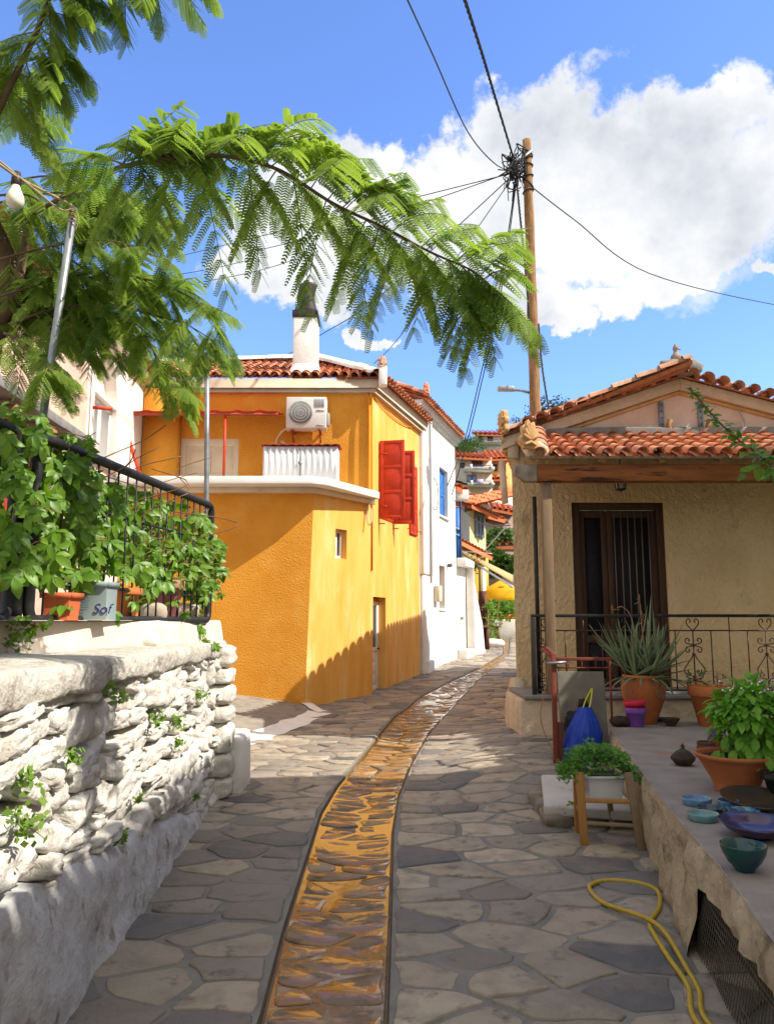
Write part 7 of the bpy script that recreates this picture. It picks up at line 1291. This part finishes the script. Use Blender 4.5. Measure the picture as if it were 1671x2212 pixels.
mb = MB(); a, b = atY(1064, 1186, 38), atY(1112, 1176, 38); mb.bb((a.x, 38, a.z), (b.x + 2, 39.5, a.z + .25)); t = thing('roof_ledge', 'grey flat roof ledge with a terracotta edge between the hedge and the bush', 'ledge', a); mb.build('slab', cement, t); froof(t, (1062, 1181), (1110, 1179), 37.9, .1, 1., 'tiles', w=.3)
# ------------------------------------------------------------------ things on and beside the platform
aloe_m = mat('aloe_leaf', (.14, .20, .10), c2=(.20, .26, .13), ns=6, island=[(.10, .16, .085), (.14, .21, .11), (.18, .25, .13), (.22, .27, .12)], stain=(.30, .22, .12), ss=5, sl=(.62, .74), rough=.5, spec=.35, bump=.08, bs=30)
dry_m = mat('dry_stalk', (.34, .24, .15), c2=(.24, .15, .09), ns=14, rough=.9)
pk8 = lambda r, h, pr: [(p * r, z * h) for p, z in pr]
# big aloe
q = onTop(1392, 1563); r = S(47, q); h = S(104, q)
al = lathepot('aloe_plant', 'large spiky aloe in a bulging terracotta pot in front of the porch railing', 'potted plant', q, r, h, terra, [(0, 0), (.50, 0), (.54, .03), (.56, .08), (.78, .32), (.95, .55), (1., .70), (.95, .84), (.88, .90), (.90, .93), (.93, .97), (.90, 1.), (.80, .98), (.76, .9)])
rd = random.Random(12); mb = MB(); c0 = q + V((0, 0, h * .97))
def blade(mb, p, d, L, W, bend, seg=8):
    d = d.normalized(); s = d.cross(V((0, 0, 1))); s = s.normalized() if s.length > .05 else V((1, 0, 0)); vs, F = [], []
    for i in range(seg + 1):
        t = i / seg; c = p + d * (L * t) + V((0, 0, bend * L * t * t)); tg = (d + V((0, 0, 2 * bend * t))).normalized(); n = s.cross(tg).normalized(); w = W * (1 - t) ** .75 * (1 - .25 * (1 - t) ** 6) + .001
        vs += [c - s * w + n * w * .35, c + n * w * .02, c + s * w + n * w * .35, c - n * w * .42]
    for i in range(seg):
        for k in range(4): F.append((i * 4 + k, i * 4 + (k + 1) % 4, i * 4 + 4 + (k + 1) % 4, i * 4 + 4 + k))
    mb.add(vs, [np.array(F)])
heads = [V((0, 0, 0)), V((-.16, .04, .02)), V((.17, .0, .02)), V((.05, -.13, 0)), V((-.06, .14, .04)), V((.12, .12, .03)), V((-.12, -.1, 0))]
for hd in heads:
    for k in range(13):
        an = rd.uniform(0, 6.28); el = rd.uniform(.12, 1.35); L = rd.uniform(.34, .56) * (1 if el > .4 else .85); d = V((math.cos(an) * math.cos(el) + hd.x * 2, math.sin(an) * math.cos(el) + hd.y * 2, math.sin(el) + .08))
        blade(mb, c0 + hd + V((0, 0, rd.uniform(-.04, .06))), d, L * 1.18, rd.uniform(.026, .040), rd.uniform(-.05, .40) if el > .5 else rd.uniform(-.15, .3))
for an in np.linspace(3.3, 6.1, 9): blade(mb, c0 + V((math.cos(an) * .2, math.sin(an) * .2, -.02)), V((math.cos(an), math.sin(an), .1)), rd.uniform(.3, .45), .028, rd.uniform(-.7, -.1))
blade(mb, c0 + V((.07, 0, .1)), V((.06, -.1, 1)), .78, .05, .1); mb.build('leaves', aloe_m, al, smooth=True)
mb = MB(); mb.tube(smoothpath([c0 + V((.06, .05, .2)), c0 + V((.03, .05, .6)), c0 + V((.0, .0, .95))], 6), [.009] * 6 + [.006] * 7, 6); mb.tube(smoothpath([c0 + V((-.02, .05, .3)), c0 + V((-.1, .02, .68)), c0 + V((-.2, .0, .80)), c0 + V((-.27, 0, .79))], 6), .006, 6)
for k in range(14):
    t = k / 14; e = c0 + V((.045 - .04 * t, .02, .6 + .34 * t)); mb.tube([e, e + V((rd.gauss(0, .03), rd.gauss(0, .03), -.03))], .004, 4)
for k in range(16): an = rd.uniform(3.2, 6.2); p = c0 + V((math.cos(an) * .21, math.sin(an) * .21, 0)); mb.tube(smoothpath([p, p + V((math.cos(an) * .08, math.sin(an) * .08, -.05)), p + V((math.cos(an) * .1 + rd.gauss(0, .05), math.sin(an) * .08, -.25))], 4), .004, 4)
mb.build('dry_stalks', dry_m, al)
# pot with seedlings
q = onTop(1541, 1568); r = S(50, q); h = S(85, q)
t = lathepot('seedling_pot', 'tapered terracotta pot with two sparse seedlings, right of the aloe', 'potted plant', q, r, h, terra, [(0, 0), (.60, 0), (.62, .02), (.90, .74), (.98, .755), (1., .78), (1., .98), (.97, 1.), (.9, .99), (.86, .88)])
mb, sm2 = MB(), MB()
for (dx, n, hh) in ((-.17, 16, .16), (.06, 9, .2)):
    b = q + V((dx, 0, h * .9)); sm2.tube([b, b + V((.01, 0, hh))], .004, 5)
    for k in range(n): d = V((rd.gauss(0, 1), rd.gauss(0, .7), rd.gauss(.1, .3))); p = b + V((0, 0, hh * rd.uniform(.4, 1))); p1 = p + d.normalized() * rd.uniform(.04, .1); sm2.tube([p, p1], .002, 4); leaflet(mb, p1, d.normalized(), V((0, -.3, 1)), .075, .045, .2, .3)
mb.build('leaves', mat('seedling_leaf', (.07, .13, .05), c2=(.1, .18, .06), ns=9, rough=.6, transl=.2), t); sm2.build('stems', stem_m, t)
# purple and pink pots, one in the other
q = onTop(1373, 1570); r = S(23, q); h = S(41, q); cup = [(0, 0), (.70, 0), (.73, .03), (.90, .72), (.98, .73), (1., .76), (1.0, .97), (.98, 1.), (.93, .99), (.70, .1), (0, .08)]
o = MB(); o.lathe([(a * r, b * h) for a, b in cup], q, 28); tag(o.build('plastic_pot', mat('violet_plastic', (.24, .09, .42), c2=(.2, .075, .36), ns=5, rough=.45, spec=.4), loc=q, smooth=True), 'violet plastic flower pot in front of the aloe', 'flower pot')
q2 = q + V((0, 0, h * .62)); o = MB(); R_ = Matrix.Rotation(R(-4), 3, 'Y'); o.lathe([(a * r * 1.03, b * h * .72) for a, b in cup], (0, 0, 0), 28); o.v = [np.array([R_ @ V(p) + q2 for p in o.v[0]])]; tag(o.build('plastic_pot', mat('crimson_plastic', (.62, .025, .06), c2=(.55, .02, .05), ns=5, rough=.4, spec=.4), loc=q2, smooth=True), 'pinkish red plastic pot nested in the violet one', 'flower pot')
clay_d = mat('dark_fired_clay', (.035, .028, .025), c2=(.08, .045, .03), ns=12, rough=.7, bump=.4, bs=40)
for (px, py, w, hh, lab) in ((1338, 1569, 20, 22, 'dark mossy lump of clay left of the violet pot'),): q = onTop(px, py); mb = MB(); blob(mb, q + V((0, 0, S(hh, q) / 2)), (S(w * 2, q), .2, S(hh, q)), 6, sub=7, amp=.25, p=2.5); tag(mb.build('clay_lump', clay_d, loc=q), lab, 'clay lump')
bowlp = [(0, .0), (.42, 0), (.46, .04), (.46, .1), (.80, .55), (1., .97), (1.0, 1.), (.96, 1.), (.76, .58), (.40, .16), (0, .14)]
def bowl(px, pyb, pw, ph_, m, label, prof=bowlp, cat='bowl', name='bowl', tilt=(0, 0), m2=None, group=None):
    q = onTop(px, pyb); r = S(pw / 2, q); h = S(ph_, q); o = MB(); o.lathe([(a * r, b * h) for a, b in prof], (0, 0, 0), 32); RR = Matrix.Rotation(R(tilt[0]), 3, 'X') @ Matrix.Rotation(R(tilt[1]), 3, 'Y'); low = min((RR @ V(p)).z for p in o.v[0]); c = q + V((0, r * .5, 0)); c.z = ztop(c.x, c.y) - low + .001
    o.v = [np.array([RR @ V(p) + c for p in o.v[0]])]; return tag(o.build(name, m, loc=V((c.x, c.y, ztop(c.x, c.y))), smooth=True), label, cat, group)
bowl(1452, 1570, 38, 17, clay_d, 'small chipped dark bowl right of the aloe pot'); bowl(1425, 1560, 30, 9, mat('dark_teal_glaze', (.03, .06, .08), rough=.3), 'flat dark dish right behind the aloe pot', [(0, 0), (.8, 0), (1, .8), (1, 1), (.95, 1), (.76, .25), (0, .2)], 'dish', 'dish')
q = onTop(1486, 1658) + V((0, .1, 0)); r = S(26, q); h = S(30, q); t = thing('clay_jar', 'squat black faceted clay jar with a pointed lid', 'jar', q); mb = MB(); mb.lathe([(0, 0), (.55 * r, 0), (.6 * r, .03 * h), (.98 * r, .42 * h), (1.0 * r, .55 * h), (.62 * r, .92 * h), (.5 * r, h), (0, h)], q, 11, wob=.03); mb.build('body', clay_d, t); mb = MB(); mb.lathe([(.42 * r, h), (.25 * r, 1.1 * h), (.13 * r, 1.2 * h), (.18 * r, 1.32 * h), (.06 * r, 1.5 * h), (0, 1.52 * h)], q, 10); mb.build('lid', mat('mossy_clay', (.05, .06, .03), rough=.8), t)
q = onTop(1540, 1640) + V((0, .12, 0)); lathepot('clay_pot', 'small brown clay pot half hidden behind the basil bowl', 'flower pot', q, S(24, q), S(32, q), mat('brown_clay', (.16, .07, .035), c2=(.1, .05, .03), ns=7, rough=.8, bump=.2, bs=40), [(0, 0), (.95, 0), (1, .05), (.9, .5), (.8, .9), (.85, .97), (.8, 1), (.7, .95)])
mb = MB(); q = onTop(1571, 1640) + V((0, .25, 0)); mb.lathe([(0, 0), (.025, 0), (.05, .06), (.055, .12), (.035, .2), (.03, .23), (.0, .24)], q, 16); tag(mb.build('painted_jug', mat('red_blue_glaze', (.35, .04, .03), c2=(.04, .05, .15), ns=12, contrast=(.45, .55), rough=.3), loc=q, smooth=True), 'small red and dark blue jug behind the basil leaves', 'jug')
# basil in a wide bowl
q = onTop(1618, 1722); q = q + V((0, S(60, q), 0)); q.z = ztop(q.x, q.y); r = S(84, q); h = S(80, q)
ba = lathepot('basil_plant', 'bushy bright green basil in a wide terracotta bowl', 'potted plant', q, r, h, mat('bowl_terracotta', (.42, .14, .05), c2=(.34, .10, .035), ns=5, stain=(.52, .26, .15), ss=6, sl=(.62, .8), rough=.8, bump=.2, bs=40), [(0, 0), (.54, 0), (.55, .03), (.53, .12), (.66, .40), (.85, .74), (.93, .86), (.96, .88), (1.0, .93), (1.0, .98), (.96, 1.), (.90, .96), (.84, .84)])
bas_m = mat('basil_leaf', (.11, .28, .025), c2=(.16, .36, .04), ns=6, island=[(.08, .22, .02), (.12, .30, .03), (.17, .37, .04), (.22, .40, .05)], rough=.5, spec=.3, transl=.35); mb, sm2 = MB(), MB(); c0 = q + V((r * .42, 0, h * .92)); RB_ = S(80, q); HB = S(160, q)
for k in range(26):
    an = rd.uniform(0, 6.28); e = c0 + V((math.cos(an) * RB_ * rd.uniform(.2, .9), math.sin(an) * RB_ * rd.uniform(.2, .8), HB * rd.uniform(.45, .85))); sm2.tube(smoothpath([c0 + V((rd.gauss(0, .03), rd.gauss(0, .03), -.02)), c0.lerp(e, .5) + V((0, 0, .03)), e], 4), .005, 5)
for k in range(900):
    d = V((rd.gauss(0, 1), rd.gauss(0, 1), rd.gauss(.25, 1))).normalized(); f = rd.uniform(.55, 1.04); p = c0 + V((d.x * RB_ * f, d.y * RB_ * f, HB * .52 + d.z * HB * .47 * f)); p += V((0, 0, .02 * noise.noise(p * 9)))
    if p.z < c0.z + .03: continue
    o = V((d.x, d.y, d.z * .5 + rd.gauss(-.35, .4))).normalized(); leaflet(mb, p, o, (d + V((0, 0, .8))).normalized(), rd.uniform(.05, .085), rd.uniform(.035, .055), .25, rd.uniform(.1, .5))
for k in range(34): an = rd.uniform(3.0, 5.6); p = c0 + V((math.cos(an) * RB_ * rd.uniform(.5, .9), math.sin(an) * RB_ * rd.uniform(.4, .9), HB * rd.uniform(.02, .3))); leaflet(mb, p, V((math.cos(an), math.sin(an), -1.1)).normalized(), V((0, -.6, .6)), .095, .055, .2, .3)
mb.build('foliage', bas_m, ba, smooth=True); sm2.build('stems', mat('basil_stem', (.3, .36, .16), rough=.7), ba); mb = MB()
for k in range(60): an = rd.uniform(3, 6.3); p = c0 + V((math.cos(an) * RB_ * rd.uniform(.1, .9), math.sin(an) * RB_ * .6, HB * rd.uniform(.85, 1.02))); a = V((rd.gauss(0, 1), rd.gauss(0, 1), rd.gauss(0, 1))).normalized() * .007; b = a.orthogonal(); mb.quad(p - a, p - b, p + a, p + b)
mb.build('blossoms', white_paint, ba)
q = onTop(1700, 1735); lathepot('dark_pot', 'black pot cut by the right edge behind the basil bowl', 'flower pot', q, S(50, q), S(62, q), mat('black_glaze', (.012, .013, .014), rough=.35))
# glazed dishes
g1 = mat('pale_blue_glaze', (.13, .27, .38), c2=(.06, .15, .30), ns=9, contrast=(.45, .6), rough=.22, spec=.6); g2 = mat('mint_glaze', (.17, .32, .30), c2=(.09, .21, .24), ns=9, rough=.2, spec=.6); g3 = mat('night_blue_glaze', (.01, .02, .055), c2=(.02, .05, .07), ns=14, rough=.18, spec=.6); g4 = mat('speckled_teal_glaze', (.05, .22, .21), c2=(.012, .03, .10), ns=22, contrast=(.47, .53), rough=.2, spec=.6)
g5 = mat('plum_blue_glaze', (.045, .03, .10), c2=(.03, .013, .022), ns=3, contrast=(.45, .6), rough=.15, spec=.6); g6 = mat('bottle_green_glaze', (.008, .075, .045), c2=(.006, .03, .06), ns=4, rough=.16, spec=.6); g7 = mat('mottled_brown_glaze', (.06, .045, .025), c2=(.03, .03, .025), ns=7, rough=.3, spec=.5)
dish = [(0, 0), (.86, 0), (.92, .1), (1., .85), (1., 1.), (.95, 1.), (.90, .7), (.84, .25), (0, .2)]; GD = 'glazed dishes on the platform'
bowl(1511, 1743, 62, 15, g1, 'round pale blue dish, farthest left of the glazed dishes', dish, 'dish', 'dish', group=GD); bowl(1576, 1745, 44, 13, g1, 'blue dish with a dark foot between the basil bowl and the brown plate', dish, 'dish', 'dish', group=GD); bowl(1540, 1759, 56, 12, g3, 'night blue dish squeezed between two paler dishes', dish, 'dish', 'dish', group=GD)
bowl(1525, 1777, 66, 16, g2, 'pale mint green dish nearest the platform edge', dish, 'dish', 'dish', group=GD); bowl(1610, 1776, 78, 20, g4, 'speckled teal and navy dish in the middle of the group', bowlp, 'dish', 'dish', group=GD)
plate = [(0, 0), (.4, 0), (.42, .1), (.8, .5), (1., .95), (1., 1.), (.97, 1.), (.78, .62), (.4, .25), (0, .22)]
bowl(1650, 1754, 150, 20, g7, 'wide mottled brown plate behind the speckled dish', plate, 'plate', 'plate', (7, 0), group=GD); bowl(1652, 1820, 156, 32, g5, 'wide plum and blue glazed bowl cut by the right edge', plate, 'bowl', 'bowl', (3, 0), group=GD); bowl(1619, 1890, 98, 56, g6, 'deep bottle green bowl, nearest of the glazed pots', [(0, 0), (.40, 0), (.42, .03), (.42, .08), (.72, .36), (.92, .68), (1., .96), (1., 1.), (.96, 1.), (.88, .7), (.66, .38), (.3, .14), (0, .12)], group=GD)
# ------------------------------------------------------------------ gate, board, bag, chair, marble seat
gp = GR(1197, 1648); gd = fdep(gp); Yg = gp.y; gt = thing('iron_gate', 'small red brown iron gate frame at the steps to the porch', 'gate', gp); ztp = atY(1197, 1412, Yg).z; zg = lambda py: atY(1197, py, Yg).z; xg = lambda px: atY(px, 1500, Yg).x
red_iron = mat('red_brown_iron', (.24, .055, .035), c2=(.15, .045, .03), ns=9, stain=(.3, .15, .08), ss=9, sl=(.62, .75), rough=.65, bump=.2, bs=60, bd=.002)
mb = MB(); mb.bb((xg(1191), Yg - .02, gp.z - .05), (xg(1201), Yg + .025, ztp + .0)); mb.build('post', red_iron, gt, bevel=.004); mb = MB(); mb.bb((xg(1202), Yg - .03, gp.z - .1), (xg(1211), Yg + .02, zg(1560))); mb.build('post', mat('dark_red_iron', (.12, .035, .03), rough=.6), gt, bevel=.004)
mb = MB(); mb.bb((xg(1201), Yg - .012, zg(1427)), (xg(1322), Yg + .012, zg(1420))); mb.build('top_bar', red_iron, gt, bevel=.003); mb = MB(); mb.bb((xg(1201), Yg - .01, zg(1444)), (xg(1322), Yg + .01, zg(1441))); mb.build('lower_bar', red_iron, gt); mb = MB(); mb.bb((xg(1317), Yg - .011, zg(1556)), (xg(1320.5), Yg + .011, zg(1427))); mb.build('thin_post', red_iron, gt)
mb = MB(); a = V((xg(1194), Yg, ztp - .03))
for k in range(6): mb.beam(a + V((-.02, .08 * k, .02 + .012 * k)), a + V((.05, .08 * k, .02 + .012 * k)), .014, .014)
mb.beam(a + V((-.01, 0, 0)), a + V((-.01, .45, .06)), .02, .02); mb.build('comb_rail', red_iron, gt)
for k in range(3): x = xg(1228 + 30 * k); mb = MB(); mb.tube([V((x, Yg, zg(1444))), V((x, Yg, zg(1427)))], .006, 5); mb.build('rung', red_iron, gt)
mb = MB(); mb.tube(smoothpath([V((xg(1186), Yg, zg(1433))), V((xg(1180), Yg + .02, zg(1480))), V((xg(1167), Yg + .03, zg(1540))), V((xg(1172), Yg, zg(1580))), V((xg(1188), Yg - .02, zg(1620)))], 8), .006, 5); tag(mb.build('thin_cord', mat('tan_cord', (.35, .2, .1), rough=.8), loc=V((xg(1180), Yg, zg(1620)))), 'thin brown cord dangling left of the red iron gate', 'cord')
mb = MB(); mb.tube([V((xg(1181), Yg - .03, zg(1433))), V((xg(1222), Yg - .04, zg(1430)))], .014, 8); tag(mb.build('pipe_stub', galv, loc=V((xg(1200), Yg - .03, zg(1432)))), 'short pale pipe stuck through the top of the red iron gate', 'pipe')
board_m = mat('mouldy_board', (.22, .20, .15), c2=(.16, .15, .12), ns=4, stain=(.13, .075, .045), ss=4, sl=(.6, .72), rough=.9, bump=.25, bs=24)
Yb = Yg + .22; a, b = atY(1211, 1614, Yb), atY(1307, 1452, Yb); mb = MB(); mb.prism([V((a.x, Yb - .06, a.z - .1)), V((b.x, Yb - .06, a.z - .1)), V((b.x, Yb + .08, b.z)), V((a.x, Yb + .08, b.z))], V((0, .035, 0))); tag(mb.build('wooden_board', board_m, loc=V(((a.x + b.x) / 2, Yb, a.z - .1)), bevel=.004), 'grey mouldy panel leaning behind the blue bag', 'board')
bag = thing('plastic_bag', 'full blue plastic bag with a yellow drawstring hung against the grey panel', 'bag', GR(1250, 1652)); Yq = Yb - .2; mb = MB(); rows = []
prof = [(1262, 1252, 1274, 1527), (1262, 1248, 1278, 1534), (1260, 1238, 1286, 1550), (1259, 1229, 1293, 1566), (1258, 1223, 1298, 1582), (1257, 1222, 1298, 1600), (1254, 1216, 1299, 1618), (1250, 1209, 1299, 1636), (1252, 1210, 1298, 1650), (1254, 1220, 1292, 1660)]
for i, (c, x0, x1, y) in enumerate(prof):
    A_, B_ = atY(x0, y, Yq), atY(x1, y, Yq); cc = (A_ + B_) / 2; w = (B_.x - A_.x) / 2
    for k in range(56): an = 2 * math.pi * k / 56; f = 1 + .16 * noise.noise((k * .55, i * .45, 3)) + .06 * math.sin(k * 2.2 + .6 * i); rows.append(cc + V((math.cos(an) * w * f, math.sin(an) * min(w, .17) * .8 * f, .012 * noise.noise((k * .6, i * 1.7, 1)))))
mb.add(rows, [np.array([(i * 56 + k, i * 56 + (k + 1) % 56, (i + 1) * 56 + (k + 1) % 56, (i + 1) * 56 + k) for i in range(9) for k in range(56)])] + [tuple(range(9 * 56, 10 * 56))]); mb.build('sack', mat('blue_plastic', (.008, .07, .55), c2=(.01, .05, .42), ns=7, rough=.35, spec=.5, bump=.5, bs=22, bd=.02, stretch=(3, 3, .6), transl=.15), bag, smooth=True)
mb = MB(); 
for (x0, x1, x2) in ((1258, 1266, 1277), (1272, 1276, 1278)): mb.tube(smoothpath([atY(x0, 1530, Yq - .02), atY(x1, 1508, Yq + .08), atY(x2, 1488, Yq + .2)], 5), .008, 5)
mb.build('drawstring', mat('yellow_string', (.6, .55, .03), rough=.5), bag)
mb = MB(); q = atY(1240, 1572, Yb - .10); blob(mb, q, (.22, .10, .34), 8, sub=9, amp=.25, p=2.5); tag(mb.build('black_bag', mat('black_plastic', (.012, .012, .014), rough=.4, bump=.5, bs=20, bd=.02), loc=q), 'crumpled black bag showing behind the left of the blue bag', 'bag'); mb = MB(); q = atY(1258, 1522, Yb - .09); blob(mb, q, (.1, .08, .12), 12, sub=7, amp=.3, p=2.5); tag(mb.build('black_cloth', MATS['black_plastic'], loc=q), 'small black cloth knot above the blue bag', 'cloth')
marble = mat('weathered_marble', (.52, .50, .46), c2=(.44, .41, .36), ns=3, stain=(.22, .19, .15), ss=5, sl=(.6, .76), rough=.6, bump=.2, bs=24)
m0 = GR(1174, 1787); zt = atY(1174, 1742, m0.y - .02).z; me_ = thing('marble_seat', 'weathered white marble slab resting on a low rubble base by the chair', 'stone bench', V((1.6, 6.6, 0)))
f0 = V((onZ(1174, 1740, zt).x, onZ(1174, 1740, zt).y, zt)); f1 = onZ(1300, 1757, zt); f1 = V((1.95, f0.y - .22, zt)); b0 = onZ(1168, 1673, zt); b1 = V((2.02, b0.y + .0, zt))
mb = MB(); mb.prism([f0, f1, b1, b0], V((0, 0, -.075))); mb.build('slab', marble, me_, bevel=.016); mb = MB(); rdb = random.Random(4)
for k in range(9): x = f0.x + .05 + k % 3 * .25; y = f0.y + .1 + (k // 3) * .3; blob(mb, V((x + .08, y, (zt - .07) / 2 - .0)), (.26, .3, zt - .02), 300 + k, sub=6, amp=.14, p=4)
mb.build('base', mat('rubble_base', (.27, .23, .18), c2=(.16, .13, .10), ns=8, rough=.95, bump=.6, bs=24), me_, smooth=True); mb = MB(); mb.bb((f0.x + .02, f0.y + .015, .0), (f0.x + .1, f0.y + .3, zt - .078)); mb.build('side_slab', marble, me_, bevel=.01)
tuft(V((f0.x + .22, f0.y + .04, .12)), .07, 40, 'small green weed at the foot of the marble slab', 77, group=None, nrm=(-.2, -1, 0))
wood_y = mat('varnished_chair_wood', (.42, .22, .055), c2=(.33, .16, .04), ns=4, stain=(.2, .09, .03), ss=6, sl=(.62, .75), rough=.55, spec=.35, bump=.12, bs=24, stretch=(4, 4, .6)); wood_g = mat('greyed_chair_wood', (.26, .19, .11), c2=(.2, .14, .08), ns=5, rough=.8, bump=.2, bs=24)
FL, FR = GR(1262, 1826), GR(1385, 1837); BLq = GR(1247, 1800); ch = thing('wooden_chair', 'small wooden chair without its seat holding a white planter', 'chair', (FL + FR) / 2)
tFL, tFR, tBL = atY(1250, 1668, FL.y + .02), atY(1356, 1668, FR.y + .10), atY(1243, 1672, BLq.y)
for (a, b, w, m) in ((FL, tFL, .055, wood_y), (BLq, tBL, .045, wood_y), (FR, tFR, .055, wood_g), (V((FR.x - .06, BLq.y + .05, .0)), V((tFR.x - .05, BLq.y + .05, tFR.z - .06)), .04, wood_g)):
    mb = MB(); a = Vector(a); b = Vector(b); mb.beam(a, b, w, w * .72, up=(0, 1, 0))
    mb.build('leg', m, ch, bevel=.006)
for (py0, py1, w, m) in ((1730, 1728, .03, wood_y), (1779, 1776, .024, wood_g)): f = (1828 - py0) / 160; a = FL.lerp(tFL, f); b = FR.lerp(tFR, f); mb = MB(); mb.beam(a, b, w, w); mb.build('rung', m, ch, bevel=.004)
for f in (.45, .78): a = FL.lerp(tFL, f); b = BLq.lerp(tBL, f); mb = MB(); mb.beam(a, b, .022, .03); mb.build('rung', wood_y, ch)
pa, pb_ = atY(1267, 1728, FL.y + .10), atY(1345, 1678, FL.y + .10); zb_, zt_ = pa.z, pb_.z; wp = pb_.x - pa.x
pl = thing('white_planter', 'white rectangular planter full of bushy green parsley wedged in the chair', 'planter', V(((pa.x + pb_.x) / 2, FL.y + .2, zb_)))
y0 = FL.y + .06; mb = MB(); lo = [V((pa.x + .02, y0 + .02, zb_)), V((pb_.x - .02, y0 + .02, zb_)), V((pb_.x - .02, y0 + .24, zb_)), V((pa.x + .02, y0 + .24, zb_))]; hi = [V((pa.x, y0, zt_)), V((pb_.x, y0, zt_)), V((pb_.x, y0 + .26, zt_)), V((pa.x, y0 + .26, zt_))]; mb.add(lo + hi, [(0, 1, 2, 3), (0, 1, 5, 4), (1, 2, 6, 5), (2, 3, 7, 6), (3, 0, 4, 7)]); mb.build('box', mat('white_plastic', (.62, .61, .58), c2=(.55, .53, .49), ns=4, stain=(.4, .36, .3), ss=6, sl=(.66, .8), rough=.5), pl, bevel=.008)
mb = MB()
for i in range(4): p, q = hi[i], hi[(i + 1) % 4]; mb.beam(p, q, .018, .022)
mb.build('rim', MATS['white_plastic'], pl); mb = MB(); mb.poly([p - V((0, 0, .03)) for p in hi]); mb.build('soil', soil, pl)
par_m = mat('parsley_leaf', (.07, .19, .02), c2=(.1, .25, .03), ns=8, island=[(.045, .13, .014), (.07, .19, .02), (.11, .26, .03), (.16, .32, .04)], rough=.5, transl=.3); mb = MB(); rd = random.Random(8); c0 = V(((pa.x + pb_.x) / 2 - .03, y0 + .14, zt_)); ex = S(158, c0) / 2
for k in range(1300):
    u = rd.uniform(-1, 1); p = c0 + V((u * ex, rd.gauss(0, .10), (S(62, c0)) * (1 - .55 * u * u) * rd.uniform(.0, 1.) ** .6 + .02 * noise.noise((u * 7, k, 0)) - (.05 if abs(u) > .75 else 0)))
    d = V((rd.gauss(u * .4, .6), rd.gauss(-.2, .6), rd.gauss(.15, .5))).normalized(); up_ = V((rd.gauss(0, .4), -.4, 1)).normalized(); s = d.cross(up_).normalized(); L = rd.uniform(.022, .036)
    for aa in (-50, 0, 50): dd = (d * math.cos(R(aa)) + s * math.sin(R(aa))); mb.quad(p, p + dd * L * .55 + s.cross(d) * .004 - dd.cross(up_) * L * .26, p + dd * L, p + dd * L * .55 + dd.cross(up_) * L * .26)
mb.build('foliage', par_m, pl); mb = MB(); mb.prism([V((pa.x + .0, y0 + .34, zt_ + .06)), V((pa.x + .27, y0 + .34, zt_ + .06)), V((pa.x + .27, y0 + .36, zt_ + .16)), V((pa.x + .0, y0 + .36, zt_ + .16))], V((0, .02, 0))); tag(mb.build('white_tray', MATS['white_plastic'], loc=V((pa.x + .1, y0 + .34, zt_)), bevel=.004), 'white plastic edge sticking up behind the parsley', 'tray')
# yellow hose
HS = [(1508, 2225), (1486, 2142), (1446, 2082), (1415, 2032), (1403, 2003), (1424, 1966), (1418, 1931), (1375, 1914), (1315, 1909), (1281, 1916), (1273, 1928), (1300, 1957), (1360, 1987), (1405, 2005), (1440, 2037), (1480, 2097), (1510, 2152), (1532, 2225)]
P = [GR(*p) for p in HS]; P = [p + V((0, 0, .02 + (.018 if k in (12, 13, 14) else .0))) for k, p in enumerate(P)]; P = [P[0] + V((.25, -1.2, 0)), P[0] + V((.08, -.5, 0))] + P + [P[-1] + V((.1, -.5, 0)), P[-1] + V((.28, -1.2, 0))]
mb = MB(); mb.tube(smoothpath(P, 9), .0125, 10); tag(mb.build('garden_hose', mat('yellow_hose', (.48, .34, .03), c2=(.40, .28, .025), ns=30, rough=.5, spec=.35, stain=(.3, .24, .08), ss=12, sl=(.6, .75), bump=.1, bs=120), loc=P[8], smooth=True), 'yellow garden hose lying in a loop on the dark flagstones', 'hose')
